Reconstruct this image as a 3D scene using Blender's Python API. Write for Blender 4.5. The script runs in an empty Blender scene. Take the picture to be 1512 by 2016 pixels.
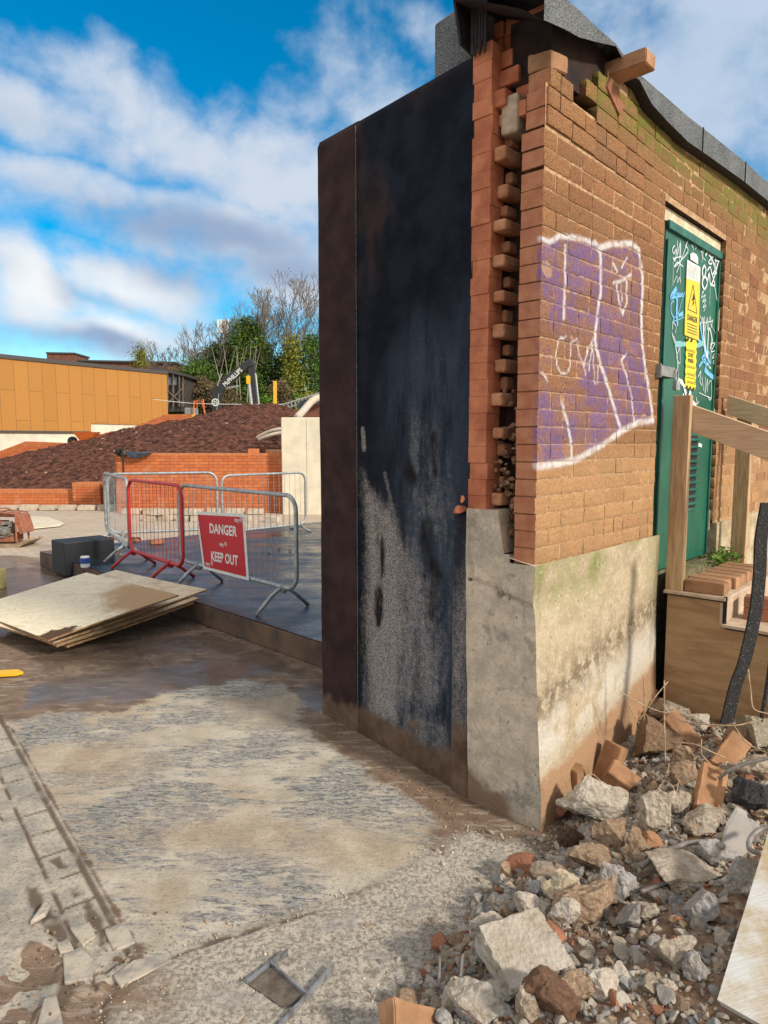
import bpy, bmesh, math, random
import numpy as np
from mathutils import Vector, Matrix, noise as mn
random.seed(7); np.random.seed(7)
sc = bpy.context.scene; COL = sc.collection

# ------------------------------------------------------------------ camera
FP, H = 1350.0, 1.65
PITCH = math.atan(138/FP)
cam = bpy.data.cameras.new("camera"); cam.sensor_fit = 'VERTICAL'; cam.sensor_height = 36
cam.lens = FP/2016*36; cam.clip_start = .05; cam.clip_end = 3000
co = bpy.data.objects.new("camera", cam); COL.objects.link(co)
co.location = (0, 0, H); co.rotation_euler = (math.pi/2 - PITCH, 0, 0)
sc.camera = co

# ------------------------------------------------------------------ exposure
sc.view_settings.view_transform = 'Standard'; sc.view_settings.look = 'None'
sc.view_settings.gamma = 1; sc.view_settings.use_curve_mapping = False
sc.view_settings.exposure = 0.35

# ------------------------------------------------------------------ node helper
class NT:
    def __init__(s, tree): s.t = tree; s.n = tree.nodes; s.l = tree.links
    def new(s, typ, **kw):
        n = s.n.new(typ)
        for k, v in kw.items(): setattr(n, k, v)
        return n
    def put(s, sock, v):
        if v is None: return
        if isinstance(v, bpy.types.NodeSocket): s.l.new(v, sock)
        else:
            try: sock.default_value = v
            except Exception: sock.default_value = (v, v, v)
    def math(s, op, a, b=None, c=None, clamp=False):
        n = s.new('ShaderNodeMath', operation=op, use_clamp=clamp); s.put(n.inputs[0], a)
        if b is not None: s.put(n.inputs[1], b)
        if c is not None: s.put(n.inputs[2], c)
        return n.outputs[0]
    def mix(s, f, a, b, blend='MIX'):
        n = s.new('ShaderNodeMix', data_type='RGBA', blend_type=blend, clamp_factor=True)
        s.put(n.inputs['Factor'], f)
        for i, v in ((6, a), (7, b)):
            if isinstance(v, (tuple, list)) and len(v) == 3: v = (*v, 1)
            s.put(n.inputs[i], v)
        return n.outputs[2]
    def coord(s, out='Object'): return s.new('ShaderNodeTexCoord').outputs[out]
    def mapping(s, vec, loc=(0, 0, 0), rot=(0, 0, 0), scale=(1, 1, 1)):
        n = s.new('ShaderNodeMapping'); s.put(n.inputs['Vector'], vec)
        n.inputs['Location'].default_value = loc; n.inputs['Rotation'].default_value = rot; n.inputs['Scale'].default_value = scale
        return n.outputs[0]
    def noise(s, vec, scale, detail=5, rough=.55, dist=0):
        n = s.new('ShaderNodeTexNoise'); s.put(n.inputs['Vector'], vec)
        n.inputs['Scale'].default_value = scale; n.inputs['Detail'].default_value = detail
        n.inputs['Roughness'].default_value = rough; n.inputs['Distortion'].default_value = dist
        return n.outputs['Fac']
    def vor(s, vec, scale, feature='F1', out='Distance'):
        n = s.new('ShaderNodeTexVoronoi', feature=feature); s.put(n.inputs['Vector'], vec); n.inputs['Scale'].default_value = scale
        return n.outputs[out]
    def sm(s, v, a, b, lo=0., hi=1.):
        n = s.new('ShaderNodeMapRange', interpolation_type='SMOOTHSTEP'); s.put(n.inputs[0], v)
        n.inputs[1].default_value = a; n.inputs[2].default_value = b; n.inputs[3].default_value = lo; n.inputs[4].default_value = hi
        return n.outputs[0]
    def lin(s, v, a, b, lo=0., hi=1.):
        n = s.new('ShaderNodeMapRange'); s.put(n.inputs[0], v)
        n.inputs[1].default_value = a; n.inputs[2].default_value = b; n.inputs[3].default_value = lo; n.inputs[4].default_value = hi
        return n.outputs[0]
    def attr(s, name, out='Fac'):
        n = s.new('ShaderNodeAttribute', attribute_name=name); return n.outputs[out]
    def new_y(s, vec):
        m_ = s.mapping(vec, rot=(0, 0, math.radians(-10))); q = s.new('ShaderNodeSeparateXYZ'); s.l.new(m_, q.inputs[0])
        return s.math('ADD', q.outputs[1], s.math('MULTIPLY', s.noise(vec, 3, 3), .05))
    def rnd(s): return s.new('ShaderNodeObjectInfo').outputs['Random']
    def bump(s, h, strength=.5, dist=.01, normal=None):
        n = s.new('ShaderNodeBump'); s.put(n.inputs['Height'], h); n.inputs['Strength'].default_value = strength
        n.inputs['Distance'].default_value = dist
        if normal is not None: s.put(n.inputs['Normal'], normal)
        return n.outputs[0]

# ------------------------------------------------------------------ pixel -> point helpers (reference frame 1512 x 2016)
O = np.array([0, 0, H]); FW = np.array([0, math.cos(PITCH), -math.sin(PITCH)]); UP = np.array([0, math.sin(PITCH), math.cos(PITCH)])
def ray(x, y): return FW*FP + np.array([1., 0, 0])*(x-756) - UP*(y-1008)
def gz(x, y, z=0.): d = ray(x, y); return O + d*(z-H)/d[2]
def gy(x, y, Y): d = ray(x, y); return O + d*Y/d[1]
D2 = np.array([.6812, .7321, 0]); D2 /= np.linalg.norm(D2)
WN = np.array([D2[1], -D2[0], 0]); Z3 = np.array([0, 0, 1.])
C0 = np.array([.655, 2.93, 0])
def pl(x, y, P, N): d = ray(x, y); return O + d*(np.dot(P-O, N)/np.dot(d, N))
def W(s, t, z): return C0 + D2*s + WN*t + Z3*z
def wt(x, y, t=0.): q = pl(x, y, C0+WN*t, WN); return float(np.dot(q-C0, D2)), float(q[2])
def ws(x, y, s=0.): q = pl(x, y, C0+D2*s, D2); return float(np.dot(q-C0, WN)), float(q[2])

# ------------------------------------------------------------------ world: daylight sky with clouds
SUNAZ = np.array([.79, -.61]); SUNAZ /= np.linalg.norm(SUNAZ); SEL = math.radians(31)
world = bpy.data.worlds.new("World"); sc.world = world; world.use_nodes = True
w = NT(world.node_tree); w.n.clear()
sky = w.new('ShaderNodeTexSky', sky_type='NISHITA', sun_disc=False)
sky.sun_elevation = SEL; sky.sun_rotation = math.atan2(SUNAZ[0], SUNAZ[1]); sky.air_density = 1.0; sky.dust_density = .4; sky.ozone_density = 1.5
hs = w.new('ShaderNodeHueSaturation'); w.l.new(sky.outputs[0], hs.inputs['Color']); hs.inputs['Saturation'].default_value = 1.75; hs.inputs['Value'].default_value = 1.2; hs.inputs['Hue'].default_value = .49
g = w.coord('Generated')
sep = w.new('ShaderNodeSeparateXYZ'); w.l.new(g, sep.inputs[0])
az = w.math('ARCTAN2', sep.outputs[0], sep.outputs[1]); el = w.math('ARCSINE', sep.outputs[2])
cmb = w.new('ShaderNodeCombineXYZ'); w.l.new(az, cmb.inputs[0]); w.l.new(el, cmb.inputs[1])
ae = cmb.outputs[0]
wn = w.new('ShaderNodeTexNoise'); w.l.new(ae, wn.inputs['Vector']); wn.inputs['Scale'].default_value = 5; wn.inputs['Detail'].default_value = 4
vs = w.new('ShaderNodeVectorMath', operation='MULTIPLY_ADD'); w.l.new(wn.outputs['Color'], vs.inputs[0]); vs.inputs[1].default_value = (.12, .10, 0); w.l.new(ae, vs.inputs[2])
aew = vs.outputs[0]
def azel(px, py): d = ray(px, py); return math.atan2(d[0], d[1]), math.asin(d[2]/np.linalg.norm(d))
def blob(px, py, rx, ry, ang, amp=1.0):
    a, e = azel(px, py)
    # vector -> ((v - c) rotated) / r ; warp adds about +.06,+.05 on average
    sub = w.new('ShaderNodeVectorMath', operation='SUBTRACT'); w.l.new(aew, sub.inputs[0]); sub.inputs[1].default_value = (a+.06, e+.05, 0)
    ro = w.new('ShaderNodeVectorRotate', rotation_type='Z_AXIS'); w.l.new(sub.outputs[0], ro.inputs['Vector']); ro.inputs['Angle'].default_value = -math.radians(ang)
    dv = w.new('ShaderNodeVectorMath', operation='MULTIPLY'); w.l.new(ro.outputs[0], dv.inputs[0]); dv.inputs[1].default_value = (FP/rx, FP/ry, 0)
    ln = w.new('ShaderNodeVectorMath', operation='LENGTH'); w.l.new(dv.outputs[0], ln.inputs[0])
    return w.sm(ln.outputs[1], 0.0, 1.35, amp, 0)
def fold(blobs, op='MAXIMUM'):
    r = None
    for b in blobs:
        v = blob(*b); r = v if r is None else w.math(op, r, v)
    return r
dens = fold([(90, 225, 300, 75, -20), (330, 270, 330, 110, -24), (560, 340, 260, 150, -15), (720, 180, 150, 190, 10, .75), (250, 400, 330, 60, -8, .9), (450, 480, 400, 110, -6),
             (250, 560, 260, 80, -5), (60, 560, 230, 90, -22, 1.0), (160, 640, 330, 70, -8), (620, 560, 300, 110, 0), (1350, 150, 420, 330, 0, .95), (800, 60, 120, 90, 0, .55), (1500, 600, 700, 300, 0, .9),
             (-500, 400, 420, 200, -10), (-900, 650, 500, 160, 0), (2200, 300, 600, 420, 0)])
n1 = w.noise(w.mapping(ae, scale=(1, 1.25, 1)), 9, 9, .56, .15)
dn = w.math('ADD', dens, w.math('MULTIPLY_ADD', n1, 1.7, -.86))
cf = w.sm(dn, .18, 1.0)
# elsewhere over the dome: unseen noise clouds, thickened and warmed to neutralise the ambient light
far = w.noise(g, 2.2, 8, .55, .3)
lim = w.math('MAXIMUM', w.sm(w.math('ABSOLUTE', az), .75, 1.3), w.sm(el, .75, 1.0))
cf = w.math('MAXIMUM', cf, w.math('MULTIPLY', w.sm(far, .36, .52), lim))
shade = fold([(380, 470, 300, 55, -6), (560, 540, 250, 60, -4, .8), (120, 575, 150, 30, -12, 1.1), (60, 665, 330, 42, 0, 1.1), (330, 540, 120, 45, -10, .6), (260, 330, 260, 40, -20, .35), (1300, 200, 400, 300, 0, .3)])
sh = w.sm(w.math('ADD', shade, w.math('MULTIPLY_ADD', w.noise(ae, 9, 6, .5), .9, -.45)), .05, 1.0)
bright = fold([(50, 560, 90, 70, -20), (230, 625, 140, 25, -16), (240, 570, 170, 40, -10, .7)])
cc = w.mix(sh, (4.7, 5.3, 6.2), (2.4, 3.2, 4.6))
cc = w.mix(w.math('MULTIPLY', bright, .8), cc, (7.8, 7.9, 7.8))
rt = blob(1330, 200, 520, 700, 0)
cc = w.mix(w.math('MULTIPLY', rt, .8), cc, (3.7, 4.6, 5.9))
cc = w.mix(lim, cc, (7.4, 6.9, 6.2))  # warm tint of the unseen clouds, chosen for their fill light
skyc = w.mix(cf, hs.outputs[0], cc)
bg = w.new('ShaderNodeBackground'); w.l.new(skyc, bg.inputs[0]); bg.inputs[1].default_value = .105
ow = w.new('ShaderNodeOutputWorld'); w.l.new(bg.outputs[0], ow.inputs[0])

# ------------------------------------------------------------------ sun
sl = bpy.data.lights.new("sun", 'SUN'); sl.energy = 3.1; sl.angle = math.radians(6.0); sl.color = (1, .90, .76)
so = bpy.data.objects.new("sun", sl); COL.objects.link(so)
sd = Vector((SUNAZ[0]*math.cos(SEL), SUNAZ[1]*math.cos(SEL), math.sin(SEL)))
so.rotation_euler = sd.to_track_quat('Z', 'Y').to_euler(); so.location = sd*40

# ------------------------------------------------------------------ materials
def mat(name, color=(.5, .5, .5), rough=.8, dark=None, nscale=6, ncontrast=(.35, .65), bump=.3, bscale=60, bdist=.004, metal=0, fn=None, spec=.5, rndv=0):
    m = bpy.data.materials.new(name); m.use_nodes = True
    t = NT(m.node_tree); b = t.n['Principled BSDF']; oc = t.coord()
    c = color
    if dark is not None:
        c = t.mix(t.sm(t.noise(oc, nscale, 6, .6), *ncontrast), dark, color)
    if rndv:
        k = t.math('MULTIPLY_ADD', t.rnd(), rndv*2, 1-rndv)
        h2 = t.new('ShaderNodeHueSaturation'); t.put(h2.inputs['Color'], c if not isinstance(c, tuple) else (*c, 1)); t.l.new(k, h2.inputs['Value']); c = h2.outputs[0]
    if isinstance(c, tuple): c = (*c[:3], 1)
    nrm = None
    if bump: nrm = t.bump(t.noise(oc, bscale, 5, .65), bump, bdist)
    b.inputs['Roughness'].default_value = rough; b.inputs['Metallic'].default_value = metal
    b.inputs['Specular IOR Level'].default_value = spec
    if fn:
        r = fn(t, oc, c) or {}
        c = r.get('c', c); nrm = r.get('n', nrm)
        if 'r' in r: t.put(b.inputs['Roughness'], r['r'])
    t.put(b.inputs['Base Color'], c if isinstance(c, bpy.types.NodeSocket) else (*c[:3], 1))
    if nrm is not None: t.l.new(nrm, b.inputs['Normal'])
    return m

def f_brick(t, oc, c):
    at = t.attr('tint'); z = t.attr('low'); sm_ = t.attr('cutface')
    base = t.mix(at, (.29, .135, .068), (.52, .26, .12))
    base = t.mix(t.math('MULTIPLY', z, .75), base, (.66, .40, .20))
    base = t.mix(t.math('MULTIPLY', t.attr('red'), .55), base, (.30, .10, .07))
    rust = t.noise(oc, 125, 5, .85)
    base = t.mix(t.math('MULTIPLY', t.math('MULTIPLY', t.sm(rust, .44, .58), .72), t.math('MULTIPLY_ADD', z, -.45, 1.0)), base, (.105, .060, .035))
    base = t.mix(t.math('MULTIPLY', t.sm(t.noise(oc, 5, 5, .6), .42, .7), .30), base, (.20, .15, .08))
    cut = t.mix(t.sm(t.noise(oc, 14, 5, .6), .3, .7), (.40, .15, .085), (.51, .235, .135))
    base = t.mix(sm_, base, cut)
    ms = t.math('MULTIPLY', t.attr('moss'), t.sm(t.noise(oc, 22, 6, .7), .36, .6))
    base = t.mix(ms, base, (.17, .19, .035))
    pn = t.sm(t.noise(oc, 130, 5, .8), .38, .58)
    base = t.mix(t.math('MULTIPLY', t.attr('purple'), t.math('MULTIPLY_ADD', pn, .80, .08)), base, (.150, .110, .37))
    base = t.mix(t.math('MULTIPLY', t.attr('white'), t.math('MULTIPLY_ADD', pn, .35, .65)), base, (.80, .79, .82))
    h = t.math('ADD', t.math('MULTIPLY', t.noise(oc, 150, 4, .8), .7), t.math('MULTIPLY', t.noise(oc, 45, 3, .6), .5))
    st = t.new('ShaderNodeBump'); t.l.new(h, st.inputs['Height']); st.inputs['Distance'].default_value = .010
    t.l.new(t.math('MULTIPLY_ADD', sm_, -.8, 1.0), st.inputs['Strength'])
    return {'c': base, 'n': st.outputs[0], 'r': .9}
M_BRICK = mat('rustic_brick', rough=.9, bump=0, fn=f_brick, spec=.2)
def f_mortar(t, oc, c):
    c = t.mix(t.sm(t.noise(oc, 40, 5, .6), .35, .65), (.34, .21, .12), (.54, .37, .22))
    c = t.mix(t.math('MULTIPLY', t.attr('purple'), .6), c, (.16, .10, .30))
    c = t.mix(t.attr('white'), c, (.74, .72, .76))
    return {'c': c, 'n': t.bump(t.noise(oc, 120, 4, .7), .6, .004)}
M_MORTAR = mat('mortar', rough=.95, bump=0, fn=f_mortar, spec=.1)
M_ENGBRICK = mat('smooth_red_brick', (.60, .22, .11), .85, dark=(.40, .12, .06), nscale=7, bump=.35, bscale=60, rndv=0)
M_BLOCK = mat('pale_block', (.60, .30, .17), .95, dark=(.42, .18, .09), nscale=14, bump=.8, bscale=110, bdist=.006)
M_RENDERPATCH = mat('grey_mortar_patch', (.55, .44, .33), .95, dark=(.40, .30, .22), nscale=20, bump=.6, bscale=100)
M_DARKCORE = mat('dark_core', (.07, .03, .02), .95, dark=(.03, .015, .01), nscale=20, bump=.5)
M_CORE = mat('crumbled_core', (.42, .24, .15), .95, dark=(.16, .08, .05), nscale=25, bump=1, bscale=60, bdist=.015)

def f_plinth(t, oc, c):
    n = t.noise(oc, 7, 8, .65); f = t.noise(oc, 60, 5, .7)
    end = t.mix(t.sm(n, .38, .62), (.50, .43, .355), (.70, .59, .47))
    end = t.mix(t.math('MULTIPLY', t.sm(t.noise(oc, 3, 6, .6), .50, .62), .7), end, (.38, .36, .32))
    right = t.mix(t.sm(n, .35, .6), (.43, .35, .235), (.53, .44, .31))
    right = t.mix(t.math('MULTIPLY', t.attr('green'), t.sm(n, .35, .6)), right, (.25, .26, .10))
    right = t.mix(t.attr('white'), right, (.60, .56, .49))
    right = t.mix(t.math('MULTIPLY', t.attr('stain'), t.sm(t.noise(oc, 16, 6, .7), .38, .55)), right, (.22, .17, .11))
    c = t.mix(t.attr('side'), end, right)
    c = t.mix(t.math('MULTIPLY', t.sm(f, .56, .70), .6), c, (.20, .17, .14))
    c = t.mix(t.math('MULTIPLY', t.sm(t.noise(oc, 28, 6, .75), .52, .62), .45), c, (.66, .60, .50))
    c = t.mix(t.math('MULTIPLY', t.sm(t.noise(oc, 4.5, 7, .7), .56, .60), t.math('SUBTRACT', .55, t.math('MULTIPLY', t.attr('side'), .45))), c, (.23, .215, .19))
    c = t.mix(t.math('MULTIPLY', t.sm(t.vor(oc, 16), .10, .06), .8), c, (.13, .11, .09))
    c = t.mix(t.math('MULTIPLY', t.sm(t.noise(t.mapping(oc, scale=(1, 1, .12)), 22, 5, .6), .55, .7), .35), c, (.24, .21, .17))
    mud = t.sm(t.math('ADD', t.attr('mud'), t.math('MULTIPLY_ADD', n, 1.2, -.6)), .35, .65)
    c = t.mix(mud, c, t.mix(t.attr('side'), (.24, .17, .12), (.40, .25, .15)))
    h = t.math('ADD', n, t.math('MULTIPLY', f, .35))
    return {'c': c, 'n': t.bump(h, 1.0, .016)}
M_PLINTH = mat('weathered_concrete', rough=.95, bump=0, fn=f_plinth, spec=.2)

def f_bitu(t, oc, c):
    fine = t.noise(t.mapping(oc, rot=(.3, .2, .4), scale=(1.6, 1.6, .8)), 170, 5, .85, .6); n = t.noise(oc, 6, 8, .62)
    st = t.noise(t.mapping(oc, scale=(1, 1, .22)), 9, 7, .65)
    base = t.mix(t.sm(n, .35, .65), (.004, .006, .013), (.014, .019, .032))
    base = t.mix(t.math('MULTIPLY', t.attr('blue'), t.sm(st, .25, .62)), base, (.040, .055, .085))
    base = t.mix(t.math('MULTIPLY', t.attr('blue'), t.sm(t.noise(oc, 90, 5, .8), .58, .72)), base, (.13, .16, .20))
    rust = t.mix(t.sm(n, .3, .7), (.026, .015, .016), (.060, .035, .032))
    base = t.mix(t.attr('rust'), base, rust)
    wf = t.sm(t.math('ADD', t.attr('worn'), t.math('ADD', t.math('MULTIPLY_ADD', st, .9, -.5), t.math('MULTIPLY_ADD', t.noise(oc, 30, 6, .8), .9, -.45))), .30, .92)
    gr = t.sm(fine, .47, .54)
    base = t.mix(t.math('MULTIPLY', wf, t.math('MULTIPLY_ADD', gr, .82, .05)), base, (.52, .47, .44))
    base = t.mix(t.math('MULTIPLY', t.attr('dark'), t.sm(st, .38, .56)), base, (.012, .011, .013))
    md = t.sm(t.math('ADD', t.attr('mud'), t.math('MULTIPLY_ADD', n, 1.0, -.5)), .3, .75)
    base = t.mix(md, base, t.mix(t.sm(n, .3, .7), (.09, .055, .038), (.20, .135, .095)))
    base = t.mix(t.math('MULTIPLY', t.sm(t.vor(oc, 75), .10, .05), .25), base, (.3, .3, .3))
    h = t.math('ADD', t.math('MULTIPLY', fine, .5), t.math('MULTIPLY', n, .8))
    return {'c': base, 'n': t.bump(h, .7, .005), 'r': t.lin(n, .3, .7, .75, .95)}
M_BITU = mat('bitumen_membrane', rough=.7, bump=0, fn=f_bitu, spec=.12)
def f_felt(t, oc, c):
    f = t.noise(oc, 210, 3, .8)
    base = t.mix(t.sm(t.noise(oc, 5, 6, .6), .35, .65), (.055, .065, .08), (.12, .135, .15))
    base = t.mix(t.math('MULTIPLY', t.sm(f, .45, .65), .75), base, (.36, .38, .38))
    base = t.mix(t.sm(f, .50, .35), base, (.02, .02, .025))
    return {'c': base, 'n': t.bump(f, .8, .004)}
M_FELT = mat('mineral_felt', rough=.95, bump=0, fn=f_felt, spec=.3)
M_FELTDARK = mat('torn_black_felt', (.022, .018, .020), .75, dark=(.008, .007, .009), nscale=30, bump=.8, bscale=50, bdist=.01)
M_SOFFIT = mat('soffit_void_shade', (.035, .014, .012), .95, dark=(.012, .007, .007), nscale=12, bump=.5)  # near-black colour carries the shade under the flap and in the roof void
M_CREAM = mat('cream_lintel_paint', (.72, .64, .46), .85, dark=(.52, .45, .30), nscale=20, bump=.3)
M_DOOR = mat('green_door_paint', (.012, .135, .085), .42, dark=(.010, .10, .066), nscale=5, bump=.12, bscale=25, spec=.5)
M_DOORFR = mat('green_frame_paint', (.02, .17, .12), .5, dark=(.012, .10, .08), nscale=8, bump=.15)
M_BLACKGAP = mat('painted_gap_shade', (.02, .02, .02), .9, bump=0)  # flat black painted in for the shade of the door gap and recess
M_GWHITE = mat('white_spray', (.72, .80, .82), .7, bump=0)
M_GBLUE = mat('light_blue_spray', (.16, .48, .80), .7, bump=0)
M_YELLOW = mat('sign_yellow', (.80, .62, .03), .5, dark=(.72, .56, .05), bump=0)
M_SIGNWHITE = mat('sign_white', (.80, .82, .80), .5, dark=(.62, .68, .68), nscale=30, bump=0)
M_BLACK = mat('sign_black', (.02, .02, .02), .6, bump=0)
M_GALV = mat('galvanised_steel', (.46, .49, .50), .5, dark=(.30, .32, .33), nscale=18, bump=.2, bscale=70, metal=.35)
M_STEELP = mat('grey_painted_steel', (.33, .35, .34), .5, dark=(.22, .23, .22), nscale=20, bump=.1, metal=.3)
M_REDBAR = mat('red_painted_steel', (.62, .035, .035), .45, dark=(.42, .03, .03), nscale=15, bump=.1)
M_SIGNRED = mat('sign_red', (.52, .008, .028), .45, bump=0)
def f_wood(cols, ang):
    def fn(t, oc, c):
        v = t.mapping(oc, rot=(0, 0, ang), scale=(1, 1, 1))
        s1 = t.noise(t.mapping(v, scale=(.8, 9, 9)), 6, 6, .6, .8)
        s2 = t.noise(t.mapping(v, scale=(2, 60, 60)), 6, 4, .6, .2)
        c = t.mix(t.sm(s1, .35, .65), cols[0], cols[1])
        c = t.mix(t.math('MULTIPLY', t.sm(s2, .5, .75), .45), c, cols[2])
        return {'c': c, 'n': t.bump(s2, .25, .002)}
    return fn
A_D2 = math.atan2(D2[1], D2[0]); A_WN = math.atan2(WN[1], WN[0])
def f_post(t, oc, c):
    s1 = t.noise(t.mapping(oc, scale=(9, 9, .7)), 6, 6, .6, .8)
    s2 = t.noise(t.mapping(oc, scale=(60, 60, 2)), 5, 4, .6, .2)
    c = t.mix(t.sm(s1, .35, .65), (.42, .27, .15), (.60, .43, .26))
    c = t.mix(t.math('MULTIPLY', t.sm(s2, .5, .75), .5), c, (.25, .15, .08))
    kn = t.vor(t.mapping(oc, scale=(4, 4, 1.6)), 2.2)
    c = t.mix(t.math('MULTIPLY', t.sm(kn, .09, .03), .8), c, (.16, .08, .04))
    return {'c': c, 'n': t.bump(s2, .25, .002)}
M_POST = mat('softwood_post', rough=.8, bump=0, fn=f_post, spec=.2)
M_RAIL = mat('softwood_rail', rough=.8, bump=0, fn=f_wood([(.54, .37, .24), (.68, .51, .34), (.38, .25, .16)], -A_WN), spec=.2)
def f_ply(t, oc, c):
    r = t.noise(t.mapping(oc, scale=(1, 3, 3)), 2.6, 4, .5, 1.5)
    bands = t.new('ShaderNodeMath', operation='FRACT'); t.l.new(t.math('MULTIPLY', r, 9), bands.inputs[0])
    c = t.mix(t.math('MULTIPLY', t.sm(bands.outputs[0], .45, .95), .55), (.82, .74, .56), (.58, .43, .25))
    c = t.mix(t.math('MULTIPLY', t.sm(t.noise(oc, 40, 5, .7), .5, .7), .25), c, (.42, .36, .28))
    st = t.sm(t.math('ADD', t.attr('stain'), t.math('MULTIPLY_ADD', t.noise(oc, 5, 7, .65), 1.3, -.65)), .15, .95)
    c = t.mix(t.math('MULTIPLY', st, .85), c, (.40, .23, .11))
    st2 = t.sm(t.math('ADD', t.attr('muck'), t.math('MULTIPLY_ADD', t.noise(oc, 14, 7, .7), 1.3, -.65)), .4, .6)
    c = t.mix(st2, c, (.10, .055, .03))
    return {'c': c, 'n': t.bump(t.noise(t.mapping(oc, scale=(1, 8, 8)), 20, 4, .6), .25, .002)}
M_PLY = mat('plywood_face', rough=.85, bump=0, fn=f_ply, spec=.2)
M_PLYEDGE = mat('plywood_edge', (.44, .27, .14), .9, dark=(.22, .12, .06), nscale=25, bump=.3)
def f_panel(t, oc, c):
    s1 = t.noise(t.mapping(oc, scale=(1.2, 1.2, 6)), 3, 6, .6, .6); s2 = t.noise(t.mapping(oc, scale=(2, 2, 40)), 6, 4, .6)
    c = t.mix(t.sm(s1, .35, .65), (.35, .215, .115), (.47, .31, .175))
    c = t.mix(t.math('MULTIPLY', t.sm(s2, .45, .7), .3), c, (.26, .15, .08))
    c = t.mix(t.math('MULTIPLY', t.sm(t.noise(oc, 70, 4, .8), .66, .72), .6), c, (.7, .62, .5))
    return {'c': c, 'n': t.bump(s2, .2, .002)}
M_PANEL = mat('weathered_plywood_side', rough=.85, bump=0, fn=f_panel, spec=.2)
M_LOOSEBRICK = mat('loose_facing_brick', (.46, .26, .145), .9, dark=(.30, .165, .09), nscale=7, bump=.7, bscale=70, bdist=.006, rndv=.18, spec=.2)
M_REDBRICKLOOSE = mat('loose_red_brick', (.42, .19, .11), .9, dark=(.28, .13, .08), nscale=9, bump=.6, bscale=80, bdist=.005, rndv=.2, spec=.2)
def f_chunk(hue_brown):
    def fn(t, oc, c):
        wp = t.new('ShaderNodeNewGeometry'); sx = t.new('ShaderNodeSeparateXYZ'); t.l.new(wp.outputs['Position'], sx.inputs[0]); P_ = wp.outputs['Position']
        c = t.mix(t.math('MULTIPLY', t.sm(t.noise(P_, 13, 6, .7), .42, .62), hue_brown), c, (.33, .235, .155))
        c = t.mix(t.math('MULTIPLY', t.sm(t.noise(P_, 110, 4, .8), .54, .68), .55), c, (.62, .56, .47))
        c = t.mix(t.math('MULTIPLY', t.sm(t.noise(P_, 75, 4, .8), .58, .70), .6), c, (.14, .115, .09))
        h = t.math('ADD', t.noise(P_, 38, 6, .75), t.math('MULTIPLY', t.vor(P_, 55), .5))
        return {'c': c, 'n': t.bump(h, 1.0, .012)}
    return fn
M_CHUNK = mat('broken_concrete', (.50, .44, .36), .95, dark=(.34, .29, .235), nscale=4, bump=0, fn=f_chunk(.6), rndv=.22, spec=.2)
M_CHUNKLIGHT = mat('pale_broken_concrete', (.60, .55, .48), .95, dark=(.48, .43, .36), nscale=4, bump=0, fn=f_chunk(.35), rndv=.1, spec=.2)
M_CHUNKBLUE = mat('grey_blue_broken_concrete', (.43, .42, .41), .95, dark=(.27, .27, .27), nscale=4, bump=0, fn=f_chunk(.3), rndv=.18, spec=.2)
M_CHUNKBROWN = mat('earthy_rubble_lump', (.40, .29, .195), .95, dark=(.26, .17, .11), nscale=4, bump=0, fn=f_chunk(.6), rndv=.2, spec=.2)
M_TAR = mat('black_lump', (.085, .085, .095), .8, dark=(.03, .03, .035), nscale=12, bump=1, bscale=40, bdist=.012)
M_WIRE = mat('tie_wire', (.50, .38, .25), .7, dark=(.30, .20, .12), nscale=30, bump=.2)
M_PIPE = mat('dull_grey_pipe', (.30, .29, .28), .6, dark=(.20, .17, .15), nscale=20, bump=.4, metal=.2)
M_BARTAR = mat('speckled_bitumen_strip', (.012, .012, .015), .8, bump=1, bscale=120, bdist=.004,
               fn=lambda t, oc, c: {'c': t.mix(t.sm(t.noise(oc, 140, 4, .8), .56, .70), (.010, .010, .012), (.26, .26, .26))})
M_SOILH = mat('rubble_dirt', (.33, .23, .165), .98, dark=(.16, .095, .06), nscale=14, bump=1.0, bscale=38, bdist=.02, spec=.1)

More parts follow.
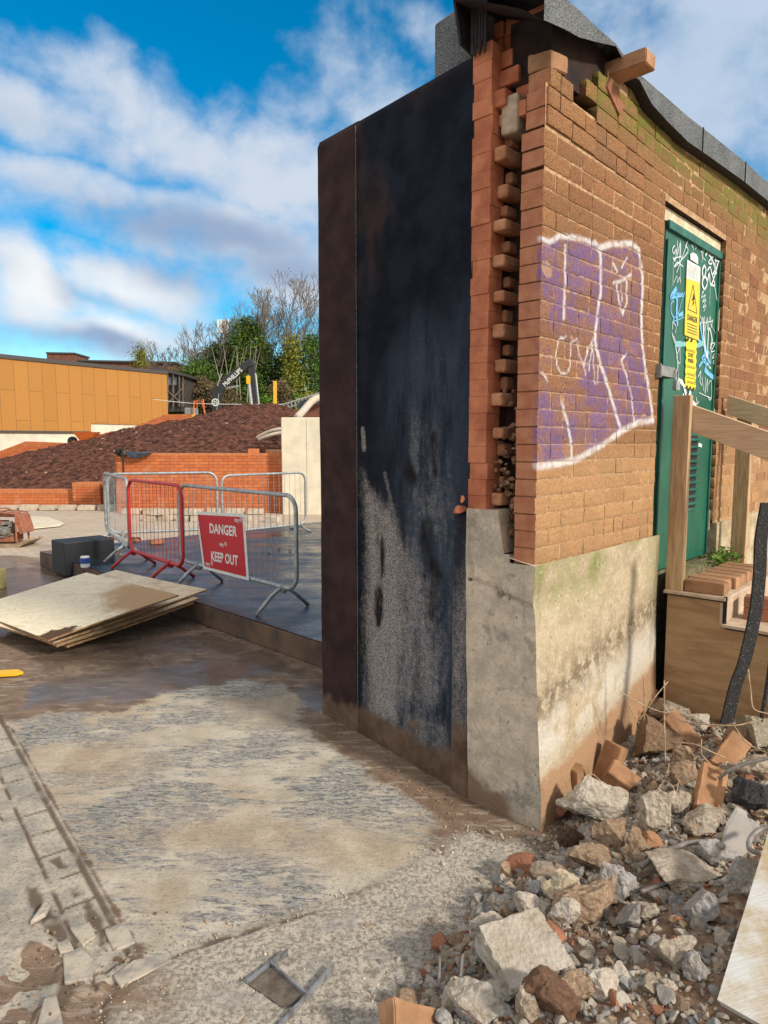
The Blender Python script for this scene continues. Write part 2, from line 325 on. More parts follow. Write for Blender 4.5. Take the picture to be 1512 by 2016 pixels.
def f_ground(t, oc, c):
    big = t.noise(oc, .9, 6, .6); mid = t.noise(oc, 6, 7, .65); fine = t.noise(oc, 55, 5, .75)
    scr = t.noise(t.mapping(oc, rot=(0, 0, math.radians(-14)), scale=(1, 5, 1)), 4.2, 9, .72, .7)
    scr2 = t.noise(t.mapping(oc, rot=(0, 0, math.radians(-14)), scale=(1, 3.5, 1)), 17, 9, .85, 1.2)
    mud = t.mix(t.sm(mid, .3, .7), (.165, .108, .072), (.30, .21, .15))
    mud = t.mix(t.math('MULTIPLY', t.sm(scr, .52, .62), .55), mud, (.52, .46, .38))
    # scraped pale slab with blue grey patches
    cream = t.mix(t.sm(mid, .3, .7), (.45, .40, .32), (.66, .60, .50))
    cream = t.mix(t.math('MULTIPLY', t.sm(big, .45, .62), .5), cream, (.46, .33, .21))
    pm = t.sm(t.math('ADD', scr, t.math('MULTIPLY_ADD', t.noise(oc, 2.2, 5, .6), 1.1, -.55)), .44, .52)
    greyb = t.mix(t.sm(scr2, .44, .56), (.085, .095, .11), (.38, .385, .38))
    pm2 = t.math('MULTIPLY', pm, t.sm(t.noise(t.mapping(oc, rot=(0, 0, math.radians(-14)), scale=(1, 2.2, 1)), 22, 9, .85, .8), .44, .53, .12, 1))
    pale = t.mix(t.math('MULTIPLY', pm2, t.math('SUBTRACT', 1, t.attr('sand'))), cream, greyb)
    pale = t.mix(t.math('MULTIPLY', t.attr('sand'), t.sm(mid, .3, .6, .5, .9)), pale, t.mix(t.sm(mid, .4, .7), (.42, .29, .18), (.60, .50, .36)))
    k = t.sm(t.math('ADD', t.attr('pale'), t.math('ADD', t.math('MULTIPLY_ADD', scr, .8, -.4), t.math('MULTIPLY_ADD', mid, .7, -.35))), .38, .60)
    c = t.mix(k, mud, pale)
    rib = t.math('SINE', t.math('MULTIPLY', t.new_y(oc), 150.0))
    rm = t.math('MULTIPLY', t.math('MULTIPLY', t.sm(rib, .1, .9), t.math('MULTIPLY', t.sm(t.noise(oc, 2.2, 4, .6), .52, .66), t.sm(t.noise(oc, 30, 6, .8), .42, .58))), k)
    c = t.mix(t.math('MULTIPLY', rm, .7), c, (.14, .15, .165))
    c = t.mix(t.math('MULTIPLY', t.sm(t.noise(oc, 75, 5, .85), .54, .62), .55), c, (.14, .125, .105))
    # gritty crushed area
    gr = t.mix(t.sm(fine, .40, .58), (.27, .24, .20), (.58, .52, .44))
    gr = t.mix(t.math('MULTIPLY', t.sm(mid, .5, .68), .6), gr, (.38, .365, .34))
    gr = t.mix(t.math('MULTIPLY', t.attr('dirt'), t.sm(mid, .35, .55)), gr, (.25, .16, .10))
    kg = t.sm(t.math('ADD', t.attr('grit'), t.math('MULTIPLY_ADD', mid, .7, -.35)), .38, .62)
    c = t.mix(kg, c, gr)
    # old paving on the left
    pv = t.mix(t.sm(mid, .35, .65), (.36, .335, .29), (.62, .54, .43))
    pv = t.mix(t.math('MULTIPLY', t.sm(scr2, .52, .62), .5), pv, (.20, .21, .22))
    kp = t.sm(t.math('ADD', t.attr('paving'), t.math('MULTIPLY_ADD', mid, .4, -.2)), .40, .60)
    pv = t.mix(t.math('MULTIPLY', t.sm(t.noise(oc, 60, 5, .85), .50, .60), .6), pv, (.17, .17, .17))
    c = t.mix(kp, c, pv)
    # open paved yard
    br = t.new('ShaderNodeTexBrick'); t.l.new(t.mapping(oc, rot=(0, 0, math.radians(8))), br.inputs['Vector'])
    br.inputs['Scale'].default_value = 1; br.inputs['Brick Width'].default_value = .2; br.inputs['Row Height'].default_value = .1; br.inputs['Mortar Size'].default_value = .006
    br.inputs['Color1'].default_value = (.52, .43, .34, 1); br.inputs['Color2'].default_value = (.62, .52, .42, 1); br.inputs['Mortar'].default_value = (.24, .18, .13, 1)
    yd = t.mix(t.math('MULTIPLY', t.sm(big, .42, .62), .5), br.outputs['Color'], (.44, .36, .28))
    ky = t.sm(t.math('ADD', t.attr('yard'), t.math('MULTIPLY_ADD', mid, .5, -.25)), .4, .6)
    c = t.mix(ky, c, yd)
    wet = t.sm(t.math('ADD', t.attr('wet'), t.math('MULTIPLY_ADD', t.noise(oc, 1.6, 5, .6), 1.2, -.6)), .42, .62)
    c = t.mix(t.math('MULTIPLY', wet, .55), c, (.06, .05, .045))
    c = t.mix(t.attr('crack'), c, (.14, .10, .07))
    c = t.mix(t.attr('grass'), c, t.mix(t.sm(mid, .35, .65), (.04, .07, .02), (.10, .12, .04)))
    rgh = t.math('SUBTRACT', .95, t.math('MULTIPLY', wet, .72))
    h = t.math('ADD', t.math('MULTIPLY', fine, .5), t.math('ADD', t.math('MULTIPLY', mid, .8), t.math('MULTIPLY', scr2, .5)))
    bs = t.new('ShaderNodeBump'); t.l.new(h, bs.inputs['Height']); bs.inputs['Distance'].default_value = .02
    t.l.new(t.math('MULTIPLY_ADD', wet, -.75, .8), bs.inputs['Strength'])
    return {'c': c, 'n': bs.outputs[0], 'r': rgh}
M_GROUND = mat('site_ground', rough=.95, bump=0, fn=f_ground, spec=.3)
def f_plat(t, oc, c):
    n = t.noise(oc, 2.2, 7, .6); f = t.noise(oc, 60, 4, .7)
    v = t.mapping(oc, rot=(0, 0, math.radians(-45)), scale=(1, 3.5, 1))
    s = t.noise(v, 1.1, 5, .6)
    c = t.mix(t.sm(n, .35, .65), (.014, .022, .038), (.040, .055, .080))
    c = t.mix(t.math('MULTIPLY', t.sm(t.noise(oc, 1.2, 6, .65), .60, .70), .4), c, (.12, .085, .065))
    c = t.mix(t.math('MULTIPLY', t.sm(f, .66, .74), .4), c, (.3, .27, .24))
    return {'c': c, 'n': t.bump(t.math('ADD', t.math('MULTIPLY', f, .15), s), .35, .02), 'r': t.lin(t.math('ADD', n, t.math('MULTIPLY_ADD', s, .8, -.4)), .3, .7, .13, .5)}
M_PLAT = mat('wet_bitumen_deck', rough=.3, bump=0, fn=f_plat, spec=.6)
M_KERB = mat('muddy_bitumen_upstand', (.17, .105, .07), .9, dark=(.06, .045, .04), nscale=3, ncontrast=(.30, .62), bump=.5, bscale=40)
M_BLKBOX = mat('black_bitumen_box', (.012, .016, .024), .6, dark=(.012, .014, .018), nscale=6, bump=.3, bscale=40)
M_SOIL = mat('dark_topsoil', (.20, .088, .060), .98, dark=(.055, .026, .020), nscale=7, bump=1.0, bscale=9, bdist=.10, spec=.1)
def f_brickfar(t, oc, c):
    br = t.new('ShaderNodeTexBrick')
    sp = t.new('ShaderNodeSeparateXYZ'); t.l.new(oc, sp.inputs[0]); cb = t.new('ShaderNodeCombineXYZ')
    t.l.new(t.math('ADD', sp.outputs[0], sp.outputs[1]), cb.inputs[0]); t.l.new(sp.outputs[2], cb.inputs[1]); t.l.new(cb.outputs[0], br.inputs['Vector'])
    br.inputs['Scale'].default_value = 1; br.inputs['Brick Width'].default_value = .225; br.inputs['Row Height'].default_value = .075; br.inputs['Mortar Size'].default_value = .006
    br.inputs['Color1'].default_value = (.62, .19, .065, 1); br.inputs['Color2'].default_value = (.50, .135, .05, 1); br.inputs['Mortar'].default_value = (.22, .09, .05, 1)
    c = t.mix(t.math('MULTIPLY', t.sm(t.noise(oc, 3, 6, .6), .5, .7), .3), br.outputs['Color'], (.62, .35, .22))
    ef = t.noise(t.mapping(oc, scale=(2.5, 2.5, .6)), 3.5, 5, .6)
    c = t.mix(t.math('MULTIPLY', t.sm(ef, .64, .74), .45), c, (.72, .62, .52))
    return {'c': c, 'n': t.bump(br.outputs['Fac'], -.5, .01)}
M_BRICKFAR = mat('new_orange_brick', rough=.85, bump=0, fn=f_brickfar, spec=.2)
M_BRICKCOPE = mat('brick_on_edge', (.60, .24, .11), .85, bump=0,
                  fn=lambda t, oc, c: {'c': t.mix(t.sm(t.math('FRACT', t.math('MULTIPLY', t.new_x(oc), 9.6)), .0, .12), (.24, .10, .05), (.60, .21, .085))}) if False else mat('brick_on_edge', (.62, .23, .09), .85, dark=(.48, .15, .06), nscale=30, bump=.4)
M_OLDRED = mat('old_red_brick', (.22, .085, .055), .9, dark=(.14, .055, .04), nscale=4, bump=.5, bscale=10)
M_PILLAR = mat('cast_concrete', (.80, .73, .58), .9, dark=(.66, .60, .47), nscale=2.5, bump=.3, bscale=20)
M_BASEWALL = mat('cream_base_wall', (.72, .66, .54), .9, dark=(.58, .54, .45), nscale=2, bump=.2, bscale=20)
def f_clad(t, oc, c):
    uv = t.coord('UV'); br = t.new('ShaderNodeTexBrick')
    t.l.new(t.mapping(uv, rot=(0, 0, math.pi/2)), br.inputs['Vector'])
    br.inputs['Scale'].default_value = 1; br.inputs['Brick Width'].default_value = 2.6; br.inputs['Row Height'].default_value = .62; br.inputs['Mortar Size'].default_value = .012
    br.inputs['Color1'].default_value = (.40, .185, .036, 1); br.inputs['Color2'].default_value = (.45, .205, .042, 1); br.inputs['Mortar'].default_value = (.22, .11, .03, 1)
    s = t.noise(t.mapping(uv, scale=(9, .7, 1)), 3, 5, .6)
    c = t.mix(t.math('MULTIPLY', t.sm(s, .4, .7), .3), br.outputs['Color'], (.33, .145, .028))
    return {'c': c, 'r': .6}
M_CLAD = mat('ochre_panel_cladding', rough=.6, bump=0, fn=f_clad, spec=.4)
M_CAP = mat('dark_metal_capping', (.06, .055, .055), .5, bump=0)
M_BARK = mat('bark', (.20, .16, .12), .95, dark=(.10, .08, .06), nscale=3, bump=.5, bscale=20)
M_TWIG = mat('bare_twigs', (.17, .14, .11), .95, bump=0)
def leafmat(n, a, b):
    return mat(n, rough=.7, bump=0, spec=.25, fn=lambda t, oc, c: {'c': t.mix(t.sm(t.noise(oc, .9, 5, .7), .35, .65), a, b)})
M_LEAF = leafmat('ivy_leaves', (.035, .075, .012), (.115, .19, .030))
M_LEAF2 = leafmat('dark_evergreen_leaves', (.022, .050, .016), (.070, .125, .034))
M_LEAF3 = leafmat('yellow_green_leaves', (.12, .15, .02), (.30, .31, .05))
M_LEAF4 = leafmat('bright_shrub_leaves', (.05, .12, .015), (.18, .29, .04))
M_SCRUB = leafmat('brown_scrub', (.10, .075, .04), (.20, .15, .08))
M_DARKSTEEL = mat('black_machine_paint', (.030, .032, .036), .4, dark=(.018, .018, .02), nscale=3, bump=0, spec=.6)
M_ORANGE = mat('orange_paint', (.72, .17, .03), .5, dark=(.55, .12, .03), nscale=20, bump=.1)
M_YELPAINT = mat('yellow_paint', (.85, .48, .02), .5, bump=0)
M_HOSE = mat('pale_ducting', (.62, .54, .44), .7, dark=(.48, .40, .32), nscale=20, bump=.3)
M_PAVER = mat('pale_paver', (.58, .50, .40), .9, dark=(.44, .37, .29), nscale=8, bump=.5, rndv=.12)
M_TARP = mat('blue_black_sheeting', (.05, .07, .11), .35, dark=(.02, .02, .03), nscale=8, bump=.3, bscale=20)
M_DIRTYORANGE = mat('rusty_orange_paint', (.42, .14, .07), .7, dark=(.22, .10, .06), nscale=20, bump=.5, bscale=60)
M_ENGINE = mat('engine_metal', (.34, .33, .29), .6, dark=(.12, .12, .11), nscale=22, bump=.4, metal=.3)
M_PAIL = mat('white_plastic', (.75, .76, .76), .4, bump=0)
M_BLUELAB = mat('blue_label', (.02, .07, .32), .4, bump=0)
M_WHITEPLY = mat('whitewashed_board', rough=.8, bump=0, spec=.3, fn=lambda t, oc, c: {'c': t.mix(t.sm(t.noise(oc, 5, 7, .65), .42, .66), (.74, .74, .71), (.55, .42, .24)), 'n': t.bump(t.noise(t.mapping(oc, scale=(2, 14, 2)), 9, 5, .7), .5, .006)})

# ------------------------------------------------------------------ mesh helpers
class MB:
    def __init__(s): s.v = []; s.f = []; s.m = []
    def quad(s, a, b, c, d, m=0):
        i = len(s.v); s.v += [tuple(a), tuple(b), tuple(c), tuple(d)]; s.f.append((i, i+1, i+2, i+3)); s.m.append(m)
    def poly(s, pts, m=0):
        i = len(s.v); s.v += [tuple(p) for p in pts]; s.f.append(tuple(range(i, i+len(pts)))); s.m.append(m)
    def box(s, c, size, ax=None, m=0, taper=1.0):
        c = np.array(c, float); X, Y, Zz = ax if ax is not None else (np.array([1., 0, 0]), np.array([0, 1., 0]), Z3)
        i = len(s.v); hx, hy, hz = [q/2 for q in size]
        for dz in (-1, 1):
            k = taper if dz > 0 else 1
            for dx, dy in ((-1, -1), (1, -1), (1, 1), (-1, 1)):
                s.v.append(tuple(c + X*dx*hx*k + Y*dy*hy*k + Zz*dz*hz))
        for q in ((3, 2, 1, 0), (4, 5, 6, 7), (0, 1, 5, 4), (1, 2, 6, 5), (2, 3, 7, 6), (3, 0, 4, 7)):
            s.f.append(tuple(i+k for k in q)); s.m.append(m)
    def prism(s, pts, off, m=0):
        off = np.array(off, float); n = len(pts); i = len(s.v)
        s.v += [tuple(p) for p in pts] + [tuple(np.array(p)+off) for p in pts]
        s.f.append(tuple(range(i, i+n))); s.m.append(m); s.f.append(tuple(range(i+2*n-1, i+n-1, -1))); s.m.append(m)
        for k in range(n):
            j = (k+1) % n; s.f.append((i+j, i+k, i+n+k, i+n+j)); s.m.append(m)
    def tube(s, pts, r, n=8, m=0, closed=False, cap=True):
        P = [np.array(p, float) for p in pts]; N = len(P)
        rs = r if isinstance(r, (list, tuple)) else [r]*N
        base = len(s.v); up = None
        for k in range(N):
            a = P[(k-1) % N] if (closed or k > 0) else P[k]; b = P[(k+1) % N] if (closed or k < N-1) else P[k]
            d = b-a; L = np.linalg.norm(d); d = d/L if L > 1e-9 else Z3
            if up is None:
                up = np.cross(d, [0, 0, 1.]) if abs(d[2]) < .9 else np.cross(d, [1., 0, 0])
            up = up - d*np.dot(up, d); q = np.linalg.norm(up)
            if q < 1e-6: up = np.cross(d, [1., 0, .3]); q = np.linalg.norm(up)
            up = up/q; w2 = np.cross(d, up)
            for j in range(n):
                a_ = 2*math.pi*j/n; s.v.append(tuple(P[k] + (up*math.cos(a_) + w2*math.sin(a_))*rs[k]))
        for k in range(N if closed else N-1):
            k2 = (k+1) % N
            for j in range(n):
                j2 = (j+1) % n; s.f.append((base+k*n+j, base+k*n+j2, base+k2*n+j2, base+k2*n+j)); s.m.append(m)
        if cap and not closed:
            s.f.append(tuple(base+j for j in range(n-1, -1, -1))); s.m.append(m)
            s.f.append(tuple(base+(N-1)*n+j for j in range(n))); s.m.append(m)
    def lathe(s, c, prof, n=20, m=0, axis=Z3):
        axis = np.array(axis, float); a = np.cross(axis, [1., 0, .1]); a /= np.linalg.norm(a); b = np.cross(axis, a)
        base = len(s.v); c = np.array(c, float)
        for r, h in prof:
            for j in range(n):
                t = 2*math.pi*j/n; s.v.append(tuple(c + axis*h + (a*math.cos(t)+b*math.sin(t))*r))
        for k in range(len(prof)-1):
            for j in range(n):
                j2 = (j+1) % n; s.f.append((base+k*n+j, base+k*n+j2, base+(k+1)*n+j2, base+(k+1)*n+j)); s.m.append(m)
        s.f.append(tuple(base+j for j in range(n-1, -1, -1))); s.m.append(m)
        s.f.append(tuple(base+(len(prof)-1)*n+j for j in range(n))); s.m.append(m)
    def add(s, verts, faces, m=0):
        i = len(s.v); s.v += [tuple(p) for p in verts]; s.f += [tuple(i+k for k in f) for f in faces]; s.m += [m]*len(faces)

def worldloc(o):
    l = Vector((0, 0, 0))
    while o: l = l + o.location; o = o.parent
    return l
def obj(name, mb, mats, parent=None, bevel=0, smooth=False, attrs=None, seg=2):
    me = bpy.data.meshes.new(name); off = worldloc(parent) if parent else Vector((0, 0, 0))
    V = np.array(mb.v, float) - np.array(off)
    me.from_pydata(V.tolist(), [], mb.f)
    ml = mats if isinstance(mats, (list, tuple)) else [mats]
    for m in ml: me.materials.append(m)
    if len(ml) > 1: me.polygons.foreach_set('material_index', mb.m)
    if attrs:
        for k, a in attrs.items():
            at = me.attributes.new(k, 'FLOAT', 'POINT'); at.data.foreach_set('value', np.asarray(a, np.float32).ravel())
    bm_fix = bmesh.new(); bm_fix.from_mesh(me)
    if not attrs: bmesh.ops.recalc_face_normals(bm_fix, faces=bm_fix.faces)
    bm_fix.to_mesh(me); bm_fix.free()
    if smooth: me.polygons.foreach_set('use_smooth', [True]*len(me.polygons))
    me.update()
    o = bpy.data.objects.new(name, me); COL.objects.link(o)
    if parent: o.parent = parent
    if bevel:
        b = o.modifiers.new('bevel', 'BEVEL'); b.width = bevel; b.segments = seg; b.limit_method = 'ANGLE'; b.angle_limit = math.radians(40)
    return o
def grid(name, P, mat_, attrs=None, parent=None, smooth=True, flip=False):
    ny, nx = P.shape[:2]
    idx = np.arange(ny*nx).reshape(ny, nx)
    q = np.stack([idx[:-1, :-1], idx[:-1, 1:], idx[1:, 1:], idx[1:, :-1]], -1).reshape(-1, 4)
    if flip: q = q[:, ::-1]
    me = bpy.data.meshes.new(name); off = np.array(worldloc(parent)) if parent else 0
    V = P.reshape(-1, 3) - off
    me.vertices.add(len(V)); me.vertices.foreach_set('co', V.astype(np.float32).ravel())
    me.loops.add(q.size); me.loops.foreach_set('vertex_index', q.ravel().astype(np.int32))
    me.polygons.add(len(q)); me.polygons.foreach_set('loop_start', np.arange(0, q.size, 4, dtype=np.int32)); 
    me.update(calc_edges=True)
    me.polygons.foreach_set('use_smooth', [smooth]*len(q))
    me.materials.append(mat_)
    for k, a in (attrs or {}).items():
        at = me.attributes.new(k, 'FLOAT', 'POINT'); at.data.foreach_set('value', np.asarray(a, np.float32).ravel())
    me.validate()
    o = bpy.data.objects.new(name, me); COL.objects.link(o)
    if parent: o.parent = parent
    return o
def thing(name, label, cat, loc=(0, 0, 0), group=None):
    o = bpy.data.objects.new(name, None); COL.objects.link(o); o.location = tuple(loc); o.empty_display_size = .1
    o['label'] = label; o['category'] = cat
    if group: o['group'] = group
    bpy.context.view_layer.update() if False else None
    return o
def tag(o, label, cat, group=None):
    o['label'] = label; o['category'] = cat
    if group: o['group'] = group
    return o
def struct(o): o['kind'] = 'structure'; return o
def origin_to(o, loc):
    loc = Vector(tuple(loc)); o.data.transform(Matrix.Translation(-loc)); o.location = loc; return o
def text_faces(s, size, bold=0.0):
    cu = bpy.data.curves.new('t', 'FONT'); cu.body = s; cu.size = size; cu.align_x = 'CENTER'; cu.align_y = 'CENTER'; cu.offset = bold*size; cu.resolution_u = 3
    o = bpy.data.objects.new('t', cu); COL.objects.link(o)
    dg = bpy.context.evaluated_depsgraph_get(); dg.update(); me = o.evaluated_get(dg).to_mesh()
    v = [tuple(x.co) for x in me.vertices]; f = [tuple(p.vertices) for p in me.polygons]
    o.evaluated_get(dg).to_mesh_clear(); bpy.data.objects.remove(o); bpy.data.curves.remove(cu)
    return v, f
def put_text(mb, s, size, P, X, Y, m=0, bold=0, sx=1.0):
    v, f = text_faces(s, size, bold); mb.add([tuple(np.array(P)+np.array(X)*a[0]*sx+np.array(Y)*a[1]) for a in v], f, m)

# numpy noise
def _h(ix, iy, seed):
    n = (ix.astype(np.int64)*374761393 + iy.astype(np.int64)*668265263 + seed*144269504) & 0x7fffffff
    n = ((n ^ (n >> 13))*1274126177) & 0x7fffffff
    return ((n ^ (n >> 16)) & 0xffff)/65535.
def vn(x, y, seed=0):
    ix = np.floor(x); iy = np.floor(y); fx = x-ix; fy = y-iy; fx = fx*fx*(3-2*fx); fy = fy*fy*(3-2*fy)
    a = _h(ix, iy, seed); b = _h(ix+1, iy, seed); c = _h(ix, iy+1, seed); d = _h(ix+1, iy+1, seed)
    return a+(b-a)*fx+(c-a)*fy+(a-b-c+d)*fx*fy
def fbm(x, y, o=4, seed=0):
    r = 0; A = .5; t = 0
    for k in range(o): r = r+A*vn(x*2**k, y*2**k, seed+k*17); t += A; A *= .5
    return r/t
def sst(x, a, b): t = np.clip((x-a)/(b-a), 0, 1); return t*t*(3-2*t)
def sdist(X, Y, poly):      # >0 inside
    poly = np.array(poly, float); d = np.full(X.shape, 1e9); ins = np.zeros(X.shape, bool); n = len(poly)
    for i in range(n):
        a = poly[i]; b = poly[(i+1) % n]; e = b-a; wx = X-a[0]; wy = Y-a[1]
        t = np.clip((wx*e[0]+wy*e[1])/(e@e+1e-12), 0, 1)
        d = np.minimum(d, np.hypot(wx-e[0]*t, wy-e[1]*t))
        if a[1] != b[1]:
            c = ((a[1] > Y) != (b[1] > Y)) & (X < (b[0]-a[0])*(Y-a[1])/(b[1]-a[1])+a[0]); ins ^= c
    return np.where(ins, d, -d)
def ldist(X, Y, pts):
    d = np.full(X.shape, 1e9)
    for i in range(len(pts)-1):
        a = np.array(pts[i], float); b = np.array(pts[i+1], float); e = b-a; wx = X-a[0]; wy = Y-a[1]
        t = np.clip((wx*e[0]+wy*e[1])/(e@e+1e-12), 0, 1); d = np.minimum(d, np.hypot(wx-e[0]*t, wy-e[1]*t))
    return d
gpoly = lambda pts, z=0.: [tuple(gz(x, y, z)[:2]) for x, y in pts]

# ================================================================== GROUND
HB = np.array([[.72, 2.72], [.45, 2.50], [.20, 2.10], [.02, 1.80], [-.10, 1.2], [-.2, .2]])     # rubble heap boundary
def heap_d(X, Y):
    poly = [tuple(p) for p in HB] + [(6, .2), (6, 7), (3.5, 6.5)]
    return sdist(X, Y, poly)
def heap_h(X, Y):
    X = np.asarray(X, float); Y = np.asarray(Y, float)
    d = heap_d(X, Y)
    h = np.where(d > 0, .30*(1-np.exp(-np.maximum(d, 0)/.75)), d*.4)
    h = h + .07*(fbm(X*4, Y*4, 4, 3)-.5)*sst(d, 0, .3) + .035*(fbm(X*14, Y*14, 3, 8)-.5)*sst(d, -.05, .15)
    return h - .05*np.exp(-((X-.6)**2+(Y-2.8)**2)/.35)
def ground_h(X, Y):
    z = -.065*np.exp(-((X-.5)**2+(Y-2.9)**2)/.8)
    z = z + sst(Y, 45, 54)*3.6*sst(-X, -30, -10)
    z = z + .006*(fbm(X*3, Y*3, 4, 5)-.5)*sst(-Y, -10, -6)
    return z
ys = [.5, .8, 1.1, 1.3]
while ys[-1] < 900: ys.append(ys[-1] + (.0042*ys[-1] if ys[-1] < 4.6 else .009*ys[-1] if ys[-1] < 9 else .022*ys[-1]))
ys = np.array([-30, -10, -2] + ys); us = np.concatenate([np.linspace(-1.35, -.62, 70)[:-1], np.linspace(-.62, .30, 640)[:-1], np.linspace(.30, 1.35, 130)])
YY = np.repeat(ys[:, None], len(us), 1); XX = us[None, :]*(np.abs(YY)+1.0)
gpale = gpoly([(-30, 1432), (130, 1400), (240, 1402), (330, 1362), (480, 1340), (560, 1345), (605, 1385), (585, 1420), (640, 1462), (760, 1525), (870, 1590), (850, 1660), (700, 1750), (560, 1810), (285, 1905), (150, 1700), (20, 1460)])
ggrit = gpoly([(265, 1935), (400, 1850), (560, 1800), (700, 1745), (850, 1655), (930, 1610), (1060, 1650), (1200, 1800), (1200, 2200), (150, 2250), (200, 2000)])
gpave = gpoly([(-20, 1415), (22, 1436), (282, 1900), (110, 1980), (-300, 2250), (-900, 2000), (-300, 1500)])
gdirt = gpoly([(60, 1850), (230, 1880), (330, 1950), (230, 2100), (-60, 2200), (-30, 1960)])
gyard = [(-60, 8.4), (-4.5, 8.9), (-4.9, 9.4), (-1, 13.4), (3, 40), (3, 46), (-60, 46)]
pale = .5+sdist(XX, YY, gpale)/.16; grit = .5+sdist(XX, YY, ggrit)/.35; pave = .5+sdist(XX, YY, gpave)/.05
dirt = .5+sdist(XX, YY, gdirt)/.2; yard = .5+sdist(XX, YY, gyard)/.8
clip = lambda a: np.clip(a, 0, 1)
wet = clip(.5+sdist(XX, YY, gpoly([(-200, 1090), (75, 1095), (150, 1140), (240, 1170), (0, 1260), (-300, 1300)]))/.5)*.9
wet = np.maximum(wet, .62*clip(.5+sdist(XX, YY, gpoly([(60, 1290), (420, 1235), (660, 1330), (650, 1440), (940, 1590), (900, 1620), (600, 1420), (540, 1335), (200, 1400), (0, 1410)]))/.3))
sand = np.maximum.reduce([np.exp(-(((XX-c[0])/c[2])**2+((YY-c[1])/c[3])**2)*1.2) for c in [(*gz(690, 1650)[:2], .36, .17), (*gz(480, 1640)[:2], .36, .16), (*gz(200, 1500)[:2], .28, .22), (*gz(540, 1400)[:2], .3, .3), (*gz(330, 1760)[:2], .10, .14)]])
# cracks and joints in the old paving, drawn on the ground plane
crk = np.zeros(XX.shape)
ja = gz(15, 1440)[:2]; jb = gz(270, 1903)[:2]; jd = (jb-ja)/np.linalg.norm(jb-ja); jn = np.array([-jd[1], jd[0]])
if jn[0] > 0: jn = -jn
JU = (XX-ja[0])*jd[0]+(YY-ja[1])*jd[1]; JV = (XX-ja[0])*jn[0]+(YY-ja[1])*jn[1]   # along / across the edging row
wob = .006*(fbm(XX*9, YY*9, 3, 4)-.5)
def line(d, wd, lo=0.0): return (1-sst(np.abs(d+wob), wd*.4, wd))*(lo+(1-lo)*sst(fbm(XX*12, YY*12, 3, 12), .30, .45))
left = (JU > -3) & (JU < np.linalg.norm(jb-ja)+.02)
crk = np.where(left, line(JV, .016, .5), 0)
crk = np.maximum(crk, np.where(left, line(JV-.125, .010, .1), 0))
crk = np.maximum(crk, np.where(left & (JV > 0) & (JV < .125), line(((JU/.19) % 1-.5)*.19, .008, .1), 0))
crk = np.maximum(crk, np.where((JV > .38) & (JU > 0), line(JV-.42, .012, .3), 0))
crk = np.maximum(crk, np.where((JV > .44) & (JU > -1), line(JV-.54, .008, .1), 0))
crk = np.maximum(crk, np.where((JV > .42) & (JU > -1), line(((JU/.21) % 1-.5)*.21, .007, .05), 0))
for pts, wd in [([(280, 1905), (420, 1850), (560, 1805), (640, 1780)], .014), ([(0, 1290), (240, 1262), (440, 1228)], .012), ([(20, 1345), (300, 1290), (480, 1250)], .012), ([(95, 1256), (130, 1330)], .012), ([(240, 1255), (300, 1310)], .012), ([(350, 1250), (400, 1280)], .012),
                ([(40, 1690), (75, 1780), (160, 1890), (120, 1960)], .03), ([(110, 1690), (165, 1770), (225, 1880)], .022)]:
    d = ldist(XX, YY, gpoly(pts)) + .022*(fbm(XX*18, YY*18, 3, 4)-.5)
    crk = np.maximum(crk, (1-sst(d, wd*.35, wd*1.1))*sst(fbm(XX*9, YY*9, 3, 12), .32, .46))
zg = ground_h(XX, YY) - .007*crk - .02*sst(dirt, .3, .8)*sst(fbm(XX*8, YY*8, 3, 2), .35, .6)*sst(-YY, -5, -4)
zg = zg + sst(grit, .3, .9)*.012*(fbm(XX*30, YY*30, 3, 21)-.5) + .006*sst(grit, .45, .55)
zg = zg + sst(YY, 2.0, 2.2)*0
G = np.stack([XX, YY, zg], -1)
pave2 = clip(pave)*(1-.95*sst(dirt, .25, .7)*sst(fbm(XX*11, YY*11, 3, 33), .42, .55))
grass = sst(YY, 45, 50)
ground = struct(grid('ground', G, M_GROUND, dict(pale=clip(.5+(pale-.5)*.55)*(1-clip(pave)), grit=clip(grit), paving=pave2, dirt=clip(dirt), yard=clip(yard), wet=wet, sand=sand*.7, crack=crk*.9, grass=grass)))

# deck (wet bitumen platform behind the wall)
PD = np.array([-.705, .709, 0]); PE = np.array([.709, .705, 0])
A0 = np.array([-.44, 4.86, 0.])
def PP(a, b, z): return A0 + PD*a + PE*b + Z3*z
L = 5.9
nu, nv = 120, 90
UU, VV = np.meshgrid(np.linspace(-1.2, L, nu), np.linspace(0, 5.2, nv))
seam = sum(np.exp(-((VV-(.55+k*.95)-.02*np.sin(UU*2+k))/.012)**2) for k in range(5)) + np.exp(-((UU-2.9)/.01)**2)*.7
ZZ = .2 + .006*np.clip(seam, 0, 1) + .010*(fbm(UU*1.3, VV*1.3, 3, 7)-.5)
Pp = A0[None, None] + PD*UU[..., None] + PE*VV[..., None] + Z3*ZZ[..., None]
deck = struct(grid('terrace_deck', Pp, M_PLAT, flip=True))
mb = MB(); mb.box(PP((L-1.2)/2, 2.6, .095), (L+1.2-.004, 5.2-.004, .19), (PD, PE, Z3))
kerb = struct(obj('terrace_upstand', mb, M_KERB, bevel=.012))

# ================================================================== SUBSTATION BUILDING
bl = thing('brick_substation', 'ruined end of a brick electricity substation, its corner torn open beside the black sheeted wall', 'building', W(0, -.2, 0))
BW0 = W(0, -.355, 0); BW1 = np.array([-.38, 4.07, 0]); BU = BW1-BW0; BL = np.linalg.norm(BU); BU /= BL; BN = np.array([BU[1], -BU[0], 0.])
if BN@(O-BW0) < 0: BN = -BN
ZT = 3.33
def Bq(px, py): q = pl(px, py, BW0, BN); return float((q-BW0)@BU), float(q[2])
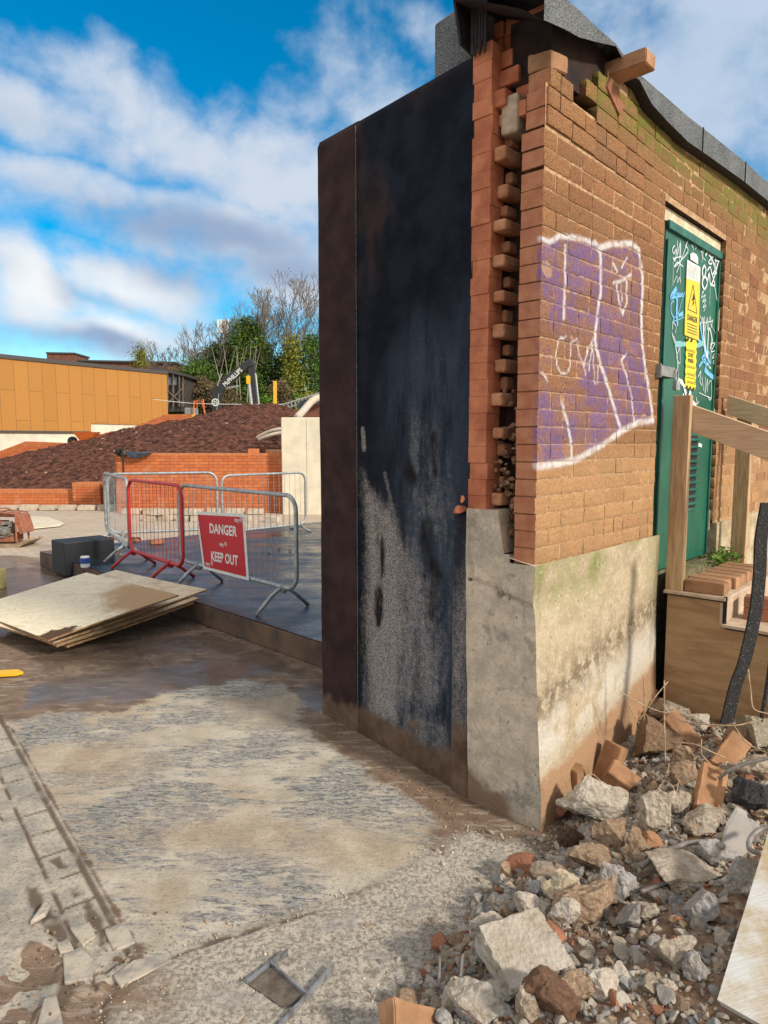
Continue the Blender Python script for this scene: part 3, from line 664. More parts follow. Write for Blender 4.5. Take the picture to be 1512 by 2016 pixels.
# --- graffiti fields on wall (s,z)
def G4(L_): return [wt(880+x/3.436, 450+y/3.436) for x, y in L_]
WHITE = [([(615, 60), (700, 90), (760, 50), (880, 62), (960, 85), (1040, 130)], .016), ([(1030, 130), (1100, 108), (1250, 100), (1300, 150), (1325, 330), (1315, 600), (1318, 740), (1350, 1000), (1380, 1160), (1395, 1295)], .020),
         ([(1395, 1300), (1290, 1312), (1190, 1365), (1050, 1465), (870, 1565), (750, 1592), (612, 1608)], .022), ([(1000, 95), (1040, 160), (1046, 280), (1038, 420), (1010, 640), (1000, 760), (1040, 920), (1100, 1100), (1150, 1270), (1180, 1370)], .017),
         ([(800, 115), (798, 400), (790, 610)], .012), ([(775, 1175), (815, 1310), (840, 1450), (838, 1590)], .012), ([(1220, 195), (1185, 265)], .008), ([(1128, 235), (1155, 290)], .010),
         ([(1128, 365), (1180, 355), (1248, 310)], .011), ([(1148, 370), (1158, 480), (1190, 578), (1214, 500), (1216, 360)], .011), ([(1182, 395), (1182, 485)], .008),
         ([(800, 735), (760, 745), (740, 830), (745, 930), (775, 985), (815, 975), (830, 940)], .006), ([(838, 770), (835, 940)], .006), ([(838, 775), (880, 745), (895, 850), (930, 930), (955, 800)], .007), ([(960, 960), (985, 780), (1000, 1050)], .006), ([(940, 985), (925, 910), (990, 740)], .006),
         ([(1022, 930), (1020, 1045)], .006), ([(1215, 850), (1180, 890), (1220, 1020), (1250, 1150), (1265, 1300)], .009), ([(650, 975), (680, 1040)], .006), ([(615, 700), (620, 870)], .004)]
WHITE = [(G4(a), b) for a, b in WHITE]
PURP = G4([(600, 92), (760, 75), (1000, 100), (1050, 150), (1250, 120), (1312, 190), (1318, 700), (1350, 1000), (1390, 1290), (1290, 1310), (1180, 1370), (1000, 1490), (860, 1560), (600, 1590)])
THIN = G4([(600, 640), (880, 640), (960, 800), (930, 1010), (840, 1090), (600, 1110)]); THIN2 = G4([(860, 380), (1000, 420), (1000, 560), (880, 560)]); THIN3 = G4([(1060, 160), (1200, 160), (1200, 560), (1060, 560)])
def paint(S, Z):
    wf = np.zeros(S.shape)
    nz = .5*(fbm(S*60, Z*60, 3, 9)-.5)
    for pts, wd in WHITE:
        d = ldist(S, Z, pts)*(1+nz*.5); wf = np.maximum(wf, 1-sst(d, wd*.30, wd*1.05))
    d = sdist(S, Z, PURP); pf = sst(d, -.01, .01)*(.45+.75*sst(fbm(S*7, Z*7, 3, 31), .32, .55))
    for T, k in ((THIN, .75), (THIN2, .6), (THIN3, .5)): pf = pf*(1-k*sst(sdist(S, Z, T), -.04, .04))
    return clip(wf*(.6+.5*sst(fbm(S*40, Z*40, 3, 19), .3, .55))), clip(pf*.92*(.35+.75*sst(fbm(S*26, Z*26, 4, 77), .33, .58)))
# --- outer leaf bricks with real relief, one mesh
def build_bricks(name, s_range, near, parent):
    V = []; F = []; A = {k: [] for k in ('tint', 'low', 'cutface', 'red', 'moss')}
    base = 0; rs = np.random.RandomState(5 if near else 6)
    s0r, s1r = s_range
    for i in range(30):
        z0 = 1.117+.075*i; z1 = z0+.0692
        gap = 0
        s = -(.1125 if i % 2 else 0.0) if near else s0r - (.1125 if i % 2 else 0)
        first = True
        while s < s1r:
            ln = .1025 if rs.rand() < .22 else .215
            a, b = s, s+ln; s = b+.0065
            a = max(a, 0.0)
            a = max(a, s0r); b = min(b, s1r)
            for (lo, hi) in ((s0r, min(1.285, s1r)), (max(2.32, s0r), s1r)) if z0 < 2.93 else ((s0r, s1r),):
                aa = max(a, lo); bb = min(b, hi)
                if bb-aa < .02: continue
                topz = 3.19 if aa < .13 else 3.10 if aa < .27 else 3.27 if aa < .50 else 3.19 if aa < .66 else 3.36
                if z1 > topz+.02: continue
                end = aa < .001
                shift = 0.0
                if i >= 26: shift = .022
                elif i >= 24: shift = .012
                else: shift = -.004 + rs.uniform(-.004, .004)
                if end: aa += shift
                k = max(0, 1-aa/1.25)
                lift = 0 if i < 22 else (.010*k if i < 24 else .024*k)
                tj = rs.uniform(-.0022, .0022) + (.010*k if i >= 24 else 0)
                cell = .0085 if aa < 1.3 else .02 if aa < 2.6 else .05
                nx = max(2, int((bb-aa)/cell)+1); nz = max(2, int(.066/cell)+1)
                ss, zz = np.meshgrid(np.linspace(aa, bb, nx), np.linspace(z0, z1, nz))
                edge = np.minimum.reduce([(ss-aa), (bb-ss), (zz-z0), (z1-zz)])
                rel = -.0028*(1-sst(edge, 0, .0035)) + .0065*(fbm(ss*60+i*3, zz*95, 4, 40)-.5)
                if end: # ragged arris
                    chip = .010*np.maximum(0, fbm(zz*22+i, zz*0+3, 3, 77)-.5)*np.exp(-(ss-aa)/.012); rel = rel-chip*2
                z_ = zz+lift
                P = C0+ss[..., None]*D2+(rel+tj)[..., None]*WN+z_[..., None]*Z3
                idx = base+np.arange(nx*nz).reshape(nz, nx)
                V.append(P.reshape(-1, 3)); F.append(np.stack([idx[:-1, :-1], idx[:-1, 1:], idx[1:, 1:], idx[1:, :-1]], -1).reshape(-1, 4))
                tint = rs.uniform(.32, .85); n = nx*nz; red = (rs.rand() < .25)*rs.uniform(.2, .7)*(.25+min(1, aa/2.5))
                def push(n, cut, zz_, ss_):
                    A['tint'].append(np.full(n, tint)); A['cutface'].append(np.full(n, cut)); A['red'].append(np.full(n, red))
                    A['low'].append(1-sst(zz_+.10*(fbm(ss_*6, ss_*0+.3, 2, 3)-.5), 1.50, 1.72) if True else 0)
                    A['moss'].append(clip(sst(zz_ - .0*ss_, 3.02, 3.24)*(.35+.65*sst(ss_, .15, .5))))
                push(n, 0, zz.ravel(), ss.ravel()); base += n
                # ends, bottom, top
                dep = .1025
                c4 = [(aa, z0), (bb, z0), (bb, z1), (aa, z1)]
                f0 = [C0+D2*q[0]+WN*(tj-.0035)+Z3*(q[1]+lift) for q in c4]; f1 = [p-WN*dep for p in f0]
                B = np.array(f0+f1)
                if end:
                    ny2, nz2 = 9, 7; tt, z2 = np.meshgrid(np.linspace(0, -dep, ny2), np.linspace(z0, z1, nz2))
                    pr = .004*(fbm(tt*30+i*7, z2*30, 3, 60)-.5)
                    Q = C0+(aa+pr-.0005)[..., None]*D2+(tt+tj-.003)[..., None]*WN+(z2+lift)[..., None]*Z3
                    id2 = base+np.arange(ny2*nz2).reshape(nz2, ny2); V.append(Q.reshape(-1, 3)); F.append(np.stack([id2[:-1, :-1], id2[1:, :-1], id2[1:, 1:], id2[:-1, 1:]], -1).reshape(-1, 4))
                    push(ny2*nz2, 1, z2.ravel(), z2.ravel()*0); base += ny2*nz2
                V.append(B); fs = [(0, 4, 5, 1), (3, 2, 6, 7), (1, 5, 6, 2), (4, 7, 6, 5)] + ([] if end else [(0, 3, 7, 4)])
                F.append(np.array(fs)+base); push(8, 0.0, B[:, 2], B[:, 2]*0+aa); base += 8
    V = np.concatenate(V); F = np.concatenate(F); A = {k: np.concatenate(v) for k, v in A.items()}
    q = V-C0; S = q@D2; wf, pf = paint(S, V[:, 2]); T = q@WN
    on = (T > -.02); 
    fl = np.zeros(len(V))
    # fresh spalled patches where the face broke off (orange)
    for (px, py, r) in [(1078, 530, .05), (1108, 785, .03), (1176, 866, .018), (1126, 664, .014)]:
        cs, cz = wt(px, py); d = np.hypot((S-cs), (V[:, 2]-cz)*1.3)+.02*(fbm(S*40, V[:, 2]*40, 2, 5)-.5); fl = np.maximum(fl, (1-sst(d, r*.75, r))*on)
    V = V - WN[None]*(fl*.006)[:, None]
    A['cutface'] = np.maximum(A['cutface'], 0); wf = wf*(1-fl); pf = pf*(1-fl)
    A['low'] = np.maximum(A['low'], fl); A['white'] = wf*on; A['purple'] = pf*on
    me = bpy.data.meshes.new(name); V = V-np.array(worldloc(parent))
    me.vertices.add(len(V)); me.vertices.foreach_set('co', V.astype(np.float32).ravel())
    me.loops.add(F.size); me.loops.foreach_set('vertex_index', F.ravel().astype(np.int32)); me.polygons.add(len(F)); me.polygons.foreach_set('loop_start', np.arange(0, F.size, 4, dtype=np.int32))
    me.update(calc_edges=True); me.materials.append(M_BRICK)
    for k, a in A.items():
        at = me.attributes.new(k, 'FLOAT', 'POINT'); at.data.foreach_set('value', a.astype(np.float32))
    me.validate(); o = bpy.data.objects.new(name, me); COL.objects.link(o); o.parent = parent
    return o
bw = build_bricks('brick_wall', (0, 6.6), True, bl)
bw['label'] = 'orange brown rustic brickwork with purple and white graffiti'
# mortar backing
def backing(s0, s1, z0, z1, t, name):
    nx = int((s1-s0)/.012)+2 if s0 < 1.2 else 30; nz = int((z1-z0)/.012)+2 if s0 < 1.2 else 30
    S, Z = np.meshgrid(np.linspace(s0, s1, nx), np.linspace(z0, z1, nz)); wf, pf = paint(S, Z)
    return C0+S[..., None]*D2+Z3*Z[..., None]+WN*(t+.002*(fbm(S*60, Z*60, 2, 2)-.5))[..., None], dict(white=wf*.5, purple=pf*.7)
for (a, b, c, d) in [(.004, 1.285, 1.10, 3.10), (.55, 1.285, 3.10, 3.35), (2.32, 6.6, 1.1, 3.35), (1.285, 2.32, 2.955, 3.35)]:
    P, at = backing(a, b, c, d, -.0042, 'm'); grid('mortar_joints', P, M_MORTAR, at, bl)
mb = MB()   # solid leaf behind
for (a, b, c, d) in [(.035, 1.275, 1.1, 3.10), (2.33, 6.6, 1.1, 3.35), (1.275, 2.33, 2.96, 3.35)]:
    mb.box(W((a+b)/2, -.058, (c+d)/2), (b-a, .10, d-c), (D2, WN, Z3))
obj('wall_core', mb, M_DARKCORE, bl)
mb = MB(); mb.box(W(.0515, -.054, 1.93), (.10, .098, 1.66), (D2, WN, Z3)); obj('end_mortar', mb, mat('end_joint_mortar', (.34, .15, .08), .95, dark=(.22, .09, .05), nscale=40, bump=.5), bl)
# --- toothed inner leaf of red bricks (flush with the black wall)
rs = np.random.RandomState(3)
mb = MB(); z = 1.33; k = 0
while z < 3.29:
    t0, t1 = -.262+rs.uniform(-.004, .004), -.362
    mb.box(W(.055+rs.uniform(-.004, .004), (t0+t1)/2, z+.037), (.11, t0-t1, .0744), (D2, WN, Z3)); z += .075; k += 1
o = obj('inner_brick_leaf', mb, M_ENGBRICK, bl, bevel=.0018)
o['label'] = 'smooth red brick ends in a straight column'
mb = MB(); z = 1.36; k = 0
while z < 3.08:
    set_ = (.035 if k % 2 == 0 else .09)+rs.uniform(-.02, .03)
    w_ = (.062 if k % 2 == 0 else .036)+rs.uniform(-.008, .008)
    if rs.rand() > .12:
        mb = MB(); mb.box(W(set_+.06+rs.uniform(-.008, .008), -.262+w_/2, z+.03), (.14, w_, .058+rs.uniform(-.01, .004)), (D2, WN, Z3)); obj('brick_end', mb, M_BLOCK, bl, bevel=.011)
    z += .075; k += 1
mb = MB(); mb.box(W(.30, -.19, 2.15), (.3, .145, 2.1), (D2, WN, Z3)); mb.box(W(.6, -.31, 2.25), (1.0, .1, 2.1), (D2, WN, Z3)); obj('cavity_core', mb, M_DARKCORE, bl)  # near-black core put in for the shade inside the open cavity
# upper exposed cross bricks + mortar patch
mb = MB()
for (px, py, wv, hv, s_) in [(975, 195, .10, .07, .02), (1000, 150, .105, .068, .06), (1035, 175, .10, .07, .09), (985, 120, .12, .07, .07), (1018, 215, .09, .065, .05), (990, 85, .13, .07, .12), (1040, 120, .12, .07, .15)]:
    t_, z_ = ws(px, py, s_); mb.box(W(s_+.08, t_, z_), (.16, wv, hv), (D2, WN, Z3))
obj('exposed_cross_bricks', mb, M_ENGBRICK, bl, bevel=.006)
mb = MB(); t_, z_ = ws(1000, 215, .03)
TT, Q2 = np.meshgrid(np.linspace(-.045, .05, 12), np.linspace(-.10, .07, 16))
mb.box(W(.10, t_-.002, z_-.015), (.12, .085, .16), (D2, WN, Z3)); obj('mortar_patch', mb, M_RENDERPATCH, bl, bevel=.012)
# crumbled fill at the bottom of the cavity: irregular lumps
rs = np.random.RandomState(9); mb = MB()
def rock_verts(seed, sub=2, planes=9, rough=.08, flat=1.0):
    bm = bmesh.new(); bmesh.ops.create_icosphere(bm, subdivisions=sub, radius=1)
    r = random.Random(seed)
    V = np.array([v.co[:] for v in bm.verts]); F = [tuple(v.index for v in f.verts) for f in bm.faces]; bm.free()
    for _ in range(planes):
        n = np.array([r.gauss(0, 1) for _ in range(3)]); n /= np.linalg.norm(n); h = r.uniform(.42, .72)
        d = V@n; k = d > h; V[k] -= n*(d[k]-h)[:, None]
    for i, v in enumerate(V):
        p = Vector(v)*2.3+Vector((seed*3.1, 0, 0)); q = mn.fractal(p, 1, 2, 4); V[i] = v*(1+rough*q*1.6)+np.array(mn.noise_vector(p*1.7))*rough*.55+np.array(mn.noise_vector(p*5.3))*rough*.28*(1 if sub > 2 else 0)
    V[:, 2] *= flat
    V /= np.abs(V).max(0)
    return V, F
for i in range(90):
    V, F_ = rock_verts(i+500, 3, 6); sz = rs.uniform(.008, .022); z_ = rs.uniform(1.22, 1.72) if i % 4 else rs.uniform(1.2, 1.9); t_ = rs.uniform(-.26, -.125)
    mb.add((V*[sz, sz, sz*.8])+W(rs.uniform(.03, .08)+.05*(z_-1.2), t_, z_), F_)
cm_ = obj('crumbled_mortar', mb, M_CORE, bl); cm_['kind'] = 'stuff'
# --- concrete plinth: end face and right face share one ragged corner
def corner_t(z): return .012+.060*np.clip(1-z/1.1, 0, 1)**1.3+.006*(fbm(z*9, z*0, 3, 5)-.5)-.012*np.exp(-((z-.97)/.05)**2)
nz = 130; zz = np.linspace(-.25, 1, nz)
tt = np.linspace(0, 1, 60)
TTT = np.zeros((nz, 60)); ZZZ = np.zeros((nz, 60))
for j, u_ in enumerate(tt):
    tapprox = -.372+u_*(.39)
    top = 1.345 if tapprox < -.185 else 1.345-(tapprox+.185)/.03*.19 if tapprox < -.155 else 1.155 if tapprox < -.115 else 1.118
    zc = -.25+(top+.25)*zz*0+(top+.25)*np.linspace(0, 1, nz); ZZZ[:, j] = zc; lft = -.355+.030*np.clip(1-zc/1.1, 0, 1.2)+.004*(fbm(zc*12, zc*0, 3, 44)-.5); TTT[:, j] = lft+u_*(corner_t(np.minimum(zc, 1.118))-lft)
# groove
gl = ldist(TTT, ZZZ, [(-.335, 1.01), (-.25, 1.0), (-.09, .955), (.0, .935)])
rel = -.006*(fbm(TTT*14, ZZZ*14, 4, 6)-.5)*2 + .018*(1-sst(gl, .004, .014)) + .008*(1-sst(ldist(TTT, ZZZ, [(-.33, 1.2), (-.325, 1.03)]), .004, .02))
SS = -.022+rel
Pe = C0+SS[..., None]*D2+TTT[..., None]*WN+ZZZ[..., None]*Z3
mudE = clip(1-sst(ZZZ+.6*(TTT+.15), -.16, .20))
grid('plinth_end', Pe, M_PLINTH, dict(side=TTT*0, green=TTT*0, white=TTT*0, stain=TTT*0, mud=mudE), bl, flip=True)
sS = np.linspace(0, 1, 130)
SSS = np.zeros((nz, 130)); ZZR = np.zeros((nz, 130)); TR = np.zeros((nz, 130))
zc = np.linspace(-.25, 1.118, nz)
for j, u_ in enumerate(sS):
    endS = 1.36+.012*(fbm(zc*6, zc*0, 3, 8)-.5)+.02*np.exp(-((zc-1.0)/.1)**2)
    SSS[:, j] = -.022+u_*(endS+.022); ZZR[:, j] = zc-.0; TR[:, j] = corner_t(zc)*(1-u_)+.006*u_+.025*np.clip(1-zc/1.1, 0, 1)**2*u_
TR += .010*(fbm(SSS*9, ZZR*9, 4, 16)-.5); e_ = (np.arange(130) == 0); TR[:, 0] = corner_t(zc); SSS[:, 0] = SS[:, -1]*0-.022+rel[:, -1]*0
zline = .62-.0*SSS + .20*(SSS-.7)    # render line rising to the right
band = np.exp(-((ZZR-(.50+.16*SSS))/.09)**2)
white = clip(np.exp(-((ZZR-(.34+.12*SSS))/.12)**2)*1.1*sst(fbm(SSS*7, ZZR*7, 4, 9), .35, .55))
green = clip(sst(ZZR, .8, 1.05)*sst(fbm(SSS*4, ZZR*4, 3, 4), .4, .6)+.6*sst(SSS, 1.1, 1.3)*sst(ZZR, .6, .9))
Pr = C0+SSS[..., None]*D2+TR[..., None]*WN+ZZR[..., None]*Z3
grid('plinth_side', Pr, M_PLINTH, dict(side=SSS*0+1, green=green, white=white, stain=band, mud=clip(1-sst(ZZR-.14*SSS, .02, .30))), bl)
mb = MB()
mb.poly([W(-.021, -.355, 1.345), W(-.021, -.185, 1.345), W(.3, -.185, 1.345), W(.3, -.355, 1.345)])
mb.poly([W(-.021, -.187, 1.15), W(-.021, .010, 1.116), W(.02, .010, 1.116), W(.3, -.187, 1.15)])
mb.poly([W(-.021, -.185, 1.345), W(-.021, -.155, 1.155), W(.3, -.155, 1.155), W(.3, -.185, 1.345)])
mb.box(W(.66, -.165, .43), (1.33, .31, 1.36), (D2, WN, Z3)); 
for p in mb.v: pass
obj('plinth_core', mb, M_RENDERPATCH, bl)
# plinth beyond the door, crumbling
mb = MB(); mb.box(W(4.4, -.17, .40), (4.05, .36, 1.40), (D2, WN, Z3)); obj('plinth_beyond_door', mb, mat('pale_plinth', (.62, .53, .36), .95, dark=(.40, .32, .20), nscale=8, bump=.9, bscale=25, bdist=.02), bl)
mb = MB(); mb.box(W(1.82, -.28, .36), (1.0, .40, 1.0), (D2, WN, Z3)); obj('threshold', mb, mat('mossy_threshold', (.24, .20, .12), .95, dark=(.10, .10, .04), nscale=14, bump=.8), bl)

# --- black sheeted wall
nu, nz = 150, 330
U_, Z_ = np.meshgrid(np.linspace(0, BL, nu), np.linspace(-.12, ZT, nz))
def Zm(L_, first=False): return [Bq(600+x/3.252, 80+y/3.252) if first else Bq(600+x/2.19, 700+y/2.19) for x, y in L_]
seamu = Bq(706, 900)[0]
rust = clip(sst(U_, seamu-.02, seamu+.04)*.95 + .8*clip(.5+sdist(U_, Z_, Zm([(300, 520), (600, 300), (1000, 60), (330, 640), (400, 900), (560, 900), (640, 1100), (420, 1500), (330, 1600)], True))/.3)*sst(fbm(U_*6, Z_*3, 3, 5), .35, .55))
worn = clip(.5+sdist(U_, Z_, Zm([(242, 480), (290, 560), (395, 640), (440, 830), (445, 1000), (470, 1180), (430, 1400), (420, 1600), (270, 1620), (255, 1300), (250, 1150), (245, 850)]))/.22)
worn = np.maximum(worn, .8*(1-sst(ldist(U_, Z_, Zm([(250, 320), (255, 400)])), .01, .035))); worn = np.maximum(worn, .7*(1-sst(ldist(U_, Z_, Zm([(345, 510), (385, 690)])), .01, .03)))
worn = np.maximum(worn, .68*clip(.5+sdist(U_, Z_, Zm([(250, 900), (430, 700), (640, 980), (650, 1560), (430, 1640), (255, 1600)]))/.35))
worn = np.maximum(worn, .50*clip(.5+sdist(U_, Z_, Zm([(340, 100), (640, 200), (700, 700), (650, 1000), (430, 800)]))/.35))
worn = np.maximum(worn, .62*clip(.5+sdist(U_, Z_, Zm([(260, 1450), (420, 1480), (640, 1560), (650, 1800), (450, 1720), (250, 1600)]))/.15))
blue = clip(.5+sdist(U_, Z_, Zm([(335, 150), (480, -150), (640, -90), (722, -260), (725, 700), (720, 1600), (650, 1850), (440, 1640), (250, 1560), (440, 1000), (380, 520)]))/.25)
dark = np.zeros(U_.shape)
for pts, r in [([(430, 300), (420, 420), (455, 520)], .045), ([(548, 350), (560, 500)], .03), ([(520, 730), (520, 850), (560, 950), (545, 1110)], .04), ([(330, 700), (335, 850), (318, 1150)], .025), ([(410, 540), (425, 830)], .022)]:
    dark = np.maximum(dark, 1-sst(ldist(U_, Z_, Zm(pts))+.09*(fbm(U_*16, Z_*9, 4, 5)-.5), r*.2, r*1.6))
mudb = clip(1-sst(Z_+.06*(fbm(U_*5, Z_*0+2, 3, 1)-.5)*2, .02, .24)) + .6*np.exp(-((U_-Bq(820, 1425)[0])/.07)**2-((Z_-Bq(820, 1425)[1])/.035)**2)
off = .010*(fbm(U_*1.6, Z_*1.6, 3, 2)-.5)+.006*sst(U_, seamu-.002, seamu+.002)+.004*(fbm(U_*2, Z_*9, 2, 8)-.5)*sst(U_, seamu, seamu+.1)
rnd_ = sst(Z_, ZT-.03, ZT); edge = sst(U_, BL-.02, BL)
Pb = BW0+U_[..., None]*BU+Z_[..., None]*Z3+BN*(off-.012*rnd_-.01*edge)[..., None]
bwall = grid('black_membrane_face', Pb, M_BITU, dict(rust=rust, worn=worn, blue=blue*(1-sst(U_, seamu-.01, seamu)), dark=dark, mud=clip(mudb)), bl, flip=(np.cross(BU, Z3)@BN < 0))
mb = MB(); q0 = BW0+BU*(BL/2)-BN*.16; mb.box(q0+Z3*(ZT/2-.06), (BL-.02, .30, ZT+.10), (BU, BN, Z3)); obj('end_wall_core', mb, M_BLKBOX, bl, bevel=.01)
mb = MB(); mb.tube([BW0+BU*seamu+BN*(.012)+Z3*z_ for z_ in np.linspace(.0, 3.3, 24)], .0022, 5); obj('sheet_seam', mb, M_FELT, bl)
# side and back walls, simple but whole
BACK = W(6.6, -.355, 0)
E1 = BW1-BN*.1+D2*6.2
mb = MB(); mb.prism([BW1-BN*.02+BU*-.02, BW1-BN*.02+BU*-.02+D2*6.3, BW1-BN*.3+D2*6.3, BW1-BN*.32+BU*-.02], Z3*ZT); obj('side_wall', mb, M_BLKBOX, bl)
mb = MB(); mb.prism([W(6.6, 0, -.1), W(6.6, -.3, -.1), BW1+D2*6.0-Z3*.1, BW1+D2*6.3-Z3*.1], Z3*(ZT+.1)); obj('rear_wall', mb, M_OLDRED, bl)
mb = MB(); mb.poly([W(.15, -.25, 3.34), W(6.6, -.05, 3.34), BW1+D2*6.3+Z3*3.34, BW1-BN*.1+Z3*3.34]); mb.poly([W(.15, -.25, 3.30), W(6.6, -.05, 3.30), BW1+D2*6.3+Z3*3.30, BW1-BN*.1+Z3*3.30]); obj('roof_deck', mb, M_FELT, bl)
# grey felt upstand behind the top of the black wall
ua = Bq(845, 130)[0]; 
mb = MB(); a_ = BW0+BU*ua-BN*.03; mb.prism([a_+Z3*3.3, a_-BU*(ua+.02)+Z3*3.3, a_-BU*(ua+.02)+Z3*3.60, a_+Z3*3.585], -BN*.16); obj('roof_upstand', mb, M_FELT, bl, bevel=.012)
# --- coping: felt covered fascia running along the wall top
prof_s = [.60, .75, .9, 1.1, 1.4, 1.8, 2.4, 3.2, 4.4, 6.6]
bot = [3.345, 3.355, 3.30, 3.285, 3.275, 3.30, 3.335, 3.36, 3.37, 3.38]; top = [3.375, 3.38, 3.385, 3.392, 3.40, 3.425, 3.455, 3.475, 3.49, 3.50]
mb = MB()
for i in range(len(prof_s)-1):
    a, b = prof_s[i], prof_s[i+1]
    t = .06
    def pt(s, t_, z): return W(s, t_, z)
    mb.quad(pt(a, t, bot[i]), pt(b, t, bot[i+1]), pt(b, t, top[i+1]), pt(a, t, top[i]))
    mb.quad(pt(a, t, top[i]), pt(b, t, top[i+1]), pt(b, -.36, top[i+1]+.02), pt(a, -.36, top[i]+.02))
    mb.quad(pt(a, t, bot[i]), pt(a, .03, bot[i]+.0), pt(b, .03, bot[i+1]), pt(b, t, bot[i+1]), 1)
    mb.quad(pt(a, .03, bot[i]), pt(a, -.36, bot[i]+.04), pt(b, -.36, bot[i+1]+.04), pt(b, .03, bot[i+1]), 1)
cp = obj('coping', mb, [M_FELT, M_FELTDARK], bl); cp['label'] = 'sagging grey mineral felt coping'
for s_ in (1.62, 2.42, 3.4, 4.5):
    mb = MB(); zb = np.interp(s_, prof_s, bot)-.003; zt = np.interp(s_, prof_s, top)+.004
    mb.box(W(s_, .0635, (zb+zt)/2), (.006, .005, zt-zb), (D2, WN, Z3)); obj('coping_joint', mb, M_FELTDARK, bl)
# front flap of the coping, kicked up over the broken corner
mb = MB()
fl = [(-.13, 3.252, 3.47), (.029, 3.285, 3.40), (.15, 3.303, 3.405), (.30, 3.345, 3.405), (.49, 3.402, 3.412), (.62, 3.36, 3.39)]
for i in range(len(fl)-1):
    a, b = fl[i], fl[i+1]; n_ = 5
    mb.quad(W(a[0], .06, a[1]), W(b[0], .06, b[1]), W(b[0], .06, b[2]), W(a[0], .06, a[2]))
    for k in range(n_):
        t0_, t1_ = .06-.45*k/n_, .06-.45*(k+1)/n_
        r0 = .26*((.06-t0_)/.45)**.8; r1 = .26*((.06-t1_)/.45)**.8
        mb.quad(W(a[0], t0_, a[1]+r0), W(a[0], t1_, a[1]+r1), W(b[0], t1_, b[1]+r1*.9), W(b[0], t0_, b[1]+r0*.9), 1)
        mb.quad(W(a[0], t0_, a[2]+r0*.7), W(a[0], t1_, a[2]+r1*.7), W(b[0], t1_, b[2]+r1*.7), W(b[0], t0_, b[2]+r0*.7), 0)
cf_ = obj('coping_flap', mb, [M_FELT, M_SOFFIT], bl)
mb = MB()
for k in range(9):
    s_ = .10+.012*(k % 3); t_ = -.33+.105*(k % 3); z_ = 3.30+.075*(k//3); mb.box(W(s_+.08, t_, z_), (.16, .098, .07), (D2, WN, Z3))
obj('void_bricks', mb, M_ENGBRICK, bl, bevel=.006)
mb = MB()  # torn hanging felt on the left of the corner
rs = np.random.RandomState(4)
pts = []
for k in range(11):
    px = 926+k*3.0; py = 105+rs.uniform(-14, 16) if k % 2 else 70+rs.uniform(-10, 40); pts.append((px, py))
for k in range(10):
    a = pl(pts[k][0], pts[k][1], W(-.03, 0, 0), D2); b = pl(pts[k+1][0], pts[k+1][1], W(-.03-.004*(k % 2), 0, 0), D2)
    ta = pl(928+k*3.2, -40, W(-.035, 0, 0), D2); tb = pl(928+(k+1)*3.2, -40, W(-.035, 0, 0), D2)
    mb.prism([a, b, tb, ta], D2*.006)
obj('torn_felt_edge', mb, M_FELTDARK, bl)
mb = MB(); mb.prism([W(-.06, -.395, 3.36), W(.35, -.395, 3.29), W(.35, -.395, 3.56), W(-.12, -.395, 3.56)], WN*.012); obj('felt_side_cheek', mb, M_FELTDARK, bl)
mb = MB(); mb.box(W(.44, -.125, 3.30), (.72, .20, .26), (D2, WN, Z3)); mb.box(W(.55, -.17, 3.24), (.55, .16, .2), (D2, WN, Z3)); mb.box(W(.9, -.3, 3.25), (1.2, .1, .14), (D2, WN, Z3)); obj('roof_void_shade', mb, M_SOFFIT, bl)  # dark boxes added as the black shade of the void under the coping
# bottom grey roll strip between black wall and plinth
mb = MB(); 
c1 = BW0+BU*.035+BN*.012
prs = []
for z_ in np.linspace(-.15, 1.31, 30):
    wv = .045+.004*math.sin(z_*9); prs.append(z_)
S2, Z2 = np.meshgrid(np.linspace(-.030, .095, 12), np.linspace(-.15, 1.31, 70))
bul = .016*np.sin(np.clip((S2+.030)/.125, 0, 1)*math.pi)**.5+.004*(fbm(S2*30, Z2*5, 3, 3)-.5)
Ps = BW0+S2[..., None]*BU+BN*(.003+bul)[..., None]+Z3*Z2[..., None]
at = dict(rust=S2*0+.15, worn=S2*0+.66-.25*sst(Z2, .9, 1.2), blue=S2*0+.6, dark=S2*0, mud=clip(1-sst(Z2, .1, .5)))
grid('upstand_strip', Ps, M_BITU, at, bl, flip=(np.cross(BU, Z3)@BN < 0))
mb = MB(); V, F_ = rock_verts(77, 2, 7)
mb.add(V*[.045, .025, .022]+(BW0+BU*.04+BN*.02+Z3*1.335), F_); mb.add(V*[.014, .014, .02]+(BW0+BU*.015+BN*.03+Z3*1.385), F_)
obj('broken_brick_crumb', mb, M_ENGBRICK, bl)

# --- door, lintel, frame
DT = -.035
ds0, dz1 = wt(1317, 436, DT); ds1 = wt(1421, 490, DT)[0]; dz0 = .885
ds0 = 1.395; ds1 = 2.315; dz1 = 2.872
mb = MB(); mb.box(W(1.81, DT-.03, 2.915), (1.01, .06, .075), (D2, WN, Z3)); obj('lintel', mb, M_CREAM, bl, bevel=.004)
dr = bpy.data.objects.new('door', None); COL.objects.link(dr); dr.parent = bl
mbd = MB(); mbd.box(W((ds0+ds1)/2, DT-.025, (dz0+dz1)/2), (ds1-ds0, .045, dz1-dz0), (D2, WN, Z3))
bpy.data.objects.remove(dr)
dr = obj('door', mbd, M_DOOR, bl, bevel=.004); dr['label'] = 'green steel door covered in white and blue tags'
mb = MB(); mb.box(W(ds0-.055, -.085, 1.88), (.085, .03, 2.0), (D2, WN, Z3)); obj('recess_shade_strip', mb, M_BLACKGAP, bl)  # black strip standing in for the shaded gap left of the door
mb = MB(); mb.box(W(1.82, -.16, 1.9), (1.05, .05, 2.1), (D2, WN, Z3)); obj('recess_back', mb, M_BLACKGAP, bl)
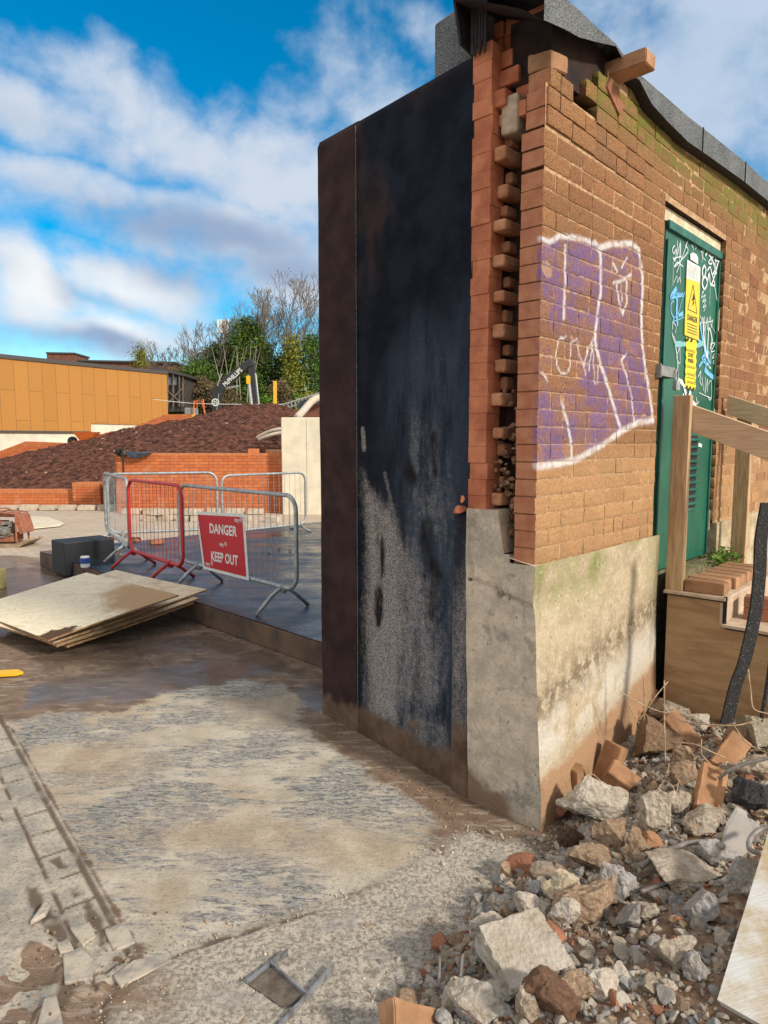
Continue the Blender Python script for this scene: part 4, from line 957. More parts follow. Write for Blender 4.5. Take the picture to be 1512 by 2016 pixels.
mb = MB(); mb.box(W(ds0+.012, DT+.006, (dz0+dz1)/2-.04), (.018, .012, dz1-dz0-.1), (D2, WN, Z3)); mb.box(W((ds0+ds1)/2, DT+.008, dz1-.012), (ds1-ds0, .02, .045), (D2, WN, Z3)); mb.box(W(ds1-.012, DT+.003, (dz0+dz1)/2-.02), (.02, .012, dz1-dz0-.06), (D2, WN, Z3))
obj('edge_strip', mb, M_DOORFR, dr, bevel=.002)
for z_ in (1.12, 1.80, 2.45): mb = MB(); mb.box(W(ds1+.004, DT+.006, z_), (.014, .014, .14), (D2, WN, Z3)); obj('hinge', mb, M_CREAM, dr, bevel=.002)
def dpt(px, py, t=DT): s, z = wt(px, py, t); return W(s, t, z)
def d8(x, y, t=DT): return dpt(1290+x/5.45, 430+y/5.45, t)
# door graffiti as thin sprayed ribbons
def ribbon(mb, pts, wd, t=DT+.0015, m=0):
    P = [np.array(d8(x, y, t)) for x, y in pts]
    # smooth
    Q = []
    for i in range(len(P)-1):
        p0 = P[max(i-1, 0)]; p1 = P[i]; p2 = P[i+1]; p3 = P[min(i+2, len(P)-1)]
        for k in range(4):
            u = k/4; Q.append(.5*((2*p1)+(-p0+p2)*u+(2*p0-5*p1+4*p2-p3)*u*u+(-p0+3*p1-3*p2+p3)*u**3))
    Q.append(P[-1]); base = len(mb.v)
    for i, q in enumerate(Q):
        d = Q[min(i+1, len(Q)-1)]-Q[max(i-1, 0)]; d /= (np.linalg.norm(d)+1e-9); n_ = np.cross(d, WN); n_ /= (np.linalg.norm(n_)+1e-9)
        w2 = wd*(.8+.4*random.random())/2; mb.v += [tuple(q+n_*w2), tuple(q-n_*w2)]
    for i in range(len(Q)-1): mb.f.append((base+2*i, base+2*i+1, base+2*i+3, base+2*i+2)); mb.m.append(m)
wb = MB()
for pts, wd in [([(210, 290), (185, 330), (200, 380), (225, 330), (215, 450), (190, 420)], .009), ([(240, 240), (235, 400), (270, 260), (280, 430), (350, 235)], .008), ([(320, 290), (350, 360), (210, 520), (240, 470), (300, 520)], .008), ([(230, 580), (280, 420), (200, 430)], .007), ([(270, 240), (260, 470)], .006),
                ([(195, 430), (190, 720)], .004), ([(270, 500), (270, 700)], .004), ([(200, 690), (230, 620), (240, 690), (260, 630), (270, 700)], .005),
                ([(390, 280), (400, 310), (405, 280), (410, 350)], .005), ([(425, 290), (440, 310), (430, 330)], .005),
                ([(490, 350), (510, 400), (500, 470)], .006), ([(490, 360), (530, 340), (500, 400), (540, 450)], .006), ([(560, 340), (540, 400), (580, 360), (610, 480), (570, 470), (640, 400), (650, 500)], .012), ([(530, 500), (505, 560), (520, 640), (545, 560), (530, 500)], .018),
                ([(520, 620), (505, 700), (530, 760), (560, 680), (530, 610)], .018), ([(555, 720), (580, 590), (600, 720), (680, 460)], .016), ([(560, 560), (590, 520), (610, 600), (640, 560)], .014), ([(610, 600), (640, 720), (590, 700)], .014), ([(640, 740), (668, 905)], .010), ([(588, 740), (586, 925)], .004),
                ([(570, 380), (640, 500), (655, 600), (610, 430)], .010), ([(640, 450), (690, 460)], .010),
                ([(500, 800), (520, 780), (495, 850), (540, 820), (505, 900), (545, 870), (510, 960), (545, 930), (520, 1000)], .006),
                ([(180, 1230), (200, 1300), (220, 1380), (235, 1480), (245, 1610)], .009), ([(190, 1100), (185, 1190)], .007), ([(190, 1110), (225, 1160), (215, 1230)], .006), ([(270, 1380), (230, 1480), (265, 1560), (265, 1400)], .006), ([(200, 1260), (250, 1400)], .005),
                ([(480, 1040), (500, 1100), (480, 1140)], .007), ([(530, 1050), (530, 1210), (560, 1060), (560, 1200), (590, 1050), (600, 1170), (615, 1080)], .008), ([(520, 1120), (620, 1100)], .006), ([(600, 1140), (650, 1240)], .003),
                ([(510, 1060), (530, 1350), (560, 1500)], .020), ([(560, 1500), (575, 1180), (610, 1300), (590, 1400)], .018),
                ([(590, 1350), (640, 1340), (600, 1430), (650, 1420), (610, 1500), (655, 1480), (620, 1550), (670, 1560)], .007), ([(600, 1340), (595, 1560)], .006), ([(640, 1330), (645, 1580)], .006),
                ([(460, 1700), (490, 1640), (480, 1740), (500, 1790)], .008), ([(500, 1700), (520, 1850)], .007), ([(540, 1700), (535, 1880), (560, 1720), (560, 1860)], .007), ([(570, 1780), (600, 1740), (605, 1900), (590, 1950), (570, 1920)], .007), ([(470, 1870), (600, 1930)], .006), ([(628, 1900), (630, 1950)], .012),
                ([(210, 1830), (230, 1760), (270, 1745), (310, 1800), (330, 1890)], .034), ([(235, 1830), (245, 1790), (260, 1830)], .012), ([(360, 1960), (375, 1860), (390, 1950), (440, 2010)], .034), ([(440, 1920), (450, 1990), (465, 1960)], .008),
                ([(190, 1600), (210, 1700)], .005), ([(200, 1640), (240, 1740)], .004), ([(560, 1560), (600, 1610), (575, 1600)], .006), ([(300, 1880), (320, 2050)], .02)]:
    ribbon(wb, pts, wd*.8)
for pts in [[(300+i*28, 2170+30*math.sin(i)), (330+i*28, 2300)] for i in range(2)]: pass
def arc(cx, cy, rx, ry, a0, a1, n=9): return [(cx+rx*math.cos(a0+(a1-a0)*k/n), cy+ry*math.sin(a0+(a1-a0)*k/n)) for k in range(n+1)]
obj('white_graffiti', wb, M_GWHITE, dr); wb = MB()
ribbon(wb, arc(390, 2330, 75, 200, math.pi, 2*math.pi), .05); ribbon(wb, arc(400, 2320, 40, 110, math.pi, 2*math.pi), .03); ribbon(wb, [(330, 2380), (500, 2440)], .02)
obj('white_graffiti', wb, M_GWHITE, dr)
bb = MB()
for pts, wd in [([(230, 750), (190, 800), (170, 850), (210, 830), (300, 820)], .035), ([(220, 780), (235, 900), (230, 1000), (240, 1150)], .030), ([(320, 790), (280, 900), (250, 1010), (190, 1100), (310, 1060)], .008), ([(200, 880), (170, 920), (175, 1020), (205, 1070)], .012), ([(180, 830), (250, 810), (310, 830)], .02), ([(250, 1040), (300, 1020)], .03),
                ([(480, 1110), (500, 1250), (530, 1400), (545, 1600)], .026), ([(460, 1300), (530, 1380), (570, 1560), (500, 1500), (580, 1430), (470, 1590)], .024), ([(540, 1200), (545, 1400), (590, 1560)], .018), ([(530, 1620), (600, 1690), (680, 1740)], .040)]:
    ribbon(bb, pts, wd*.8, DT+.0008)
obj('blue_graffiti', bb, M_GBLUE, dr)
pb = MB(); ribbon(pb, [(210, 1350), (330, 1350), (430, 1370), (520, 1330)], .032, DT+.0022); obj('pale_graffiti', pb, mat('faded_pale_spray', (.20, .48, .50), .7, bump=0), dr)
# signs on the door
sg = MB(); T1 = DT+.004
def sq(pts, m, t=T1): sg.poly([d8(x, y, t) for x, y in pts], m)
sg.prism([d8(345, 442, T1), d8(485, 522, T1), d8(480, 690, T1), d8(335, 642, T1)], -WN*.003, 1)
sg.prism([d8(335, 643, T1), d8(480, 691, T1), d8(465, 1310, T1), d8(315, 1250, T1)], -WN*.003, 0)
sg.prism([d8(x, y, T1+.001) for x, y in [(380, 440), (378, 385), (400, 365), (440, 382), (460, 420), (460, 492)]], -WN*.003, 1)
def tri(a, b, wpx):
    (x0, y0), (x1, y1) = a, b; dx, dy = x1-x0, y1-y0; L2 = math.hypot(dx, dy); nx_, ny_ = -dy/L2*wpx/2*.6, dx/L2*wpx/2*.6
    sg.poly([d8(x0+nx_, y0+ny_, T1+.0012), d8(x1+nx_, y1+ny_, T1+.0012), d8(x1-nx_, y1-ny_, T1+.0012), d8(x0-nx_, y0-ny_, T1+.0012)], 2)
tri((408, 712), (350, 975), 8); tri((408, 712), (449, 1020), 8); tri((350, 972), (449, 1020), 12)
sq([(412, 800), (396, 880), (408, 885), (400, 945), (420, 905), (410, 880), (424, 870)], 2, T1+.0012)
for r_ in range(7): sq([(352, 480+r_*22), (470, 546+r_*20), (470, 551+r_*20), (352, 486+r_*22)], 3, T1+.0014)
XA = D2; YA = Z3
def dtxt(s, x, y, size, m=2, sx=.9): put_text(sg, s, size, d8(x, y, T1+.0016), XA, YA, m, .01, sx)
dtxt('DANGER', 400, 1080, .048); 
for r_ in range(4): sq([(345, 1120+r_*30), (450, 1160+r_*30), (450, 1167+r_*30), (345, 1128+r_*30)], 2, T1+.0014)
sqb = MB()
wav = []
for k in range(13): wav.append((333+(8 if k % 2 else 0)-k*1.4, 1275+k*45))
wav2 = [(450-(0 if k % 2 else 10)-k*1.2, 1310+k*44) for k in range(12, -1, -1)]
T2 = DT+.005
sqb.prism([d8(x, y, T2) for x, y in wav+wav2], -WN*.003, 0)
for (x0, y0) in [(345, 1280), (385, 1292), (335, 1790), (370, 1800), (405, 1812)]:
    sqb.poly([d8(x0, y0, T2+.001), d8(x0+20, y0+6, T2+.001), d8(x0+10, y0+40, T2+.001), d8(x0-12, y0+32, T2+.001)], 1)
for s_, y0, sz in [('IN CASE', 1410, .020), ('DO NOT', 1470, .036), ('WORKING', 1530, .034), ('', 0, 0)]:
    if s_ and s_ != 'IN CASE': put_text(sqb, s_, sz, d8(386-(y0-1270)*.02, y0, T2+.0012), XA, YA, 1, .02, .62)
for y0 in (1400, 1415, 1575, 1590, 1655, 1670, 1700, 1740, 1755): sqb.poly([d8(340, y0, T2+.001), d8(430, y0+22, T2+.001), d8(430, y0+28, T2+.001), d8(340, y0+6, T2+.001)], 1)
sgo = obj('warning_sign', sg, [M_YELLOW, M_SIGNWHITE, M_BLACK, mat('faint_print', (.45, .50, .52), .6, bump=0)], dr); sgo['label'] = 'yellow high voltage triangle sign under white notice'
sgo2 = obj('warning_sign', sqb, [mat('bright_sign_yellow', (.85, .70, .02), .5, bump=0), M_BLACK], dr); sgo2['label'] = 'narrow yellow sign with scalloped edges and black hatching'
# louvre
l0s, l0z = wt(1352, 880, DT); l1s, l1z = wt(1384, 1035, DT)
lv = MB(); 
lv.box(W(1.84, DT+.006, 1.46), (.40, .012, .50), (D2, WN, Z3)); obj('louvre_plate', lv, M_DOORFR, dr, bevel=.003)
lv = MB()
for k in range(10): lv.box(W(1.84, DT+.018, 1.26+k*.045), (.34, .026, .008), (D2, (WN*.8-Z3*.6), (WN*.6+Z3*.8)))
lv.box(W(1.84, DT+.0135, 1.46), (.35, .002, .46), (D2, WN, Z3), 1); obj('louvre', lv, [M_DOORFR, M_BLACKGAP], dr)
# latch bracket + padlock
hb = MB(); a_ = wt(1290, 730, .01)[0]; hz = wt(1300, 731, .01)[1]
hb.box(W(1.33, .030, hz), (.20, .008, .058), (D2, WN, Z3)); hb.box(W(1.235, .014, hz), (.012, .034, .075), (D2, WN, Z3)); hb.box(W(1.43, DT+.035, hz), (.012, .06, .058), (D2, WN, Z3)); obj('hasp_bracket', hb, M_STEELP, dr, bevel=.003)
pk = MB(); pc = W(1.425, .045, hz-.045); pk.tube([pc+Z3*.0+D2*-.018, pc+D2*-.018+Z3*.05, pc+D2*.0+Z3*.065, pc+D2*.018+Z3*.05, pc+D2*.018], .005, 7); pk.box(pc-Z3*.025, (.055, .022, .055), (D2, WN, Z3)); obj('padlock', pk, M_GALV, dr, bevel=.004)
# vegetation tuft at threshold handled below

# ================================================================== RUBBLE placement helpers
def on_heap(px, py, extra=0.0):
    d = ray(px, py); d = d/np.linalg.norm(d); t = .8; 
    for _ in range(1400):
        p = O+d*t
        h = max(float(heap_h(p[0], p[1])), float(ground_h(p[0], p[1])))+extra
        if p[2] <= h: break
        t += .004
    return p, t
# heap surface
xs = np.linspace(-.3, 4.2, 330); yv = np.linspace(.5, 5.2, 330); HX, HY = np.meshgrid(xs, yv)
HZ = heap_h(HX, HY); HZ = np.where(heap_d(HX, HY) < 0, np.minimum(HZ, -.02+HX*0)-.02, HZ)
# keep the dirt inside the open yard: sink it under the building
qs = (HX-C0[0])*D2[0]+(HY-C0[1])*D2[1]; qt = (HX-C0[0])*WN[0]+(HY-C0[1])*WN[1]
HZ = np.where((qt < .0) & (qs > -.02), np.minimum(HZ, HZ*0+.3), HZ)
heap = grid('rubble_earth', np.stack([HX, HY, HZ], -1), M_SOILH); heap['kind'] = 'structure'; heap['label'] = 'brown earth under the rubble heap'

ROCKS = {}
def rock_mesh(seed, sub, mat_, planes=9, rough=.07):
    key = (seed, sub, mat_.name)
    if key not in ROCKS:
        V, F_ = rock_verts(seed, sub, planes, rough); me = bpy.data.meshes.new('rock'); me.from_pydata(V.tolist(), [], F_); me.materials.append(mat_)
        me.polygons.foreach_set('use_smooth', [False]*len(me.polygons)); me.update(); ROCKS[key] = me
    return ROCKS[key]
def rot_of(yaw, pitch=0, roll=0): return Matrix.Rotation(yaw, 3, 'Z') @ Matrix.Rotation(pitch, 3, 'Y') @ Matrix.Rotation(roll, 3, 'X')
def place_mesh(me, name, loc, size, rot, label, cat, group=None):
    o = bpy.data.objects.new(name, me); COL.objects.link(o); o.location = tuple(loc); o.scale = size; o.rotation_euler = rot
    return tag(o, label, cat, group)
def brick_mesh(seed, mat_, broken=False, frog=False, size=(.215, .1025, .065)):
    r = random.Random(seed); bm = bmesh.new(); bmesh.ops.create_cube(bm, size=1)
    for v in bm.verts: v.co = Vector((v.co.x*size[0], v.co.y*size[1], v.co.z*size[2]))
    bmesh.ops.bevel(bm, geom=list(bm.edges), offset=.004, segments=2, affect='EDGES')
    if broken:
        n = Vector((1, r.uniform(-.5, .5), r.uniform(-.5, .5))).normalized(); h = size[0]*r.uniform(.02, .25)
        res = bmesh.ops.bisect_plane(bm, geom=list(bm.verts)+list(bm.edges)+list(bm.faces), plane_co=n*h, plane_no=n, clear_outer=True)
        ed = [e for e in res['geom_cut'] if isinstance(e, bmesh.types.BMEdge)]; bmesh.ops.holes_fill(bm, edges=ed)
    if frog:
        f = max(bm.faces, key=lambda q: q.calc_area()*(q.normal.z > .9)); 
        bmesh.ops.inset_individual(bm, faces=[f], thickness=.022, depth=0); bmesh.ops.inset_individual(bm, faces=[f], thickness=.010, depth=-.014)
    bmesh.ops.triangulate(bm, faces=list(bm.faces)); bmesh.ops.subdivide_edges(bm, edges=[e for e in bm.edges if e.calc_length() > .03], cuts=3, use_grid_fill=True)
    bmesh.ops.triangulate(bm, faces=list(bm.faces))
    for v in bm.verts:
        q = mn.noise_vector(v.co*24+Vector((seed, 0, 0)))*.0035 + mn.noise_vector(v.co*70+Vector((seed, 9, 0)))*.0012; v.co += q
    me = bpy.data.meshes.new('brick'); bm.to_mesh(me); bm.free(); me.materials.append(mat_); return me

OCC = []
def big(px, py, wpx, hpx, seed, mat_, label, cat='rubble', name='concrete_chunk', yaw=0, pit=0, rol=0, depthk=.8, lift=.0, planes=9, sub=5, rough=.085, depth_off=0):
    p, t = on_heap(px, py+hpx*.30, lift)
    sc_ = t/FP; w_ = wpx*sc_/2; h_ = hpx*sc_/2*1.05
    p = p+np.array([0, w_*.3, h_*.55])
    me = rock_mesh(seed, sub, mat_, planes, rough); OCC.append((px, py, max(wpx, hpx)/2))
    return place_mesh(me, name, p, (w_*1.05, w_*depthk, h_), (rol, pit, yaw), label, cat, 'broken lumps in the rubble heap')
C_ = M_CHUNK; Lt = M_CHUNKLIGHT; Bl = M_CHUNKBLUE; Br = M_CHUNKBROWN
big(1336, 1354, 98, 66, 11, C_, 'large rounded tan concrete lump leaning against the plywood side of the steps', pit=.25, planes=12)
big(1372, 1402, 48, 42, 12, mat('purple_brick', (.24, .15, .14), .9, dark=(.14, .09, .09), nscale=14, bump=.9, bscale=60, bdist=.01), 'purplish broken brick just under the tan lump by the steps', 'brick', 'brick_fragment')
big(1290, 1464, 88, 92, 13, mat('rough_brown_block', (.44, .29, .18), .95, dark=(.27, .17, .11), nscale=12, bump=1, bscale=60, bdist=.012), 'big rough brown block with wires sprawled over its face', 'block', 'concrete_chunk', planes=6, pit=-.1)
big(1322, 1405, 70, 48, 14, C_, 'flat topped concrete lump behind the tangle of tie wire', lift=.04)
big(1354, 1500, 50, 42, 15, M_CHUNKBROWN, 'small pointed brown lump right of the rough brown block', pit=.5)
big(1372, 1428, 56, 42, 16, Lt, 'cream concrete lump in the middle of the wires', lift=.03)
big(1176, 1594, 122, 88, 17, Lt, 'largest whitish slab like lump below the leaning bricks', planes=8, pit=.25, depthk=.6, lift=.0)
big(1490, 1445, 66, 62, 18, mat('cream_lump', (.68, .62, .48), .95, dark=(.45, .40, .30), nscale=12, bump=1, bscale=50, bdist=.012), 'bright cream concrete lump at the right edge beside the black strip', rough=.09, lift=.06)
big(1462, 1462, 50, 60, 19, M_CHUNKBROWN, 'shaded brown lump left of the bright cream one')
big(1496, 1580, 76, 62, 20, M_TAR, 'black tarry lump at the right edge', 'rubble', 'tar_lump', planes=14)
big(1484, 1520, 60, 50, 21, C_, 'grey lump above the black tarry lump')
big(1342, 1588, 62, 56, 22, C_, 'rounded grey concrete lump left of the frogged brick', planes=14)
big(1297, 1612, 56, 84, 23, M_CHUNK, 'upright greyish wedge in front of the white slab lump', pit=.1, planes=7)
big(1350, 1535, 48, 50, 24, Br, 'brown lump above the rounded grey one', pit=-.3)
big(1372, 1548, 34, 24, 25, Lt, 'small white angular lump touching the frogged brick')
big(1400, 1625, 84, 46, 26, C_, 'long flat grey lump below the frogged brick', yaw=.3)
big(1210, 1650, 66, 62, 27, Br, 'knobbly brown lump under the whitish slab')
big(1252, 1668, 44, 60, 28, Br, 'narrow brown lump right of the knobbly one')
big(1284, 1665, 46, 34, 29, M_LOOSEBRICK, 'orange brown brick end in the middle of the heap', 'brick', 'brick_fragment')
big(1174, 1697, 92, 58, 30, M_CHUNKBROWN, 'wide brown stone with a flat pale top in the middle of the heap', pit=.3, planes=7)
big(1222, 1748, 66, 60, 31, Bl, 'blue grey cube shaped lump in the middle of the heap', planes=10)
big(1165, 1785, 76, 120, 32, Br, 'long curved earthy slab running down the middle of the heap', pit=1.1, planes=8, depthk=.7)
big(1108, 1768, 66, 70, 33, mat('yellowish_stone', (.55, .47, .34), .9, dark=(.42, .34, .24), nscale=8, bump=.6), 'smooth yellowish stone beside the long earthy slab', pit=.6)
big(1112, 1808, 54, 60, 34, Lt, 'pale lump touching the top of the square slab')
big(1048, 1795, 74, 50, 35, Lt, 'pale grey angular lump above the square slab')
big(955, 1838, 66, 58, 36, Lt, 'pale lump left of the square slab at the edge of the heap')
big(1055, 1760, 36, 36, 37, Bl, 'small grey lump near the top left edge of the heap')
big(1035, 1712, 66, 34, 38, M_REDBRICKLOOSE, 'dull red brick piece half buried near the wall foot', 'brick', 'brick_fragment', planes=6)
big(1080, 1722, 60, 26, 39, C_, 'flat grey shard beside the half buried red brick')
big(1245, 1812, 40, 58, 40, Bl, 'upright grey sliver under the blue grey cube', pit=.9)
big(1270, 1805, 48, 44, 41, C_, 'grey wedge right of the upright sliver', pit=.4)
big(1388, 1798, 60, 66, 42, Bl, 'blue grey lump near the whitewashed board', planes=11)
big(1352, 1730, 110, 40, 43, C_, 'low grey slab half under earth near the right side')
big(1465, 1735, 60, 70, 44, Bl, 'grey blue lump against the right hand board')
big(1335, 1890, 74, 58, 45, C_, 'grey lump low on the right of the heap', planes=12)
big(1375, 1915, 44, 54, 46, Bl, 'blue grey lump near the board foot')
big(1190, 1952, 50, 56, 47, Lt, 'whitish lump at the bottom beside brown bricks')
big(1150, 1930, 48, 28, 48, Bl, 'flat blue grey lump above the whitish bottom one')
big(1090, 1975, 92, 80, 49, mat('brown_brick_lump', (.34, .19, .115), .95, dark=(.22, .12, .075), nscale=6, bump=1, bscale=50, bdist=.01), 'large brown red brick lump at the bottom middle', 'brick', 'brick_fragment', planes=6)
big(1140, 1962, 60, 50, 50, Br, 'earth covered lump beside the large brown red brick')
big(1000, 1955, 80, 40, 51, Lt, 'long pale grey lump at the bottom left of the heap')
big(950, 1990, 100, 60, 52, Lt, 'broad pale slab fragment at the very bottom edge')
big(1045, 1990, 46, 80, 53, C_, 'upright grey wedge at the bottom edge', planes=7)
big(890, 1965, 52, 60, 54, Lt, 'pale wedge near the bottom left corner of the heap')
big(1415, 1690, 60, 40, 55, Bl, 'grey lump beside the curved pipe end')
big(1120, 1650, 50, 54, 56, M_SOILH, 'dark earthy clod at the foot of the plinth corner')
big(1100, 1600, 56, 40, 57, M_REDBRICKLOOSE, 'orange red brick lump at the foot of the wall', 'brick', 'brick_fragment', planes=7)
# square slab
p, t = on_heap(1035, 1890, .04); mb = MB()
Xs = np.array([.93, .36, .06]); Xs /= np.linalg.norm(Xs); Ys = np.array([-.30, .92, .32]); Ys -= Xs*(Xs@Ys); Ys /= np.linalg.norm(Ys); Zs = np.cross(Xs, Ys)
bm = bmesh.new(); bmesh.ops.create_cube(bm, size=1); bmesh.ops.subdivide_edges(bm, edges=list(bm.edges), cuts=14, use_grid_fill=True)
for v in bm.verts:
    c = v.co.copy(); ins = 1 if c.z > .49 else 0
    cut = max(0, abs(c.x)+abs(c.y)*.2-.5)
    q = mn.fractal(c*7, 1, 2, 4); side = 0 if c.z > .45 else 1
    v.co = Vector((c.x*.21*(1+.10*(c.z < 0)*.5), c.y*.19, c.z*.075)) + Vector(mn.noise_vector(c*5))*(.004+.010*side) + Vector(mn.noise_vector(c*18))*.004*side
    if c.x > .38 and c.y > .1: v.co.z -= .02*(c.x-.38)*5
me = bpy.data.meshes.new('concrete_slab'); bm.to_mesh(me); bm.free(); me.materials.append(M_CHUNKLIGHT)
o = bpy.data.objects.new('concrete_slab', me); COL.objects.link(o); o.matrix_world = Matrix(((Xs[0], Ys[0], Zs[0], p[0]), (Xs[1], Ys[1], Zs[1], p[1]+.02), (Xs[2], Ys[2], Zs[2], p[2]+.005), (0, 0, 0, 1)))
tag(o, 'square flat topped pale concrete slab, the biggest piece at the front of the heap', 'concrete slab'); OCC.append((1040, 1880, 85))
# loose bricks on the heap
def lbrick(px, py, seed, mat_, yaw, pit, rol, label, broken=False, frog=False, lift=.03, size=(.215, .1025, .065)):
    p, t = on_heap(px, py, lift); me = brick_mesh(seed, mat_, broken, frog, size); OCC.append((px, py, 40))
    return place_mesh(me, 'loose_brick', p+np.array([0, .02, .0]), (1, 1, 1), (rol, pit, yaw), label, 'brick', 'loose bricks in the rubble heap')
lbrick(1212, 1450, 1, M_LOOSEBRICK, .5, -1.0, .3, 'orange brown brick leaning on the wall, upper of the two slanting ones', lift=.06)
lbrick(1202, 1510, 2, M_LOOSEBRICK, .4, -1.15, .2, 'orange brown brick leaning on the wall, lower of the two slanting ones', lift=.07)
lbrick(1242, 1548, 3, M_LOOSEBRICK, -.5, .5, .3, 'orange brown broken brick lying at the foot of the slanting ones', True, lift=.035)
lbrick(1128, 1548, 4, M_LOOSEBRICK, .8, 1.35, 0, 'brown brick standing on end against the plinth', lift=.07)
lbrick(1278, 1390, 5, M_LOOSEBRICK, .9, 1.3, .1, 'brick standing upright in the gap beside the plywood panel', lift=.10)
lbrick(1232, 1425, 6, M_LOOSEBRICK, .2, -.9, .5, 'brick half hidden behind the upper slanting brick', lift=.08)
lbrick(1345, 1445, 7, M_LOOSEBRICK, -.6, .75, .5, 'bright orange brick tipped beside the wire covered block', lift=.07)
lbrick(1402, 1562, 8, M_LOOSEBRICK, 1.0, -.55, .35, 'brick showing its hollow frog among the grey lumps', frog=True, lift=.06)
lbrick(818, 2040, 9, M_LOOSEBRICK, .5, .6, .7, 'orange brick corner poking up at the bottom edge of the photo', lift=.03)
lbrick(1440, 1490, 10, M_LOOSEBRICK, .6, -.5, .6, 'shaded brick below the bright cream lump', lift=.03)
lbrick(1200, 1390, 14, M_LOOSEBRICK, .8, 1.1, .2, 'brick end showing in the crack by the wall', True, lift=.02) if False else None
# medium fragments
classes = [(C_, 'small angular grey concrete fragment in the rubble heap by the broken wall', 'grey concrete fragments of the rubble heap', 'concrete_fragment'),
           (Lt, 'small pale concrete fragment in the rubble heap by the broken wall', 'pale concrete fragments of the rubble heap', 'concrete_fragment'),
           (Bl, 'small blue grey stone in the rubble heap by the broken wall', 'blue grey stones of the rubble heap', 'stone'),
           (Br, 'small brown earthy lump in the rubble heap by the broken wall', 'brown lumps of the rubble heap', 'earth_lump'),
           (M_REDBRICKLOOSE, 'small red brick fragment in the rubble heap by the broken wall', 'brick fragments of the rubble heap', 'brick_fragment')]
rs = random.Random(21); cnt = 0; tries = 0
while cnt < 292 and tries < 9000:
    tries += 1
    # scatter over the heap in world space
    x = rs.uniform(-.05, 2.1); y = rs.uniform(1.45, 3.9)
    d = float(heap_d(np.array(x), np.array(y)))
    if d < -.02: continue
    q = np.array([x, y, 0])-C0; s_ = q@D2; t_ = q@WN
    if t_ < .06 or s_ > 1.32: continue
    edge = math.exp(-max(d, 0)/.35)
    if rs.random() > .34+.66*edge: continue
    size = rs.uniform(.016, .034) if rs.random() < .74 else rs.uniform(.032, .055)
    k = rs.choices(range(5), [5, 6 if edge > .4 else 2, 3, 3, 1])[0]; m_, lab, grp, nm = classes[k]
    me = rock_mesh(100+rs.randrange(9), 3, m_, 9)
    h = max(float(heap_h(x, y)), float(ground_h(np.array(x), np.array(y))))
    place_mesh(me, nm, (x, y, h+size*.35), (size*rs.uniform(.9, 1.5), size*rs.uniform(.7, 1.1), size*rs.uniform(.55, .9)), (rs.uniform(-.6, .6), rs.uniform(-.6, .6), rs.uniform(0, 6.28)), lab, 'rubble', grp); cnt += 1
# gravel / crumbs: nobody could count these
def crumbs(name, N, region, mats, szr, seed, label):
    rs = np.random.RandomState(seed); mb = MB(); protos = [rock_verts(900+i, globals().get('PROTO_SUB', 1), 7, .05) for i in range(8)]; n = 0
    while n < N:
        r = region(rs)
        if r is None: continue
        x, y, z = r; sz = rs.uniform(*szr)*(.6+.8*rs.rand()**3); V, F_ = protos[rs.randint(8)]
        R_ = np.array(rot_of(rs.uniform(0, 6), rs.uniform(-1, 1), rs.uniform(-1, 1)))
        mb.add((V*[sz, sz*.8, sz*.6])@R_.T+[x, y, z+sz*.25], F_, rs.randint(len(mats))); n += 1
    o = obj(name, mb, mats); o['kind'] = 'stuff'; o['label'] = label; return o
def reg_heap(rs):
    x = rs.uniform(-.3, 2.2); y = rs.uniform(1.35, 4.0); d = float(heap_d(np.array(x), np.array(y))); q = np.array([x, y, 0])-C0
    if q@WN < .03 and q@D2 > -.03 or q@D2 > 1.35: return None
    pr = math.exp(-abs(d-.08)/.13) if d < .08 else .22+.78*math.exp(-(d-.08)/.35)
    if d < -.35 or rs.rand() > pr: return None
    return x, y, max(float(heap_h(x, y)), float(ground_h(np.array(x), np.array(y)))) if d > -.02 else float(ground_h(np.array(x), np.array(y)))
crumbs('rubble_gravel', 9500, reg_heap, [M_CHUNK, M_CHUNKLIGHT, M_CHUNKBLUE, M_CHUNK], (.005, .015), 31, 'crushed concrete gravel spilling from the heap')
def reg_fill(rs):
    r = reg_heap(rs)
    if r is None or float(heap_d(np.array(r[0]), np.array(r[1]))) < .0: return None
    return r
PROTO_SUB = 3
crumbs('rubble_fill', 3400, reg_fill, [M_CHUNK, M_CHUNKLIGHT, M_CHUNKBLUE, M_CHUNKBROWN, M_CHUNK, M_CHUNKLIGHT, M_CHUNK, M_CHUNKBLUE, M_CHUNKLIGHT, M_REDBRICKLOOSE], (.014, .030), 37, 'broken concrete and brick packed between the bigger lumps')
PROTO_SUB = 1
gritp = np.array(ggrit)
def reg_grit(rs):
    x = rs.uniform(-1.0, .9); y = rs.uniform(1.4, 3.0)
    if float(sdist(np.array(x), np.array(y), ggrit)) < -.05 or heap_d(np.array(x), np.array(y)) > 0: return None
    d = -float(heap_d(np.array(x), np.array(y)))
    if rs.rand() > .15+.85*math.exp(-d/.3): return None
    return x, y, float(ground_h(np.array(x), np.array(y)))+.004
crumbs('grit', 3800, reg_grit, [M_CHUNKLIGHT, M_CHUNK, M_PAVER], (.0018, .0055), 32, 'fine pale grit trodden into the ground')
def reg_dirt(rs):
    if rs.rand() < .5:
        x = rs.uniform(-1.6, -.3); y = rs.uniform(1.45, 2.3)
    else:
        k = rs.rand(); a = gz(600+320*k, 1385+215*k); x = a[0]+rs.uniform(-.12, .14); y = a[1]+rs.uniform(-.1, .25)
        q = np.array([x, y, 0])-BW0
        if q@BN < .01: return None
    return x, y, float(ground_h(np.array(x), np.array(y)))
crumbs('soil_crumbs', 1300, reg_dirt, [M_SOILH, M_CHUNKBROWN], (.002, .008), 33, 'loose earth crumbs on the ground')

